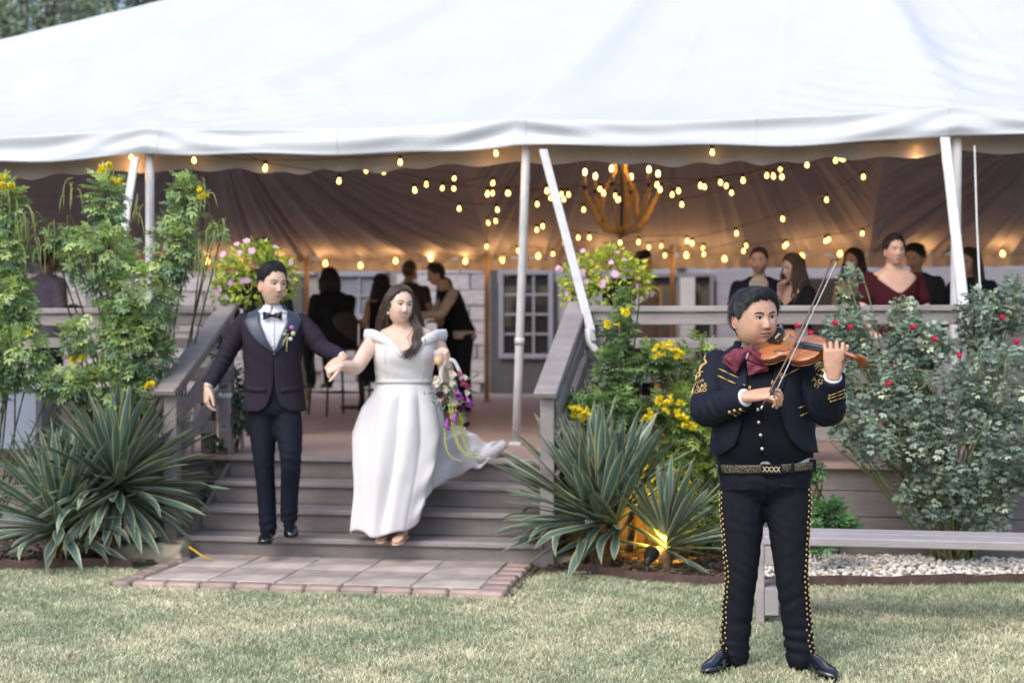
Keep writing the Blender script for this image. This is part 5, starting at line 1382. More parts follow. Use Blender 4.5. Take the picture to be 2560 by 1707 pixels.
for s in (-1, 1):
    L = np.array(LEGS[0 if s < 0 else 1]); zt = np.linspace(.785 if s < 0 else .805, .07, 32)
    for k, z in enumerate(zt):
        i = np.argsort(L[:, 2]); cx = np.interp(z, L[i, 2], L[i, 0]); cy = np.interp(z, L[i, 2], L[i, 1])
        h = tbv.ray_cast(Vector((cx + s * .4, cy - .048, z)), Vector((-s, .0, 0)))[0]
        if h is None: continue
        vf.inst('concho', con, Matrix.Translation((h.x + s * .002, h.y - .002, z)), tr_o)
        h2 = tbv.ray_cast(Vector((cx + s * .4, cy - .03, z - .012)), Vector((-s, .0, 0)))[0]
        if h2 is not None: vf.inst('chain_link', link, Matrix.Translation((h2.x + s * .004, h2.y, z - .012)), tr_o)
shoe(vf, (-.150, .04), (-.262, -.175), PATENT, 0, .095, .047, 0, pointy=1.5)
shoe(vf, (.160, .04), (.296, -.185), PATENT, 0, .095, .047, 0, pointy=1.5)

# shirt, vest, jacket
A, Z = np.meshgrid(np.linspace(-1.2, 1.2, 24), np.linspace(.885, 1.43, 30)); vf.add('shirt', cloth(VT, A, Z, .004), SHIRT)
def xcol(xs, z): return VT.ang(np.asarray(xs, float), z)
na = 90
aa = np.linspace(-math.pi, math.pi, na)
xx = VT.at(.95, 3) * np.sin(aa)
fr = np.cos(aa) > 0
hem = np.where(fr, np.interp(xx, [-.21, -.13, -.055, -.02, .0, .035, .06, .13, .205], [.912, .902, .885, .915, .945, .908, .900, .932, .955]), .94)
top = np.where(fr, np.interp(np.abs(xx), [0, .03, .08, .12, .2], [1.345, 1.36, 1.39, 1.37, 1.30]), 1.38)
rows = np.linspace(0, 1, 34)[:, None]
Z = hem[None] + (top - hem)[None] * rows; A = np.tile(aa, (34, 1))
rip = .0035 * np.sin(A * 7 + Z * 31) * np.exp(-((Z - .97) / .07) ** 2) + .0025 * np.sin(Z * 60 + A * 11) * np.exp(-((Z - 1.05) / .1) ** 2)
vg = cloth(VT, A, Z, .010, .006, rip); vest = vf.add('vest', vg, NAVY2)
P = []
for z in np.linspace(.962, 1.26, 12): P.append(VT.pt(VT.ang(np.float64(-.018), z), z, .0125))
vf.add('vest_placket', tube(np.array(P), np.tile((.0015, .004), (12, 1)), 6), NAVY2, vest)
for z, x in ((1.161, -.034), (1.108, -.030), (1.053, -.022), (.993, -.016), (1.213, -.036)):
    q = VT.pt(VT.ang(np.float64(x), z), z, .014); vf.add('button', ell(q, (.0088, .005, .0088), 12, 8), SILV, vest)
# jacket: one sheet from the left front edge round the back to the right front edge
nz, nc = 44, 110
zz = np.linspace(0, 1, nz)[:, None]; uu = np.linspace(0, 1, nc)[None]
eL = lambda z: np.interp(z, [.95, 1.0, 1.08, 1.18, 1.28, 1.36, 1.42], [-.150, -.122, -.100, -.085, -.078, -.082, -.090])
eR = lambda z: np.interp(z, [.95, 1.0, 1.08, 1.18, 1.28, 1.36, 1.42], [.135, .108, .075, .045, .030, .030, .02])
zlo = .952 + .045 * (np.exp(-(uu / .022) ** 2) + np.exp(-((1 - uu) / .022) ** 2)) + .012 * np.cos(uu * 2 * math.pi) + .015 * uu
Zj = zlo + (1.425 - zlo) * zz
aL, aR = VT.ang(eL(Zj), Zj), VT.ang(eR(Zj), Zj)
Aj = aL - uu * (2 * math.pi - (aR - aL))
rip = .004 * np.sin(Aj * 5 + Zj * 23) * np.exp(-((Zj - 1.05) / .08) ** 2) + .003 * np.sin(Zj * 52 + Aj * 8)
off = .020 + .010 * np.exp(-((Zj - .96) / .05) ** 2) + .004 * np.exp(-((Zj - 1.3) / .06) ** 2)
jg = cloth(VT, Aj[:, ::-1], Zj[:, ::-1], off[:, ::-1], .007, rip[:, ::-1])
jacket = vf.add('jacket', jg, NAVY)
for e, nm in ((0, 'l'), (nc - 1, 'r')):
    P = [VT.pt(Aj[i, e], Zj[i, e], off[i, e] + .001) for i in range(0, nz, 2)]
    vf.add('edge_piping', tube(np.array(P), .0035, 6), NAVY2, jacket)
P = [VT.pt(Aj[0, i], Zj[0, i], off[0, i] + .001) for i in range(0, nc, 2)]; vf.add('edge_piping', tube(np.array(P), .0035, 6), NAVY2, jacket)
for s, e in ((-1, eL), (1, eR)):          # lapels and stand collar
    z = np.linspace(1.20, 1.432, 18); wl = np.interp(z, [1.20, 1.28, 1.36, 1.432], [.004, .045, .058, .045]); x0 = e(z)
    Al = np.stack([VT.ang(x0 + s * wl * q - s * .004, z) for q in np.linspace(0, 1, 8)], 1); Zl = np.repeat(z[:, None], 8, 1)
    if s < 0: Al, Zl = Al[:, ::-1], Zl[:, ::-1]
    vf.add('lapel', cloth(VT, Al, Zl, .0295, .004), NAVY, jacket)
Ac, Zc = np.meshgrid(np.linspace(.75, 2 * math.pi - .75, 50), np.linspace(1.41, 1.458, 8)); vf.add('collar', cloth(VT, Ac, Zc, .016 + .004 * (1.458 - Zc) / .05, .007), NAVY, jacket)
Ac, Zc = np.meshgrid(np.linspace(.35, 2 * math.pi - .35, 50), np.linspace(1.425, 1.472, 8)); vf.add('shirt_collar', cloth(VT, Ac, Zc, .009, .004), SHIRT)
def sleeve(fig, sh, el, wr, R, parent, mat, seed, n=30, m=64, foldspec=None, name='sleeve', cuff=True):
    sh, el, wr = [np.array(q, float) for q in (sh, el, wr)]
    P = [sh, sh * .55 + el * .45, el + (sh - el) * .10, el + (wr - el) * .12, el * .45 + wr * .55, wr]
    q = spline(np.array(P), m); rr = spline(np.array(R)[:, None], m)[:, 0]
    g = tube(q, rr, n); g = join([g, ell(q[0], rr[0] * .99, 18, 12)])
    d1, d2 = el - sh, wr - el
    bis = d1 / np.linalg.norm(d1) + d2 / np.linalg.norm(d2)
    fs = foldspec or [(el, bis, .085, .0095, .042), (el * .6 + wr * .4, d2 + np.array((.1, 0, .15)), .09, .0065, .045), (sh * .55 + el * .45, d1 + np.array((0, 0, .1)), .10, .006, .055), (sh, (.4, .2, -1), .09, .003, .05), (wr * .85 + el * .15, d2, .05, .0035, .03)]
    g = folds(g, fs, seed, .0012)
    o = fig.add(name, g, mat, parent)
    if cuff:
        d = d2 / np.linalg.norm(d2)
        fig.add('shirt_cuff', tube(np.array([wr - d * .012, wr + d * .003, wr + d * .008]), [R[-1] * .76, R[-1] * .73, R[-1] * .70], 20), SHIRT, o)
    return o, g
slR, gR = sleeve(vf, R_SH, R_EL, R_WR - (R_WR - R_EL) * .06, [.074, .079, .077, .075, .066, .054], jacket, NAVY, 2)
slL, gL = sleeve(vf, L_SH, L_EL, L_WR - (L_WR - L_EL) * .06, [.074, .079, .079, .076, .066, .053], jacket, NAVY, 5)
# floppy bow tie
def lobe(cs, bulge, y0, n=12):
    a, b, c, d = [np.array(q, float) for q in cs]; u = np.linspace(0, 1, n)
    G = np.array([[a * (1 - s) * (1 - t) + b * s * (1 - t) + c * s * t + d * (1 - s) * t for s in u] for t in u]); S, T = np.meshgrid(u, u)
    k = bulge * (np.sin(math.pi * S) * np.sin(math.pi * T)) ** .5 + .006 * np.sin(S * 9 + T * 5)
    O, I = G.copy(), G.copy(); O[..., 1] = G[..., 1] - k; I[..., 1] = G[..., 1] + k * .5 + .004
    return slab(O[:, ::-1], I[:, ::-1])
ty = -.150
tie = vf.add('bow_tie', join([lobe((vp(1808, 893, ty + .02), vp(1838, 870, ty), vp(1878, 868, ty - .01), vp(1846, 924, ty - .015)), .026, ty), lobe((vp(1846, 924, ty - .012), vp(1812, 896, ty + .01), vp(1809, 903, ty + .012), vp(1843, 932, ty - .01)), .008, ty)]), BURG)
vf.add('tie_loop', join([lobe((vp(1866, 900, ty), vp(1880, 866, ty - .015), vp(1902, 880, ty - .01), vp(1924, 920, ty)), .024, ty), lobe((vp(1868, 902, ty - .01), vp(1924, 918, ty - .004), vp(1920, 924, ty), vp(1872, 936, ty - .012)), .010, ty)]), BURG, tie)
vf.add('tie_knot', ell(vp(1879, 872, ty - .02), (.016, .014, .02)), BURG, tie)
# belt with woven pattern
Ab, Zb = np.meshgrid(np.linspace(-math.pi, math.pi, 80), np.linspace(-1, 1, 5)); Zc2 = .903 + Zb * .0185 + .012 * np.sin(Ab) * np.cos(Ab / 2)
def belt_mat():
    m = bpy.data.materials.new('woven_belt'); m.use_nodes = True; N, L = m.node_tree.nodes, m.node_tree.links
    b = N['Principled BSDF']; b.inputs['Roughness'].default_value = .6
    tc = N.new('ShaderNodeTexCoord'); vo = N.new('ShaderNodeTexVoronoi'); vo.inputs['Scale'].default_value = 240; vo.distance = 'CHEBYCHEV'; L.new(tc.outputs['Object'], vo.inputs['Vector'])
    cr = N.new('ShaderNodeValToRGB'); cr.color_ramp.elements[0].position = .26; cr.color_ramp.elements[0].color = (.42, .37, .26, 1); cr.color_ramp.elements[1].position = .34; cr.color_ramp.elements[1].color = (.012, .012, .014, 1)
    L.new(vo.outputs['Distance'], cr.inputs['Fac']); L.new(cr.outputs['Color'], b.inputs['Base Color']); return m
BELT = belt_mat()
belt = vf.add('belt', cloth(VT, Ab, Zc2, .021, .006), BELT)
bq = VT.pt(np.float64(0.08), np.float64(.902), .028)
vf.add('buckle', box(bq, (.088, .012, .046), None, .004), NAVY2, belt, False)
xg = textmesh('XXXX', .034); V = np.asarray(xg[0]); V = np.stack([V[:, 0] * .80, -V[:, 2], V[:, 1]], 1)
vf.add('buckle_pattern', (V + bq + (0, -.0075, 0), xg[1]), M('cream_stitch', (.55, .47, .30), .6), belt, False)
for dx in (-.18, .10, .185):
    z_ = .903 + .012 * math.sin(dx * 5); q = VT.pt(VT.ang(np.float64(dx), .903), np.float64(z_), .026); vf.add('belt_loop', box(q, (.012, .012, .052), Matrix.Rotation(dx * -3, 3, 'Z'), .002), DENIM, tr_o, False)
# gold embroidery and lettering on the sleeves and chest
bvR, bvL = [BVHTree.FromPolygons([Vector(v) for v in g[0]], g[1]) for g in (gR, gL)]
_j = join([jg, vg]); bvJ = BVHTree.FromPolygons([Vector(v) for v in _j[0]], _j[1])
def lettering(s, px, py, h_px, ang, bv, par, nm='lettering', sx=1.0):
    g = textmesh(s, h_px / VS_ * 1.45); V = np.asarray(g[0]); V = V * (sx, 1, 1); q = vp(px, py)
    vf.add(nm, press(bv, V, g[1], q[0], q[2], math.radians(ang)), GOLDT, par, False)
lettering('ACHI', 1752, 952, 6.5, 22, bvR, slR, sx=1.05); lettering('ILAS', 1758, 962.5, 9, 15, bvR, slR, sx=1.1); lettering('ORO', 1756, 974, 8.5, 14, bvR, slR, sx=1.15)
lettering('MAR', 2044, 934, 6, -10, bvL, slL); lettering('AG', 2036, 946, 11, -12, bvL, slL); lettering('D', 2034, 958, 9, -10, bvL, slL)
lettering('AGUI', 1862, 963, 10, -14, bvJ, jacket, sx=1.0); lettering('A', 1931, 952, 10, 12, bvJ, jacket)
def spindle(p0, p1, bv, par, w=3.2, nm='gold_braid'):
    a, b = vp(*p0), vp(*p1); P, R = [], []
    for t in np.linspace(0, 1, 13):
        q = a + (b - a) * t; h = bv.ray_cast(Vector((q[0], -1, q[2])), Vector((0, 1, 0)))[0]
        if h is None: continue
        P.append((q[0], h.y - .002, q[2])); R.append(w / VS_ * (.12 + .6 * abs(math.sin(t * math.pi * 2)) ** 1.5 * (1 - .25 * abs(t - .5))))
    if len(P) > 3: vf.add(nm, tube(np.array(P), np.array(R), 6), GOLDT, par)
for p0, p1 in (((1798, 919), (1850, 942)), ((1793, 935), (1844, 957)), ((1938, 945), (1956, 929)), ((1944, 944), (1996, 918)), ((1993, 1014), (2016, 1007)), ((1997, 1033), (2021, 1024)), ((1780, 1044), (1801, 1050))):
    spindle(p0, p1, bvJ, jacket)
def flourish(pts, bv, par, w=4.0):
    a = spline(np.array([vp(*p) for p in pts]), 22); P = []
    for q in a:
        h = bv.ray_cast(Vector((q[0], -1, q[2])), Vector((0, 1, 0)))[0]
        if h is not None: P.append((q[0], h.y - .002, q[2]))
    if len(P) > 4: vf.add('gold_ornament', tube(np.array(P), np.linspace(.35, 1, len(P)) * w / VS_ * (1 - .75 * np.linspace(0, 1, len(P)) ** 4), 6), GOLDT, par)
for pts in (((1765, 885), (1763, 897), (1768, 905), (1760, 912), (1752, 922)), ((1768, 905), (1756, 912), (1753, 921), (1749, 930)), ((1752, 925), (1745, 935), (1744, 945), (1740, 952)), ((1761, 928), (1752, 930), (1753, 938), (1746, 944)), ((1742, 958), (1737, 970), (1735, 985))): flourish(pts, bvR, slR, 5.0)
for pts in (((2032, 915), (2040, 908), (2052, 906), (2056, 916)), ((2034, 922), (2041, 914), (2050, 914), (2054, 926)), ((2040, 926), (2046, 920), (2052, 924), (2058, 930))): flourish(pts, bvL, slL, 5.0)
for (a, b) in (((1829, 1022), (1843, 1031)), ((1841, 1018), (1856, 1028)), ((1855, 1015), (1870, 1024))):
    for q, r_ in ((a, .0085), (b, .0055)):
        p = vp(*q); h = bvR.ray_cast(Vector((p[0], -1, p[2])), Vector((0, 1, 0)))[0]
        if h is not None: vf.add('cuff_button', ell((h.x, h.y - .003, h.z), (r_, r_ * .7, r_), 10, 8), BRASS, slR)
    spindle(a, b, bvR, slR, 2.0, 'cuff_chain')
for (a, b) in (((2063, 980), (2096, 966)), ((2062, 987), (2098, 974)), ((2066, 994), (2097, 984))):
    for q in (a, b):
        p = vp(*q); h = bvL.ray_cast(Vector((p[0], -1, p[2])), Vector((0, 1, 0)))[0]
        if h is not None: vf.add('cuff_button', ell((h.x, h.y - .003, h.z), (.006, .005, .006), 10, 8), BRASS, slL)
    spindle(a, b, bvL, slL, 2.2, 'cuff_chain')

# ------------------------------------------------------------------ violin (held, so a thing of its own)
VB0, VB1 = vp(1914, 869, -.065), vp(2146, 899, -.365)
vx_ = VB1 - VB0; vl = np.linalg.norm(vx_); vx_ /= vl
vn = np.array((.12, -.74, .66)); vn -= vx_ * (vn @ vx_); vn /= np.linalg.norm(vn); vy_ = np.cross(vn, vx_)
SCV = vl / .595
def vw(P): P = np.asarray(P, float) * SCV * np.array((1, 1.22, 1.2)); return P[..., 0:1] * vx_ + P[..., 1:2] * vy_ + P[..., 2:3] * vn + VB0
VARN = M('violin_varnish', (.25, .068, .016), .2, .35, 9, .03, 40, coat=.5); SPRU = M('violin_top', (.40, .150, .058), .22, .35, 7, .03, 40, coat=.5, stretch=(1, 6, 1)); EBON = M('ebony', (.015, .015, .018), .25, .1, coat=.3)
vio = thing('violin', 'worn amber violin held under the chin of the player in black', 'violin', vf.W(vw((0, 0, 0))[None])[0])
bx_ = np.linspace(0, .356, 90)
hw = np.interp(bx_, [0, .004, .02, .05, .08, .11, .128, .136, .150, .175, .20, .212, .220, .235, .262, .29, .32, .345, .354, .356], [.008, .035, .070, .096, .103, .098, .088, .084, .064, .056, .060, .070, .079, .0835, .083, .079, .066, .040, .022, .010])
nv_ = 13; q = np.linspace(-1, 1, nv_)
def plate(z0, arch, ov):
    h = hw + ov; Y = q[None] * h[:, None]; X = np.repeat(bx_[:, None], nv_, 1)
    lon = np.sin(math.pi * np.clip(X / .356, 0, 1)) ** .5; Zp = z0 + arch * (1 - np.abs(q[None]) ** 2.2) * lon
    return np.stack([X, Y, Zp], -1)
topP = plate(.030, .013, .003); botP = plate(.0, -.012, .003)
def vadd(nm, P, Fc, mat, par=None, smooth=True): return mk(nm, (vf.W(vw(P)), Fc), mat, par or vio, smooth)
g = slab(topP[:, ::-1], (topP - (0, 0, .004))[:, ::-1]); top_ = vadd('top_plate', g[0], [f_[::-1] for f_ in g[1]], SPRU)
g = slab(botP + (0, 0, .004), botP); vadd('back_plate', g[0], g[1], VARN)
for s in (-1, 1):
    G = np.stack([np.stack([bx_, s * hw, 0 * bx_ + zz], 1) for zz in (.003, .014, .028)], 0); g = slab(G, G - np.array((0, s * .003, 0))); vadd('rib', g[0], g[1], VARN)
fb = [(-.021, .048), (.012, .045)]
G = np.array([[(x, y_ * (1 - (x - .215) * .9), .046 + (.385 - .215) * 0 + (x - .215) * -.02 + .004 * (1 - (y_ / .021) ** 2)) for y_ in np.linspace(-.021, .021, 7)] for x in np.linspace(.210, .475, 14)])
g = slab(G, G - np.array((0, 0, .007))); vadd('fingerboard', g[0], g[1], EBON)
vadd('neck', *tube([(.345, 0, .022), (.37, 0, .027), (.42, 0, .030), (.47, 0, .030)], [(.020, .016), (.013, .015), (.0115, .0125), (.012, .012)], 12), VARN)
vadd('pegbox', *tube([(.468, 0, .032), (.49, 0, .029), (.53, 0, .018), (.555, 0, .010)], [(.012, .012), (.013, .012), (.011, .010), (.009, .009)], 10), VARN)
a = np.linspace(0, 3.4 * math.pi, 44); r_ = .0215 * (1 - a / (3.4 * math.pi) * .72)
vadd('scroll', *tube(np.stack([.567 + r_ * np.cos(a + 2.6), 0 * a, .004 + r_ * np.sin(a + 2.6)], 1), np.stack([np.full(44, .0065), np.linspace(.011, .019, 44)], 1), 8), VARN)
for i, (x, s) in enumerate(((.487, 1), (.503, -1), (.519, 1), (.534, -1))):
    pg = vadd('peg', *join([tube([(x, s * -.012, .026 - (x - .487) * .25), (x, s * .030, .024 - (x - .487) * .25)], [.0028, .0035], 8), ell((x, s * .038, .024 - (x - .487) * .25), (.0105, .011, .005), 10, 8)]), EBON)
br = vadd('bridge', *box((.158, 0, .058), (.005, .040, .034)), M('maple_bridge', (.6, .45, .25), .6), smooth=False)
vadd('tailpiece', *(lambda G: slab(G, G - np.array((0, 0, .005))))(np.array([[(x, y_ * np.interp(x, [.01, .12], [.011, .021]), np.interp(x, [.01, .12], [.049, .064])) for y_ in (-1, -.5, 0, .5, 1)] for x in np.linspace(.012, .122, 8)])), EBON)
for k in range(4):
    y0, y1 = (-.0165 + .011 * k), (-.0075 + .005 * k)
    vadd('string', *tube([(.12, y0 * .9, .067), (.158, y0, .0765 - .003 * abs(k - 1.5)), (.478, y1, .046), (.51, y1 * .8, .030)], .0007, 4), M('steel_string', (.6, .6, .6), .3, metal=1))
a = np.linspace(0, 2 * math.pi, 24)
for s in (-1, 1):          # f-holes on the arched top
    P = np.array([(.122, s * .060, 0), (.118, s * .055, 0), (.125, s * .050, 0), (.148, s * .047, 0), (.172, s * .042, 0), (.185, s * .036, 0), (.190, s * .032, 0), (.185, s * .029, 0)]); P = spline(P, 24)
    hh = np.interp(P[:, 0], bx_, hw) + .003; P[:, 2] = .0305 + .013 * (1 - np.abs(P[:, 1] / hh) ** 2.2) * np.sin(math.pi * P[:, 0] / .356) ** .5
    vadd('f_hole', *tube(P, np.stack([np.full(24, .0007), .0026 * np.ones(24)], 1) if False else np.full(24, .0019), 6), EBON, top_)
    for c_ in (P[1], P[-1]): vadd('f_hole', *ell(c_, (.0042, .0042, .0012), 10, 6), EBON, top_)
for s in (-1, 1):          # purfled edge
    vadd('edge', *tube(np.stack([bx_, s * (hw + .003), np.full_like(bx_, .0285)], 1), .0028, 6), VARN, top_)
vadd('chin_rest', *ell((.045, .045, .052), (.050, .040, .010), 16, 10), EBON)
vadd('chin_rest_clamp', *tube([(.01, .03, .0), (.01, .03, .05)], .004, 6), SILV)
vadd('shoulder_rest', *limb([(.05, -.085, -.03), (.06, 0, -.036), (.05, .085, -.03)], [.010, .013, .010], 8), EBON)
vadd('mute', *join([ell((.105, -.012 + .008 * k, .075), (.008, .006, .006), 8, 6) for k in range(4)]), BRASS)

# ------------------------------------------------------------------ bow
b0, b1 = vp(1907, 1004, -.345), vp(2074, 652, -.115)
bd_ = b1 - b0; bl_ = np.linalg.norm(bd_); bd_ /= bl_
hs = np.array((.62, -.25, -.35)); hs -= bd_ * (hs @ bd_); hs /= np.linalg.norm(hs)
bow = thing('violin_bow', 'violin bow with white hair drawn across the strings', 'bow', vf.W(b0[None])[0])
def badd(nm, g, mat, par=None, sm=True): return mk(nm, (vf.W(g[0]), g[1]), mat, par or bow, sm)
PERN = M('brown_bow_stick', (.10, .035, .025), .3, .2, 10, coat=.4)
tt_ = np.linspace(0, 1, 20)
badd('stick', tube(np.array([b0 + bd_ * bl_ * t + hs * (.010 * math.sin(math.pi * t)) for t in tt_]), np.linspace(.0052, .0036, 20), 10), PERN)
hb_ = np.stack([np.array([b0 + bd_ * (bl_ * .115 + bl_ * .87 * t) + hs * (.026 - .004 * t) + np.cross(bd_, hs) * s * .0075 for t in tt_]) for s in (-1, 1)], 1)
badd('hair', slab(hb_, hb_ + hs * .0015), M('bow_hair', (.80, .78, .74), .6))
badd('frog', tube([b0 + bd_ * .045 + hs * .012, b0 + bd_ * .10 + hs * .012], [(.014, .007), (.012, .007)], 8), EBON)
badd('ferrule', ell(b0 + bd_ * .050 + hs * .020, (.012, .010, .010)), SILV)
badd('screw_button', tube([b0 - bd_ * .018, b0 + bd_ * .004], .0052, 10), SILV)
badd('tip', tube([b1 - bd_ * .012, b1 + bd_ * .006, b1 + bd_ * .008 + hs * .014, b1 + bd_ * .002 + hs * .024], [.0042, .0055, .005, .004], 8), PERN)
# ================================================================== THE COUPLE
CS = 388.0
# ---------------- man in the dark suit
def gp_(px, py, y=0.0): return np.array(((px - 690) / CS, y, (1355 - py) / CS))
gf = Fig('man in dark purple tuxedo and bow tie walking down the steps', 690, 9.27, RISE, -math.atan((690 - 1280) / F_PX), None, 1.011)
SUIT = M('aubergine_suit_cloth', (.023, .0185, .032), .8, .12, 60, .1, 300, spec=.2)
SATN = M('blue_black_satin', (.028, .042, .075), .38, .08, 20, sheen=.1)
TROU = M('midnight_trouser_cloth', (.009, .011, .022), .75, .12, 50, .08, 260, spec=.15)
SKG = dict(id='groom', skin=(.66, .455, .34), hair=(.014, .014, .017), w=1.0, jowl=.30, len=1.02, nose=.92, lips=1.05, lip=(.50, .24, .21), brow=.0040, gaze=(.003, 0), eyeopen=1.0)
GT = Torso([(.80, -.01, .02, .168, .115, .12, 2.3), (.90, -.012, .015, .172, .118, .122, 2.3), (1.05, -.015, .005, .165, .112, .108, 2.35), (1.16, -.018, 0, .163, .115, .105, 2.4), (1.28, -.02, 0, .175, .122, .11, 2.45), (1.37, -.02, .01, .186, .112, .108, 2.5), (1.425, -.022, .018, .182, .092, .095, 2.4), (1.46, -.024, .024, .13, .075, .078, 2.2), (1.49, -.024, .022, .075, .062, .062, 2.0), (1.53, -.022, .012, .058, .056, .056, 2.0), (1.60, -.02, .0, .055, .054, .055, 2.0)])
gRS, gRE, gRW = np.array((-.205, .02, 1.405)), np.array((-.325, .05, 1.175)), np.array((-.432, -.03, .985))
gLS, gLE, gLW = np.array((.162, .01, 1.405)), np.array((.295, -.06, 1.235)), np.array((.425, -.215, 1.182))
GL = [((-.085, .015, .88), (-.082, .0, .72), (-.075, -.035, .51), (-.06, .0, .27), (-.05, .01, .07)), ((.06, .01, .88), (.078, -.05, .72), (.092, -.13, .53), (.086, -.06, .33), (.082, -.02, .15))]
hR = rot3(27, 3, 2); hcG = np.array((-.022, -.03, 1.647))
hg, hcol, hto, hb = head(gf, SKG, hcG, hR, 1.06)
sk = np.array(SKG['skin'])
h1 = hand(gRW, (-.05, -.10, -1), (.85, .25, 0), 'R', ((22, 28, 18), (26, 32, 20), (30, 36, 22), (34, 38, 22)), ((.85, .45, .35), (1, .1, .2)), 1.02)
h2 = hand(gLW + np.array((-.012, -.005, -.01)), (-.62, -.38, -.62), (.1, .75, -.35), 'L', ((58, 58, 34), (60, 58, 34), (62, 60, 34), (62, 60, 34)), ((.75, .5, .5), (.9, .1, .5)), .98)
gb = remesh(join([GT.solid(.82, 1.58, -.012), limb([gRS, gRS * .5 + gRE * .5, gRE, gRE * .5 + gRW * .5, gRW], [.055, .048, .040, .036, .027]), limb([gLS, gLS * .5 + gLE * .5, gLE, gLE * .5 + gLW * .5, gLW], [.055, .048, .040, .036, .027]), limb(GL[0], [.08, .075, .05, .045, .033]), limb(GL[1], [.08, .075, .05, .045, .033])]), .010, 3)
gf.add('body', join([gb, hg, h1, h2]), skin('groom', SKG['skin']), None, True, np.vstack([np.tile(sk * .95, (len(gb[0]), 1)), hcol, np.tile(sk, (len(h1[0]), 1)), np.tile(sk, (len(h2[0]), 1))]))
(cg, cV, cph) = cap_geo(SKG, 'crop', .007, 9, .014, rough=.003, side=.4)
gf.add('hair', hto(join([cg, clumps(cV, cph, 120, 5, (6, 14), .010, .0007, .0), clumps(cV, cph, 520, 3, (7, 14), .004, .0026, .0)])), M('black_hair_groom', (.007, .008, .012), .4, .3, 60, .3, 160, spec=.45))
tro = remesh(join([GT.solid(.86, 1.12, .005), ell((-.012, .01, .85), (.172, .13, .09)), limb(GL[0], [.092, .090, .068, .060, .058]), limb(GL[1], [.092, .090, .068, .060, .056]), limb([(-.07, .0, .86), (.05, .0, .86)], [.10, .10])]), .0085, 4)
tro = folds(tro, [(GL[0][4], (0, 0, 1), .10, .006, .055), (GL[1][4], (0, 0, 1), .10, .006, .055), (GL[1][2], (.2, 0, 1), .10, .005, .06), (GL[0][2], (.2, 0, 1), .10, .004, .06), ((0, -.1, .78), (.4, 0, 1), .12, .004, .05)], 8, .0012)
gtr = gf.add('trousers', tro, TROU)
shoe(gf, (-.046, .06), (-.078, -.20), PATENT, 0, .09, .045, 0)
shoe(gf, (.080, .06), (.100, -.19), PATENT, .035, .09, .045, .20)
# shirt front
A, Z = np.meshgrid(np.linspace(-.95, .95, 26), np.linspace(1.10, 1.485, 26)); sh = gf.add('shirt', cloth(GT, A, Z, .006, .004, .0015 * np.sin(A * 26 + Z * 14)), SHIRT)
P = np.array([GT.pt(np.float64(GT.ang(np.float64(-.020 + .003 * 0), z)), z, .0105) for z in np.linspace(1.12, 1.47, 14)]); gf.add('shirt_placket', tube(P, np.tile((.001, .011), (14, 1)), 8), SHIRT, sh)
for z in (1.40, 1.325, 1.25): gf.add('shirt_stud', ell(GT.pt(GT.ang(np.float64(-.02), z), z, .012), (.0045, .003, .0045), 8, 6), SILV, sh)
Ac, Zc = np.meshgrid(np.linspace(.06, 2 * math.pi - .06, 50), np.linspace(1.462, 1.512, 9)); gf.add('shirt_collar', cloth(GT, Ac, Zc, .010 + .008 * (1.512 - Zc) / .05 * (np.cos(Ac) > -.2), .004), SHIRT, sh)
# jacket closed by one button below the breast
nz, nc = 52, 110; zz = np.linspace(0, 1, nz)[:, None]; uu = np.linspace(0, 1, nc)[None]
eL = lambda z: np.interp(z, [.83, .90, .98, 1.08, 1.20, 1.30, 1.40, 1.47], [-.070, -.040, -.020, -.011, -.011, -.062, -.100, -.100])
eR = lambda z: np.interp(z, [.83, .90, .98, 1.08, 1.20, 1.30, 1.40, 1.47], [.042, .016, -.006, -.0105, -.0105, .024, .062, .062])
zlo = .832 + .030 * (np.exp(-(uu / .02) ** 2) + np.exp(-((1 - uu) / .02) ** 2)); Zj = zlo + (1.468 - zlo) * zz
aL, aR = GT.ang(eL(Zj), Zj), GT.ang(eR(Zj), Zj); Aj = aL - uu * (2 * math.pi - (aR - aL))
off = .020 + .014 * np.exp(-((Zj - .84) / .07) ** 2); rip = .003 * np.sin(Zj * 40 + Aj * 6) * np.exp(-((Zj - 1.17) / .08) ** 2) + .0025 * np.sin(Aj * 7 + Zj * 17)
jg = cloth(GT, Aj[:, ::-1], Zj[:, ::-1], off[:, ::-1], .007, rip[:, ::-1]); gj = gf.add('jacket', jg, SUIT)
for s, e in ((-1, eL), (1, eR)):
    z = np.linspace(1.205, 1.474, 24); wl = np.interp(z, [1.20, 1.26, 1.34, 1.41, 1.474], [.003, .050, .080, .084, .050]); x0 = e(z)
    Al = np.stack([GT.ang(x0 + s * wl * q - s * .006, z) for q in np.linspace(0, 1, 9)], 1); Zl = np.repeat(z[:, None], 9, 1)
    if s < 0: Al, Zl = Al[:, ::-1], Zl[:, ::-1]
    gf.add('lapel', cloth(GT, Al, Zl, .0285, .005), SATN, gj)
Ac, Zc = np.meshgrid(np.linspace(.9, 2 * math.pi - .9, 50), np.linspace(1.455, 1.515, 8)); gf.add('collar', cloth(GT, Ac, Zc, .020 + .004 * (1.515 - Zc) / .05, .006), SATN, gj)
gf.add('jacket_button', ell(GT.pt(GT.ang(np.float64(-.011), 1.198), 1.198, .030), (.010, .005, .010), 12, 8), SATN, gj)
for s, xc in ((-1, -.118), (1, .085)):
    z = np.array([.992, .975, .958]); Al = np.stack([GT.ang(np.full(3, xc) + q * .062 * np.ones(3), z + s * .006 * q) for q in np.linspace(-1, 1, 8)], 1); Zl = np.stack([z + s * .006 * q for q in np.linspace(-1, 1, 8)], 1)
    gf.add('pocket_flap', cloth(GT, Al, Zl, .0265, .005), SUIT, gj)
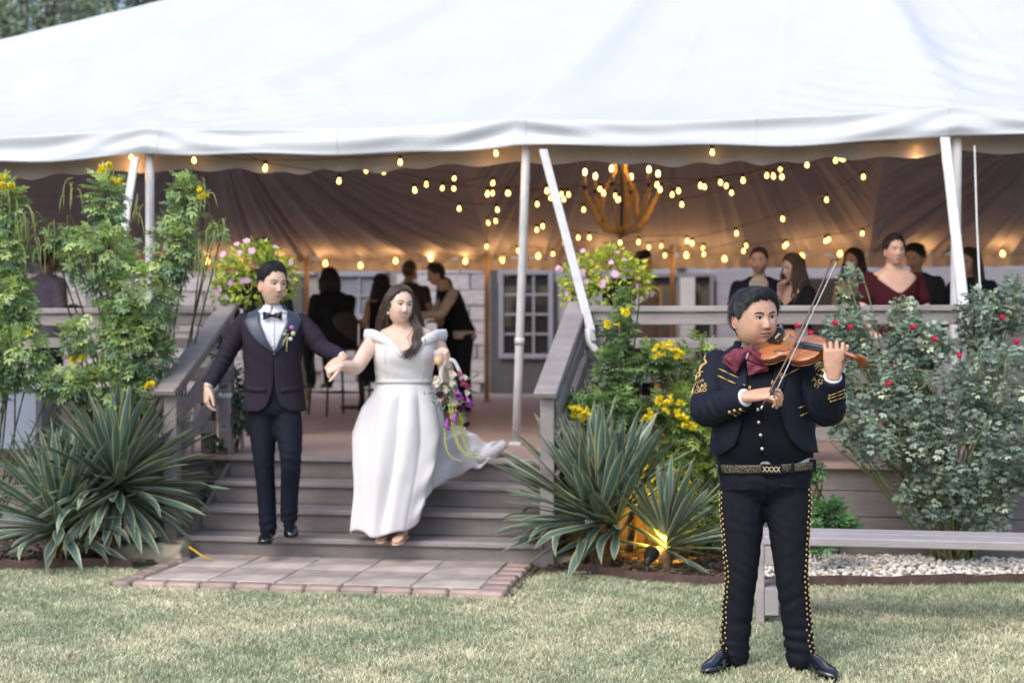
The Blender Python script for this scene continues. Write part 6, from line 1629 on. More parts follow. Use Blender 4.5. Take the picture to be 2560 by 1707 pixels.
sleeve(gf, gRS, gRE, gRW - (gRW - gRE) * .08, [.058, .064, .060, .057, .051, .043], gj, SUIT, 12)
sleeve(gf, gLS, gLE, gLW - (gLW - gLE) * .10, [.058, .064, .060, .057, .051, .043], gj, SUIT, 14)
ty = float(GT.pt(np.float64(0), np.float64(1.445), 0)[1]) - .040
by_ = [(-.022, 1.443)]
def bowlobe(s):
    a = np.array((-.022, ty - .008, 1.443)); return lobe((a + (s * .006, 0, .009), a + (s * .060, .006, .030), a + (s * .060, .006, -.028), a + (s * .006, 0, -.009)) if s > 0 else (a + (s * .060, .006, .030), a + (s * .006, 0, .009), a + (s * .006, 0, -.009), a + (s * .060, .006, -.028)), .013, 0)
bt = gf.add('bow_tie', join([bowlobe(-1), bowlobe(1)]), M('black_satin', (.008, .010, .018), .4, .1, 30)); gf.add('tie_knot', ell((-.022, ty - .014, 1.443), (.010, .010, .012)), MATS['black_satin'], bt)
# boutonniere
bq = GT.pt(GT.ang(np.float64(.060), 1.33), np.float64(1.33), .040)
bo = gf.add('boutonniere', join([tube([bq + (-.004, 0, 0), bq + (-.008, -.004, -.05), bq + (-.012, -.002, -.115)], .004, 6), tube([bq, bq + (-.028, -.004, -.05), bq + (-.036, 0, -.075)], .0045, 6)]), M('pale_green_catkin', (.42, .42, .18), .8, .2, 60))
for (dx, dz, r_, c_, nm) in ((.0, .02, .017, (.02, .005, .02), 'dark_flower'), (.022, .038, .015, (.42, .16, .36), 'pink_flower'), (.030, .0, .016, (.50, .55, .25), 'green_bud'), (-.022, -.004, .012, (.35, .42, .35), 'grey_bud'), (.014, -.034, .013, (.60, .60, .56), 'pale_bud'), (-.010, .018, .010, (.35, .45, .12), 'leaf_bud')):
    gf.add('flower_bud', ell(bq + (dx, -.010, dz), (r_, r_ * .8, r_), 10, 8), M('bout_' + nm, c_, .7, .3, 80), bo)

# ---------------- woman in white
BX = 1010.0
def bp_(px, py, y=0.0): return np.array(((px - BX) / CS, y, (1355 - py) / CS))
bf = Fig('smiling woman in an off shoulder white wedding gown on the steps', BX, 9.27, RISE, -math.atan((BX - 1280) / F_PX), None, 1.011)
SATIN = M('ivory_satin', (.70, .69, .71), .62, .03, 6, .05, 30, sheen=.1)
SKB = dict(id='bride', skin=(.76, .535, .43), hair=(.030, .020, .016), w=1.05, jowl=.62, len=1.0, nose=.92, lips=1.1, smile=1.15, lip=(.55, .16, .18), brow=.0036, browlift=.0015, gaze=(.003, 0), eyeopen=1.25, lash=1)
BT = Torso([(.86, .0, .03, .215, .16, .17, 2.3), (.96, .0, .02, .185, .14, .14, 2.3), (1.026, .0, .01, .170, .125, .12, 2.3), (1.10, .002, 0, .178, .135, .115, 2.35), (1.18, .004, -.005, .188, .158, .112, 2.4), (1.25, .006, 0, .188, .150, .112, 2.4), (1.305, .010, .01, .196, .112, .108, 2.4), (1.345, .012, .018, .175, .085, .092, 2.3), (1.375, .008, .02, .115, .068, .075, 2.1), (1.405, -.002, .015, .066, .058, .060, 2.0), (1.48, -.015, .0, .057, .055, .056, 2.0)])
bRS, bRE, bRW = np.array((-.195, .01, 1.285)), np.array((-.302, -.165, 1.115)), np.array((-.395, -.31, 1.128))
bLS, bLE, bLW = np.array((.215, .02, 1.275)), np.array((.285, .02, 1.045)), np.array((.282, -.17, 1.135))
BL = [((-.09, .02, .85), (-.09, .0, .5), (-.03, -.05, .10)), ((.09, .02, .85), (.09, .05, .5), (.06, .08, .16))]
hR = rot3(24, 2, 4); hcB = np.array((-.028, -.035, 1.515))
hg, hcol, hto, hb = head(bf, SKB, hcB, hR, 1.0)
sk = np.array(SKB['skin'])
h1 = hand(bRW, (-.75, -.15, -.28), (.15, .5, -.8), 'R', ((70, 62, 35), (72, 64, 35), (74, 66, 35), (74, 66, 35)), ((.8, .5, .4), (.9, .1, .4)), .92)
h2 = hand(bLW, (-.20, -.35, .9), (-.85, .25, .05), 'L', ((62, 38, 22), (60, 42, 24), (58, 44, 24), (56, 44, 24)), ((.7, .5, .7), (.6, .1, .8)), .95)
bb = remesh(join([BT.solid(.88, 1.46, -.006), limb([bRS, bRS * .55 + bRE * .45, bRE, bRE * .5 + bRW * .5, bRW], [.052, .052, .045, .041, .028]), limb([bLS, bLS * .5 + bLE * .5, bLE, bLE * .5 + bLW * .5, bLW], [.052, .050, .043, .039, .027]), limb(BL[0], [.09, .07, .03]), limb(BL[1], [.09, .07, .03]), ell((-.048, -.108, 1.225), (.062, .042, .062)), ell((.060, -.108, 1.225), (.062, .042, .062)), limb([(-.005, .015, 1.36), (-.02, -.01, 1.44)], [.062, .056])]), .0095, 4)
bf.add('body', join([bb, hg, h1, h2]), skin('bride', SKB['skin']), None, True, np.vstack([np.tile(sk * .98, (len(bb[0]), 1)), hcol, np.tile(sk, (len(h1[0]), 1)), np.tile(sk, (len(h2[0]), 1))]))
# gown: bodice with a deep V, seams, skirt, turned band, train
aa = np.linspace(-math.pi, math.pi, 100); xx = .19 * np.sin(aa) + .006; fr = np.cos(aa) > 0
top = np.where(fr, np.interp(xx - .006, [-.19, -.15, -.10, -.04, .0, .04, .10, .15, .19], [1.295, 1.292, 1.268, 1.215, 1.165, 1.215, 1.268, 1.292, 1.295]), 1.28)
rows = np.linspace(0, 1, 34)[:, None]; Z = 1.020 + (top[None] - 1.020) * rows; A = np.tile(aa, (34, 1))
rip = .0025 * np.sin(Z * 55 + A * 5) * np.exp(-((Z - 1.09) / .05) ** 2)
gown = bf.add('gown_bodice', cloth(BT, A, Z, .012, .006, rip), SATIN)
for s in (-1, 1):
    P = np.array([BT.pt(np.float64(s * .62 + .1 * (z - 1.02)), z, .0135) for z in np.linspace(1.03, 1.24, 14)]); bf.add('princess_seam', tube(P, .0016, 5), SATIN, gown)
Ab, Zb = np.meshgrid(np.linspace(-math.pi, math.pi, 80), np.linspace(1.014, 1.036, 4)); bf.add('waistband', cloth(BT, Ab, Zb, .015, .005), SATIN, gown)
# turned-over neckline band from the V round the upper arms and the back
def band(s):
    C = [(.006, -.158, 1.175), (.006 + s * .05, -.155, 1.222), (.008 + s * .12, -.118, 1.282), (.010 + s * .19, -.072, 1.318), (.010 + s * .247, .0, 1.322), (.010 + s * .218, .072, 1.318), (.010 + s * .10, .128, 1.30), (.010, .135, 1.295)]
    q = spline(np.array(C), 46); h = np.interp(np.linspace(0, 1, 46), [0, .12, .35, .6, 1], [.010, .030, .036, .036, .032]); out = np.zeros_like(q); out[:, 0] = s * .6 * np.sin(np.linspace(0, math.pi, 46)); out[:, 1] = -np.cos(np.linspace(0, math.pi, 46)); out = unit(out)
    g = np.stack([q + np.stack([0 * h, 0 * h, h * f], 1) + out * (.012 + .012 * math.cos(f * 1.5)) + out * (.004 * np.sin(np.arange(46) * .5))[:, None] for f in (-1, -.5, 0, .5, 1)], 0)
    G = slab(g, g - out[None] * .007) if s > 0 else slab(g[:, ::-1], g[:, ::-1] - out[None, ::-1] * .007)
    return G
bf.add('neckline_band', band(1), SATIN, gown); bf.add('neckline_band', band(-1), SATIN, gown)
# skirt: pleated bell, hem lifted where it drags over the steps
nr, nc = 60, 200
t = np.linspace(0, 1, nr)[:, None]; a = np.linspace(-math.pi, math.pi, nc)[None]
zt = 1.022; hem = .062 + .20 * sstep(.35, 1.5, a) * 1.0 + .30 * sstep(1.4, 2.6, np.abs(a)) + .02 * np.sin(a * 5)
Zs = zt + (hem - zt) * t
wR = np.interp(t, [0, .08, .2, .4, .6, .8, 1], [.170, .195, .235, .275, .285, .27, .25]); wL = np.interp(t, [0, .08, .2, .4, .55, .75, 1], [.170, .20, .26, .315, .305, .262, .228])
dF = np.interp(t, [0, .1, .3, .6, 1], [.130, .16, .19, .21, .20]); dB = np.interp(t, [0, .1, .3, .6, 1], [.125, .18, .26, .34, .42])
sa, ca = np.sin(a), np.cos(a)
fold = (np.abs(np.sin(a * 4.5 + .6 + .4 * np.sin(a * 3))) - .62) * .040 * sstep(.0, .2, t) * (1 - .45 * t) + np.sin(a * 15 + 1.2) * .006 * sstep(.2, .8, t) + .012 * np.sin(a * 4 + t * 7) * t
gath = .028 * np.exp(-((a - 1.15) / .4) ** 2) * np.sin(t * 26 + a * 4) * sstep(.35, .8, t)
cx = np.interp(t, [0, .4, 1], [0, -.02, -.095])
X = cx + np.where(sa > 0, wR, wL) * (1 + fold / .25) * np.sign(sa) * np.abs(sa) ** .95
Y = .01 - np.where(ca > 0, dF, dB) * (1 + fold / .25) * np.sign(ca) * np.abs(ca) ** .95 - gath
O = np.stack([X, Y, Zs], -1)
O[..., 0] += .02 * np.sin(t * 5 + a) * t
cxy = np.stack([cx + 0 * a, .01 + 0 * X, Zs], -1); dirn = unit((cxy - O) * (1, 1, 0))
bf.add('skirt', slab(O[::-1], (O + dirn * .006)[::-1]), SATIN, gown)
# train swept up over the steps behind her
def bl_(px, py, D): return (np.array(pt(px, py, D)) - bf.o) @ bf.A / bf.k
up_ = spline(np.array([bl_(1072, 1030, 9.45), bl_(1110, 1058, 9.74), bl_(1150, 1068, 10.15), (bl_(1178, 1078, 10.35)), bl_(1205, 1102, 10.40), bl_(1232, 1108, 10.40), bl_(1256, 1106, 10.42)]), 60)
lo_ = spline(np.array([bl_(1062, 1225, 9.45), bl_(1122, 1200, 9.56), bl_(1160, 1178, 9.80), bl_(1188, 1170, 9.93), bl_(1212, 1160, 9.95), bl_(1236, 1141, 10.02), bl_(1260, 1124, 10.10)]), 60)
g = []; w60 = np.linspace(0, 1, 60)
for f in np.linspace(0, 1, 34):
    q = up_ * (1 - f) + lo_ * f
    puff = .055 * math.sin(math.pi * f) ** .7 * (1 - .35 * w60) + .024 * np.sin(f * 13 + w60 * 9) * math.sin(math.pi * f) + .012 * np.sin(w60 * 23 + f * 4)
    q = q + np.stack([0 * puff, -.45 * puff, .9 * puff], 1); g.append(q)
g = np.array(g)
bf.add('train', slab(g, g - (0, -.004, .006)), SATIN, gown)
rl = spline(np.array([bl_(1196, 1150, 10.0), bl_(1222, 1136, 10.03), bl_(1242, 1124, 10.08), bl_(1257, 1113, 10.14)]), 20)
bf.add('train_roll', join([tube(rl, np.interp(np.linspace(0, 1, 20), [0, .3, .8, 1], [.030, .036, .036, .032]), 16), ell(rl[-1], .032, 14, 10)]), SATIN, gown)
shoe(bf, (.005, -.02), (-.055, -.235), M('nude_leather', (.62, .42, .30), .4), 0, .07, .036, .10)
shoe(bf, (-.135, .05), (-.150, -.15), MATS['nude_leather'], 0, .07, .036, .12)
# hair: centre parting, waves down the back and one lock over the front
(cg, cV, cph) = cap_geo(SKB, 'long', .010, 12, .004, rough=.0012, side=1.5)
HB = M('dark_brown_waves', (.062, .040, .032), .38, .4, 30, .3, 120, spec=.7)
gs = [hto(cg), hto(clumps(cV, cph, 420, 21, (10, 20), .0015, .0018, .0))]
r = np.random.default_rng(5)
for k in range(330):
    s = -1 if k % 2 else 1; ph_ = r.uniform(.35, 1.0) * math.pi * s; d0 = np.array((math.sin(ph_) * .082, -math.cos(ph_) * .095, r.uniform(-.02, .07)))
    p0 = np.asarray(hto((d0[None], []))[0])[0]
    tip = np.array((-.03 + s * r.uniform(.05, .16), r.uniform(.06, .15), r.uniform(1.16, 1.30)))
    mid = p0 * .5 + tip * .5 + np.array((s * .025, .02, .02)); ph = r.uniform(0, 6)
    q = spline(np.array([p0, p0 * .8 + mid * .2 + np.array((s * .012, 0, 0)), mid, tip]), 18); w_ = np.linspace(0, 1, 18)
    q = q + np.stack([np.sin(w_ * 12 + ph) * .009 * w_, np.cos(w_ * 12 + ph) * .009 * w_, 0 * w_], 1)
    gs.append(tube(q, np.interp(w_, [0, .3, .8, 1], [.003, .0042, .003, .0008]) * r.uniform(.7, 1.3), 5))
for k in range(80):
    p0 = np.asarray(hto((np.array([(.078 + r.uniform(-.004, .006), r.uniform(-.02, .05), r.uniform(-.04, .03))]), []))[0])[0]
    m1 = np.array((.072 + r.normal() * .012, -.045 + r.normal() * .010, 1.40)); m2 = np.array((.085 + r.normal() * .016, -.135 + r.normal() * .006, 1.29)); tip = np.array((.022 + r.normal() * .018, -.205 + r.normal() * .006, r.uniform(1.165, 1.21))); ph = r.uniform(0, .9)
    q = spline(np.array([p0, m1, m2, tip]), 26); w_ = np.linspace(0, 1, 26); q = q + np.stack([np.sin(w_ * 17 + ph) * .012 * w_, 0 * w_ - .004, np.cos(w_ * 17 + ph) * .006 * w_], 1)
    gs.append(tube(q, np.interp(w_, [0, .3, .8, 1], [.003, .0036, .003, .0008]) * r.uniform(.7, 1.3), 5))
bf.add('hair', join(gs), HB)
pr = M('pearl', (.75, .72, .68), .2, coat=.5)
e0 = np.asarray(hto((np.array([(-.079, -.004, -.052), (-.079, -.006, -.062)]), []))[0]); bf.add('earring', join([ell(e0[0], .0045, 8, 6), ell(e0[1], .0075, 10, 8)]), pr)
bf.add('pendant', ell(BT.pt(np.float64(0.02), np.float64(1.315), .008), (.005, .003, .006), 8, 6), pr)

# ---------------- drink
cq = bp_(1095, 897, -.205); cup = thing('drink_cup', 'clear plastic cup of orange drink in the hand of the woman in white', 'cup', bf.W(cq[None])[0])
def wadd(nm, g, mat, par, sm=True): return mk(nm, (bf.W(g[0]), g[1]), mat, par, sm)
wadd('cup_wall', tube([cq + (0, 0, -.044), cq + (0, 0, .044)], [.027, .037], 22, cap=False), M('clear_plastic', (.85, .85, .85), .1, .02, alpha=.28), cup)
wadd('drink', tube([cq + (0, 0, -.043), cq + (0, 0, -.004)], [.0262, .0305], 22), M('orange_juice', (.80, .38, .02), .3, .1), cup)
wadd('ice', join([ell(cq + (.008, -.006, .0), (.012, .012, .010), 8, 6), ell(cq + (-.010, .004, .002), (.011, .011, .009), 8, 6)]), M('ice_cube', (.8, .8, .78), .2, alpha=.6), cup)
# ---------------- bouquet hung from a white ribbon
bc = bp_(1128, 985, -.20)
bou = thing('bouquet', 'trailing bouquet of white and purple flowers hanging from a white ribbon', 'bouquet', bf.W(bc[None])[0])
rb_ = spline(np.array([bp_(1103, 960, -.19), bp_(1100, 935, -.20), bp_(1112, 908, -.205), bp_(1130, 905, -.20), bp_(1143, 925, -.19), bp_(1152, 955, -.18)]), 30)
wadd('ribbon', tube(rb_, np.tile((.0035, .012), (30, 1)), 8), SATIN, bou)
def bloom(n, rad, cup_, seed):
    r = np.random.default_rng(seed); gs = []
    for k in range(n):
        a = k * 2.4; f = (k + .5) / n; V, Fc = leaflet(rad * (.55 + .5 * f), .95, 0, 0, 0, .25, -.25)
        m = Matrix.Rotation(a, 3, 'Z') @ Matrix.Rotation(-1.45 + cup_ * f, 3, 'Y'); gs.append((V @ np.array(m).T + (0, 0, -.3 * rad), Fc))
    gs.append(ell((0, 0, -.1 * rad), rad * .42, 8, 6)); return join(gs)
def calla():
    a = np.linspace(0, 2 * math.pi, 14); rows = []
    for z, rr, tip in ((0, .006, 0), (.03, .010, 0), (.055, .017, .004), (.07, .027, .014)): rows.append(np.stack([rr * np.cos(a), rr * np.sin(a), z + tip * np.cos(a)], 1))
    O = np.array(rows); return slab(O, O * (.93, .93, 1) + (0, 0, .001))
PUR, DPU, MAG, IVO = M('violet_calla', (.30, .06, .34), .5, .25, 30), M('dark_plum_petal', (.055, .006, .045), .6, .2, 30), M('magenta_orchid', (.42, .07, .19), .5, .3, 30), M('ivory_petal', (.74, .70, .60), .6, .08, 30)
def flower(geo, px, py, y, mat, dr, name):
    q = Vector(np.array(dr, float)).to_track_quat('Z', 'Y').to_matrix(); wadd(name, (np.asarray(geo[0]) @ np.array(q).T + bp_(px, py, y), geo[1]), mat, bou)
for (px, py, rad, dr) in ((1127, 938, .027, (.1, -1, .2)), (1127, 959, .022, (0, -1, .1)), (1113, 973, .026, (-.2, -1, -.2)), (1131, 1006, .027, (0, -1, -.4)), (1100, 995, .022, (-.4, -1, -.3)), (1093, 955, .034, (-.4, -1, .2)), (1163, 983, .02, (.5, -1, 0)), (1158, 946, .018, (.5, -1, .4))): flower(bloom(16, rad * 1.35, 1.25, int(px)), px, py, -.235, IVO, dr, 'white_flower')
for (px, py, rad, dr) in ((1098, 988, .024, (-.4, -1, .1)), (1148, 1022, .026, (.2, -1, 0)), (1163, 1061, .022, (.3, -1, -.2))): flower(bloom(18, rad * 1.25, 1.35, int(px)), px, py, -.25, DPU, dr, 'plum_flower')
for (px, py, rad, dr) in ((1145, 940, .026, (.3, -1, .6)), (1155, 962, .034, (.5, -1, .1)), (1165, 970, .026, (.6, -1, -.4))): flower(bloom(7, rad * 1.2, 1.2, int(px)), px, py, -.22, MAG, dr, 'orchid')
for (px, py, dr) in ((1162, 990, (.35, -.5, -1)), (1116, 1045, (-.1, -.4, -1)), (1140, 975, (.2, -.8, -.8)), (1138, 1030, (-.3, -.5, -1))): flower(calla(), px, py, -.225, PUR, dr, 'calla_lily')
r = np.random.default_rng(8); LG = M('bouquet_greenery', (.13, .20, .12), .6, .2, 30); gs = []
n = 70; P = bp_(1125, 985, -.19) + r.normal(size=(n, 3)) * (.055, .025, .055); d = unit(r.normal(size=(n, 3)) + [0, -.4, -.2])
V, Fc, k = place((lambda g: (g[0], np.array(g[1])))(leaflet(1, .3)), P, d, unit(r.normal(size=(n, 3)) + [0, -1, .5]), r.uniform(.03, .07, n)); wadd('greenery', (V, [tuple(f) for f in Fc.tolist()]), LG, bou)['kind'] = 'stuff'
AM = M('green_amaranth', (.40, .44, .13), .85, .25, 90, .5, 200)
for i, pts in enumerate((((1128, 1010), (1133, 1060), (1142, 1105), (1165, 1135), (1195, 1146)), ((1135, 1010), (1142, 1060), (1155, 1100), (1175, 1130), (1202, 1142)), ((1142, 1015), (1150, 1060), (1160, 1100), (1172, 1120)), ((1120, 1010), (1128, 1060), (1140, 1110), (1160, 1135), (1185, 1145)), ((1110, 1070), (1112, 1110), (1120, 1135), (1135, 1147), (1152, 1152)), ((1148, 1010), (1154, 1050), (1163, 1085)))):
    q = spline(np.array([bp_(a, b, -.225 + .012 * (i % 3)) for a, b in pts]), 40); wadd('amaranth', tube(q, .0085 * (1 + .4 * np.sin(np.arange(40) * 2.1)) * np.linspace(1, .45, 40), 6), AM, bou)
for pts in (((1150, 960), (1170, 950), (1192, 938)), ((1165, 970), (1180, 980), (1192, 985)), ((1095, 985), (1080, 983), (1068, 987)), ((1145, 1030), (1160, 1045), (1158, 1060))):
    wadd('stem', tube(spline(np.array([bp_(a, b, -.21) for a, b in pts]), 12), np.linspace(.004, .0075, 12), 6), MATS['bouquet_greenery'], bou)
# ================================================================== GUESTS AND DECK FURNITURE
def cl(name, c, **k): return M('cloth_' + name, c, k.pop('rough', .85), .15, 20, .08, 120, spec=.2, **k)
def guest(label, px, D, H, yaw, skc, hairc, hstyle, top, bottom, slv=1.0, arms=None, sit=None, female=False, head_rot=(0, 4, 0), neck=0.0, dress=False, x_lean=0.0, y_lean=0.0, bow=None, vest=None, beard=0.0, group='guests on the deck', wide=1.0, detail=True, seed=1):
    f = Fig(label, px, D, DZ, math.radians(yaw), None)
    k = H / 1.72; fw = .92 if female else 1.0
    hz = .90 * k if sit is None else sit + .10
    dz = 0 if sit is None else hz - .90 * k
    S = lambda z: z * k + dz
    sh = lambda z: ((x_lean * (z - hz) / .5), (y_lean * (z - hz) / .5)) if z > hz else (0, 0)
    raw = [(.86, .170 * (1.06 if female else 1), .115, .125), (.95, .165, .110, .115), (1.06, .150 * fw, .105, .10), (1.18, .163 * fw, .115 * (1.12 if female else 1), .105), (1.30, .182 * fw, .110, .108), (1.375, .186 * fw, .092, .10), (1.41, .150 * fw, .075, .082), (1.44, .085, .062, .062), (1.48, .058 * fw, .055, .055), (1.54, .055 * fw, .053, .053)]
    T = Torso([(S(z), sh(S(z))[0], .01 + sh(S(z))[1], w_ * k * wide, a * k * wide, b * k, 2.3) for z, w_, a, b in raw])
    sx, sy = sh(S(1.37)); hx, hy = sh(S(1.62))
    sw = .175 * fw * k * wide
    RS, LS = np.array((sx - sw, .015 + sy, S(1.36))), np.array((sx + sw, .015 + sy, S(1.36)))
    da = {'down': ((-.07, .03, -.27), (-.05, -.06, -.51)), 'bent': ((-.06, .02, -.26), (.02, -.22, -.22)), 'drink': ((-.06, .0, -.26), (.06, -.20, -.05)), 'reach': ((-.05, -.14, -.22), (.0, -.38, -.26)), 'mouth': ((-.06, -.06, -.24), (.10, -.16, .02)), 'rail': ((-.07, -.05, -.25), (-.03, -.16, -.44))}
    am = arms or ('down', 'down'); J = []
    for s, base, a in ((-1, RS, am[0]), (1, LS, am[1])):
        e, w_ = da[a]; J.append((base, base + np.array((-s * -1 * abs(e[0]) * (1 if e[0] < 0 else -1), e[1], e[2])) * k, base + np.array((s * -w_[0], w_[1], w_[2])) * k))
    if sit is None: L = [((-.09 * k, .01, hz - .03), (-.095 * k, -.01, .48 * k), (-.10 * k, .02, .07)), ((.09 * k, .01, hz - .03), (.095 * k, -.01, .48 * k), (.10 * k, .02, .07))]
    else: L = [((s * .09 * k, 0, hz - .02), (s * .12 * k, -.40 * k, hz - .04), (s * .11 * k, -.36 * k, hz - .46 * k)) for s in (-1, 1)]
    sp = dict(id='g%02d' % seed, skin=skc, hair=hairc, w=1.0 if not female else .96, jowl=.35, len=1.0, beard=beard, brow=.0032, lip=tuple(np.array(skc) * (.85, .5, .5)))
    hR = rot3(*head_rot); hp = np.array((hx, -.03 + hy - neck, S(1.588)))
    hg, hcol, hto, hb = head(f, sp, hp, hR, k * 1.0, detail)
    sk = np.array(skc); hs = [hand(j[2], j[2] - j[1], (.0, .3, -1) if abs((j[2] - j[1])[2]) < .15 else ((1 if i == 0 else -1), .2, 0), 'RL'[i], ((35, 40, 25),) * 4, sc=.95 * k, vox=.006) for i, j in enumerate(J)]
    bd = remesh(join([T.solid(S(.87), S(1.53), -.012)] + [limb([j[0], (j[0] + j[1]) / 2, j[1], (j[1] + j[2]) / 2, j[2]], np.array([.05, .046, .040, .035, .026]) * k * (.95 if female else 1.05)) for j in J] + [limb(l, np.array([.078, .055, .036]) * k) for l in L] + [limb([(hx * .9, .0 + hy * .9, S(1.44)), hp + (0, .02, -.06)], [.056 * k, .05 * k])]), .014, 2)
    f.add('body', join([bd, hg] + hs), skin('guest%02d' % seed, skc), None, True, np.vstack([np.tile(sk, (len(bd[0]), 1)), hcol] + [np.tile(sk, (len(h[0]), 1)) for h in hs]))
    # clothes
    tp = [T.solid(S(.84 if not dress else .60), S(1.45), .012)] if not dress else [T.solid(S(.88), S(1.385), .012)]
    if slv > 0:
        for j in J:
            P = [j[0], (j[0] + j[1]) / 2, j[1]] + ([(j[1] + j[2]) / 2, j[1] * .06 + j[2] * .94] if slv > .6 else [])
            if slv <= .6: P = [j[0], j[0] * .7 + j[1] * .3, j[0] * .38 + j[1] * .62]
            tp.append(limb(P, np.array([.064, .062, .056, .050, .040][:len(P)] if slv > .6 else [.066, .068, .072]) * k))
    g = folds(remesh(join(tp), .013, 3), [(J[0][1], (0, .3, 1), .1, .007, .06), (J[1][1], (0, .3, 1), .1, .007, .06), ((0, -.1, S(1.0)), (.2, 0, 1), .15, .005, .07)], seed, .0025)
    tpo = f.add('dress' if dress else ('jacket' if slv > .6 else 'top'), g, top)
    if dress:
        zz = np.linspace(S(.98), .35, 14); q = np.linspace(0, 1, 14); a = np.linspace(0, 2 * math.pi, 40, endpoint=False)
        V = np.array([[(np.sin(b) * (.155 + .14 * t_) * k * wide * (1 + .06 * math.sin(b * 9)), .01 - np.cos(b) * (.12 + .14 * t_) * k * (1 + .06 * math.sin(b * 9)), z) for b in a] for z, t_ in zip(zz, q)])
        f.add('skirt', (V.reshape(-1, 3), [c_[::-1] for c_ in grid_faces(14, 40, True)]), top, tpo)
    else:
        f.add('trousers', remesh(join([T.solid(S(.84), S(.97), .006)] + [limb(l, np.array([.092, .07, .058]) * k) for l in L] + [limb([L[0][0], L[1][0]], [.10 * k, .10 * k])]), .014, 3), bottom)
    if dress:
        A, Z = np.meshgrid(np.linspace(-1, 1, 12), np.linspace(S(1.24), S(1.43), 12)); A = A * .75 * np.clip((Z - S(1.235)) / (S(1.36) - S(1.235)), 0, 1)
        f.add('bare_neckline', cloth(T, A, Z, .0165, .003), skin('guest%02d' % seed, skc), None, True, np.tile(np.array(skc), (288, 1)))
    if vest is not None:
        f.add('vest', remesh(T.solid(S(.93), S(1.40), .024), .014, 2), vest)
    if bow is not None:      # light shirt front showing
        A, Z = np.meshgrid(np.linspace(-.42, .42, 10), np.linspace(S(1.12), S(1.45), 12)); A = A * ((Z - S(1.08)) / (S(1.45) - S(1.08)))
        f.add('shirt_front', cloth(T, A, Z, .020, .004), bow)
    for l in L:
        e = np.array(l[-1]); shoe(f, (e[0], e[1] + .04), (e[0] * 1.15, e[1] - .20), PATENT, max(0, e[2] - .075), .08, .042)
    # hair
    HM = M('hair_' + sp['id'], hairc, .5, .3, 40, .4, 120, spec=.45)
    if hstyle == 'short': cg, cV, cp = cap_geo(sp, 'full', .012, seed, .010, nr=16, nc=48, side=.6); gs = [hto(cg), hto(clumps(cV, cp, 120, seed, (4, 9), .005, .004, .2))]
    elif hstyle == 'thin': cg, cV, cp = cap_geo(sp, 'crop', .006, seed, .004, nr=14, nc=48, rough=.002); gs = [hto(cg), hto(clumps(cV, cp, 120, seed, (4, 8), .003, .003, .1))]
    elif hstyle == 'bald': cg, cV, cp = cap_geo(sp, 'bald', .004, seed, 0, nr=14, nc=48, rough=.001); gs = [hto(cg)]
    elif hstyle == 'afro':
        cg, cV, cp = cap_geo(sp, 'full', .030, seed, .028, nr=16, nc=48, rough=.006); r = np.random.default_rng(seed); gs = [hto(cg)]
        q = cV.reshape(-1, 3); gs += [hto(ell(q[i], r.uniform(.010, .016), 6, 5)) for i in r.integers(0, len(q) - 60, 150)]
    else:
        ln = {'bob': .17, 'long': .42, 'curly': .34}[hstyle]; r = np.random.default_rng(seed)
        cg, cV, cp = cap_geo(sp, 'long', .014, seed, .008, nr=16, nc=48, side=1.3); gs = [hto(cg), hto(clumps(cV, cp, 120, seed, (6, 14), .004, .0035, 0))]
        am_ = .018 if hstyle == 'curly' else .006
        for q in range(150):
            ph_ = r.uniform(.32, 1.0) * math.pi * (1 if q % 2 else -1); p0 = np.array((math.sin(ph_) * .084, -math.cos(ph_) * .098, r.uniform(-.03, .05)))
            p0 = np.asarray(hto((p0[None], []))[0])[0]; d = unit(np.array((math.sin(ph_), -math.cos(ph_), 0)) @ hR.T)
            l_ = ln * r.uniform(.75, 1.1); P = spline(np.array([p0, p0 + d * .03 + (0, 0, -l_ * .35), p0 + d * (.035 if hstyle != 'bob' else .02) + (0, .01, -l_ * .7), p0 + d * .02 + (0, .02, -l_)]), 12); w_ = np.linspace(0, 1, 12); ph = r.uniform(0, 6)
            P = P + np.stack([np.sin(w_ * 14 + ph), np.cos(w_ * 14 + ph), 0 * w_], 1) * am_ * w_[:, None]
            gs.append(tube(P, np.interp(w_, [0, .3, .8, 1], [.007, .009, .007, .002]), 5))
    f.add('hair', join(gs), HM)
    return f, T, J, S
FAIR, TAN_, BRN = (.62, .40, .31), (.48, .29, .19), (.14, .075, .045)
BLKH, DBRN, MBRN = (.010, .009, .009), (.030, .018, .012), (.075, .042, .025)
BLKC = cl('black', (.010, .011, .014)); NVY = cl('navy_blazer', (.012, .016, .030)); BURGC = cl('burgundy_dress', (.045, .006, .010)); TWD = cl('brown_tweed', (.075, .055, .040)); WSH = cl('cream_shirt', (.55, .45, .36)); GRYC = cl('mauve_grey_shirt', (.10, .085, .11)); CHAR = cl('charcoal_shirt', (.035, .036, .045)); KHK = cl('taupe_jacket', (.24, .18, .15)); DTEAL = cl('dark_teal_top', (.010, .022, .028)); DTR = cl('dark_trousers', (.012, .013, .018))
guest('bearded man with curly black hair in grey mauve shirt behind the left shrubs', 118, 13.0, 1.70, 150, BRN, BLKH, 'afro', GRYC, DTR, 1, ('bent', 'bent'), head_rot=(-25, 18, 0), beard=.8, seed=1)
guest('dark haired guest mostly hidden behind the left flower planter', 655, 12.4, 1.72, 170, TAN_, BLKH, 'short', BLKC, DTR, 1, seed=2)
guest('person with black bobbed hair in black sitting on a bar stool', 838, 15.6, 1.70, 215, TAN_, BLKH, 'bob', BLKC, DTR, 1, ('reach', 'bent'), sit=.72, head_rot=(0, 12, 0), y_lean=-.07, wide=1.25, seed=3)
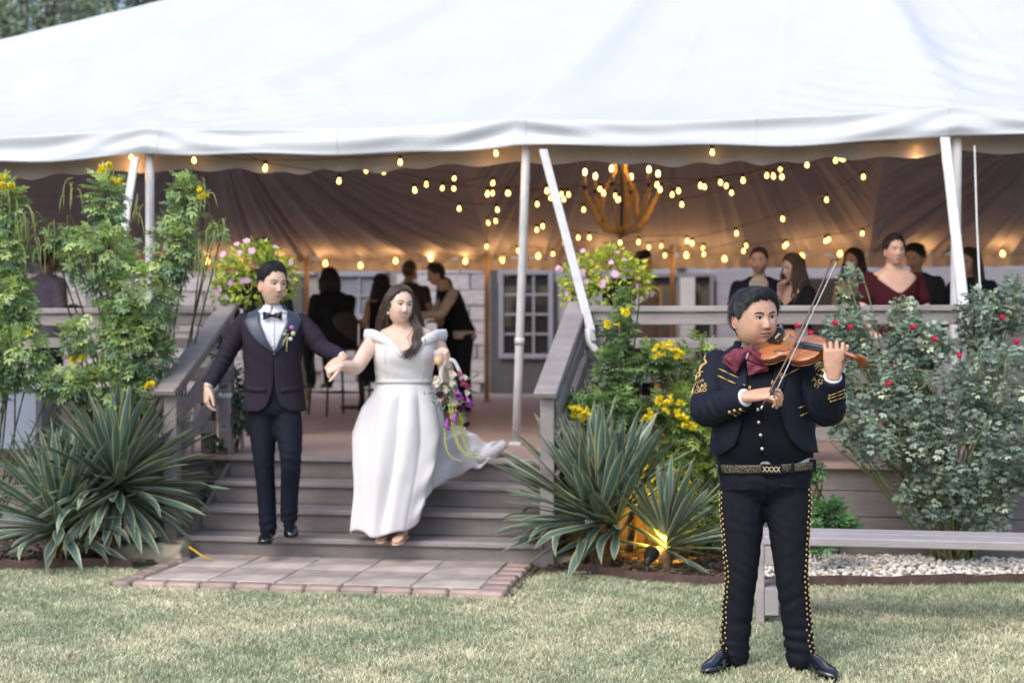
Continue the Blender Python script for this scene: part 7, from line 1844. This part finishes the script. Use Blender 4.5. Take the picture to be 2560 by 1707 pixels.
guest('woman with dark curly hair in sleeveless black dress at the high table', 955, 16.4, 1.66, 200, TAN_, BLKH, 'curly', BLKC, DTR, 0, ('bent', 'bent'), sit=.70, female=True, head_rot=(20, 6, 0), dress=True, seed=4)
guest('broad man in brown tweed jacket seen from behind', 1022, 17.2, 1.80, 165, (.42, .22, .13), (.10, .07, .05), 'bald', TWD, DTR, 1, ('bent', 'bent'), head_rot=(-20, 4, 0), wide=1.12, seed=5)
guest('woman with long brown hair and bare shoulder beside the waistcoated man', 1115, 17.0, 1.58, 250, (.52, .28, .17), DBRN, 'long', BLKC, DTR, 0, ('bent', 'drink'), female=True, dress=True, head_rot=(10, 8, 0), seed=6)
guest('man in black waistcoat and rolled cream sleeves leaning over the table', 1160, 16.6, 1.72, -75, FAIR, (.03, .022, .018), 'short', WSH, DTR, 1, ('reach', 'reach'), vest=BLKC, y_lean=-.20, head_rot=(0, 14, 0), neck=.02, seed=7)
guest('man in taupe jacket half hidden behind the right flower planter', 1603, 14.4, 1.73, 40, (.40, .22, .14), BLKH, 'short', KHK, DTR, 1, ('bent', 'down'), head_rot=(20, 2, 0), seed=8)
guest('balding man in navy blazer and open white shirt talking by the railing', 1898, 12.3, 1.64, -12, (.62, .36, .26), (.06, .035, .022), 'thin', NVY, DTR, 1, ('bent', 'bent'), bow=WSH, head_rot=(-8, 2, 0), beard=.7, wide=1.1, seed=9)
guest('woman with brown hair in black dress raising a hand to her mouth', 1990, 12.0, 1.56, -62, FAIR, MBRN, 'curly', BLKC, DTR, .4, ('mouth', 'bent'), female=True, dress=True, head_rot=(-10, 6, 0), seed=10)
guest('woman with straight dark hair behind the woman in the burgundy dress', 2138, 13.2, 1.68, -35, (.55, .30, .20), DBRN, 'long', BLKC, DTR, 0, ('down', 'bent'), female=True, dress=True, head_rot=(-12, 0, 0), seed=11)
guest('short haired woman in burgundy dress watching from behind the railing', 2232, 11.15, 1.66, 6, (.62, .38, .29), (.016, .010, .010), 'short', BURGC, DTR, .45, ('rail', 'rail'), female=True, dress=True, head_rot=(2, -2, 0), wide=1.22, seed=12)
guest('man with cropped black hair in charcoal shirt looking down', 2290, 13.4, 1.74, -25, TAN_, BLKH, 'short', CHAR, DTR, 1, ('bent', 'down'), head_rot=(-20, 16, 0), wide=1.08, seed=13)
guest('woman with long dark hair in dark teal top beside the tent pole', 2428, 12.8, 1.66, -38, (.50, .28, .20), DBRN, 'long', DTEAL, DTR, 1, ('bent', 'down'), female=True, head_rot=(-20, 8, 0), wide=1.1, seed=14)

# --- bar stools and high table
WKR = M('dark_rattan', (.030, .024, .022), .7, .3, 30, .6, 80); WTOP = M('table_top_wood', (.30, .22, .16), .5, .2, 6)
def stool(label, px, D, yaw):
    p = pt(px, 845, D); o = thing('bar_stool', label, 'stool', (p.x, p.y, DZ)); c, s = math.cos(yaw), math.sin(yaw)
    def w3(P): P = np.asarray(P, float); return np.stack([P[..., 0] * c - P[..., 1] * s + p.x, P[..., 0] * s + P[..., 1] * c + p.y, P[..., 2] + DZ], -1)
    for a, b in ((-1, -1), (1, -1), (1, 1), (-1, 1)): mk('leg', (lambda g: (w3(g[0]), g[1]))(tube([(a * .22, b * .22, 0), (a * .17, b * .17, .72)], .014, 8)), WKR, o)
    mk('footrest', (lambda g: (w3(g[0]), g[1]))(tube([(-.2, -.2, .25), (.2, -.2, .25), (.2, .2, .25), (-.2, .2, .25), (-.2, -.2, .25)], .010, 6)), WKR, o)
    mk('seat', (lambda g: (w3(g[0]), g[1]))(box((0, 0, .735), (.42, .42, .05), None, .015)), WKR, o, False)
    a = np.linspace(.15 * math.pi, .85 * math.pi, 20); O = np.array([[(.23 * math.cos(q), .05 + .20 * math.sin(q) * (1 + .12 * t), .76 + t * (.36 * math.sin(q) ** .7 + .02)) for q in a] for t in np.linspace(0, 1, 6)])
    g = slab(O, O * (.95, .93, 1)); mk('backrest', (w3(g[0]), g[1]), WKR, o)
stool('dark rattan bar stool under the seated person in black', 838, 15.75, math.radians(215 + 9.5))
stool('dark rattan bar stool at the high table under the curly haired woman', 955, 16.55, math.radians(200 + 9.5))
def high_table(label, px, D):
    p = pt(px, 845, D); o = thing('high_table', label, 'table', (p.x, p.y, DZ))
    mk('table_top', tube([(p.x, p.y, DZ + 1.03), (p.x, p.y, DZ + 1.07)], [.36, .36], 30), WTOP, o); mk('column', tube([(p.x, p.y, DZ + .02), (p.x, p.y, DZ + 1.03)], .035, 12), WKR, o); mk('foot', tube([(p.x, p.y, DZ), (p.x, p.y, DZ + .03)], [.27, .25], 24), WKR, o)
high_table('round high table between the seated people and the tweed jacket', 905, 17.3)
# --- pale panel and cooler seen through the left railing
wp = pt(523, 850, 10.45)
o = thing('plastic_chair', 'white plastic chair back seen over the left handrail', 'chair', (wp.x, wp.y, DZ))
WPL = M('pale_plastic', (.66, .72, .68), .4, .05, 4)
mk('backrest', remesh(box((wp.x, wp.y, DZ + .68), (.155, .035, .46)), .011, 5), WPL, o)
mk('seat', remesh(box((wp.x, wp.y + .17, DZ + .43), (.34, .36, .04)), .011, 4), WPL, o)
for a in (-.14, .14):
    for b in (.02, .32): mk('leg', tube([(wp.x + a, wp.y + b, DZ), (wp.x + a * .9, wp.y + b, DZ + .43)], .016, 8), WPL, o)
cq = pt(55, 985, 10.6)
o = thing('storage_box', 'pale blue grey storage box behind the bushes below the left railing', 'box', (cq.x, cq.y, DZ))
mk('box_body', box((cq.x, cq.y, DZ + .24), (.46, .34, .46), None, .03), M('pale_box', (.26, .31, .41), .35, .15, 3), o, False); mk('lid', box((cq.x, cq.y, DZ + .49), (.50, .38, .05), None, .015), M('pale_box_lid', (.40, .43, .50), .4), o, False)
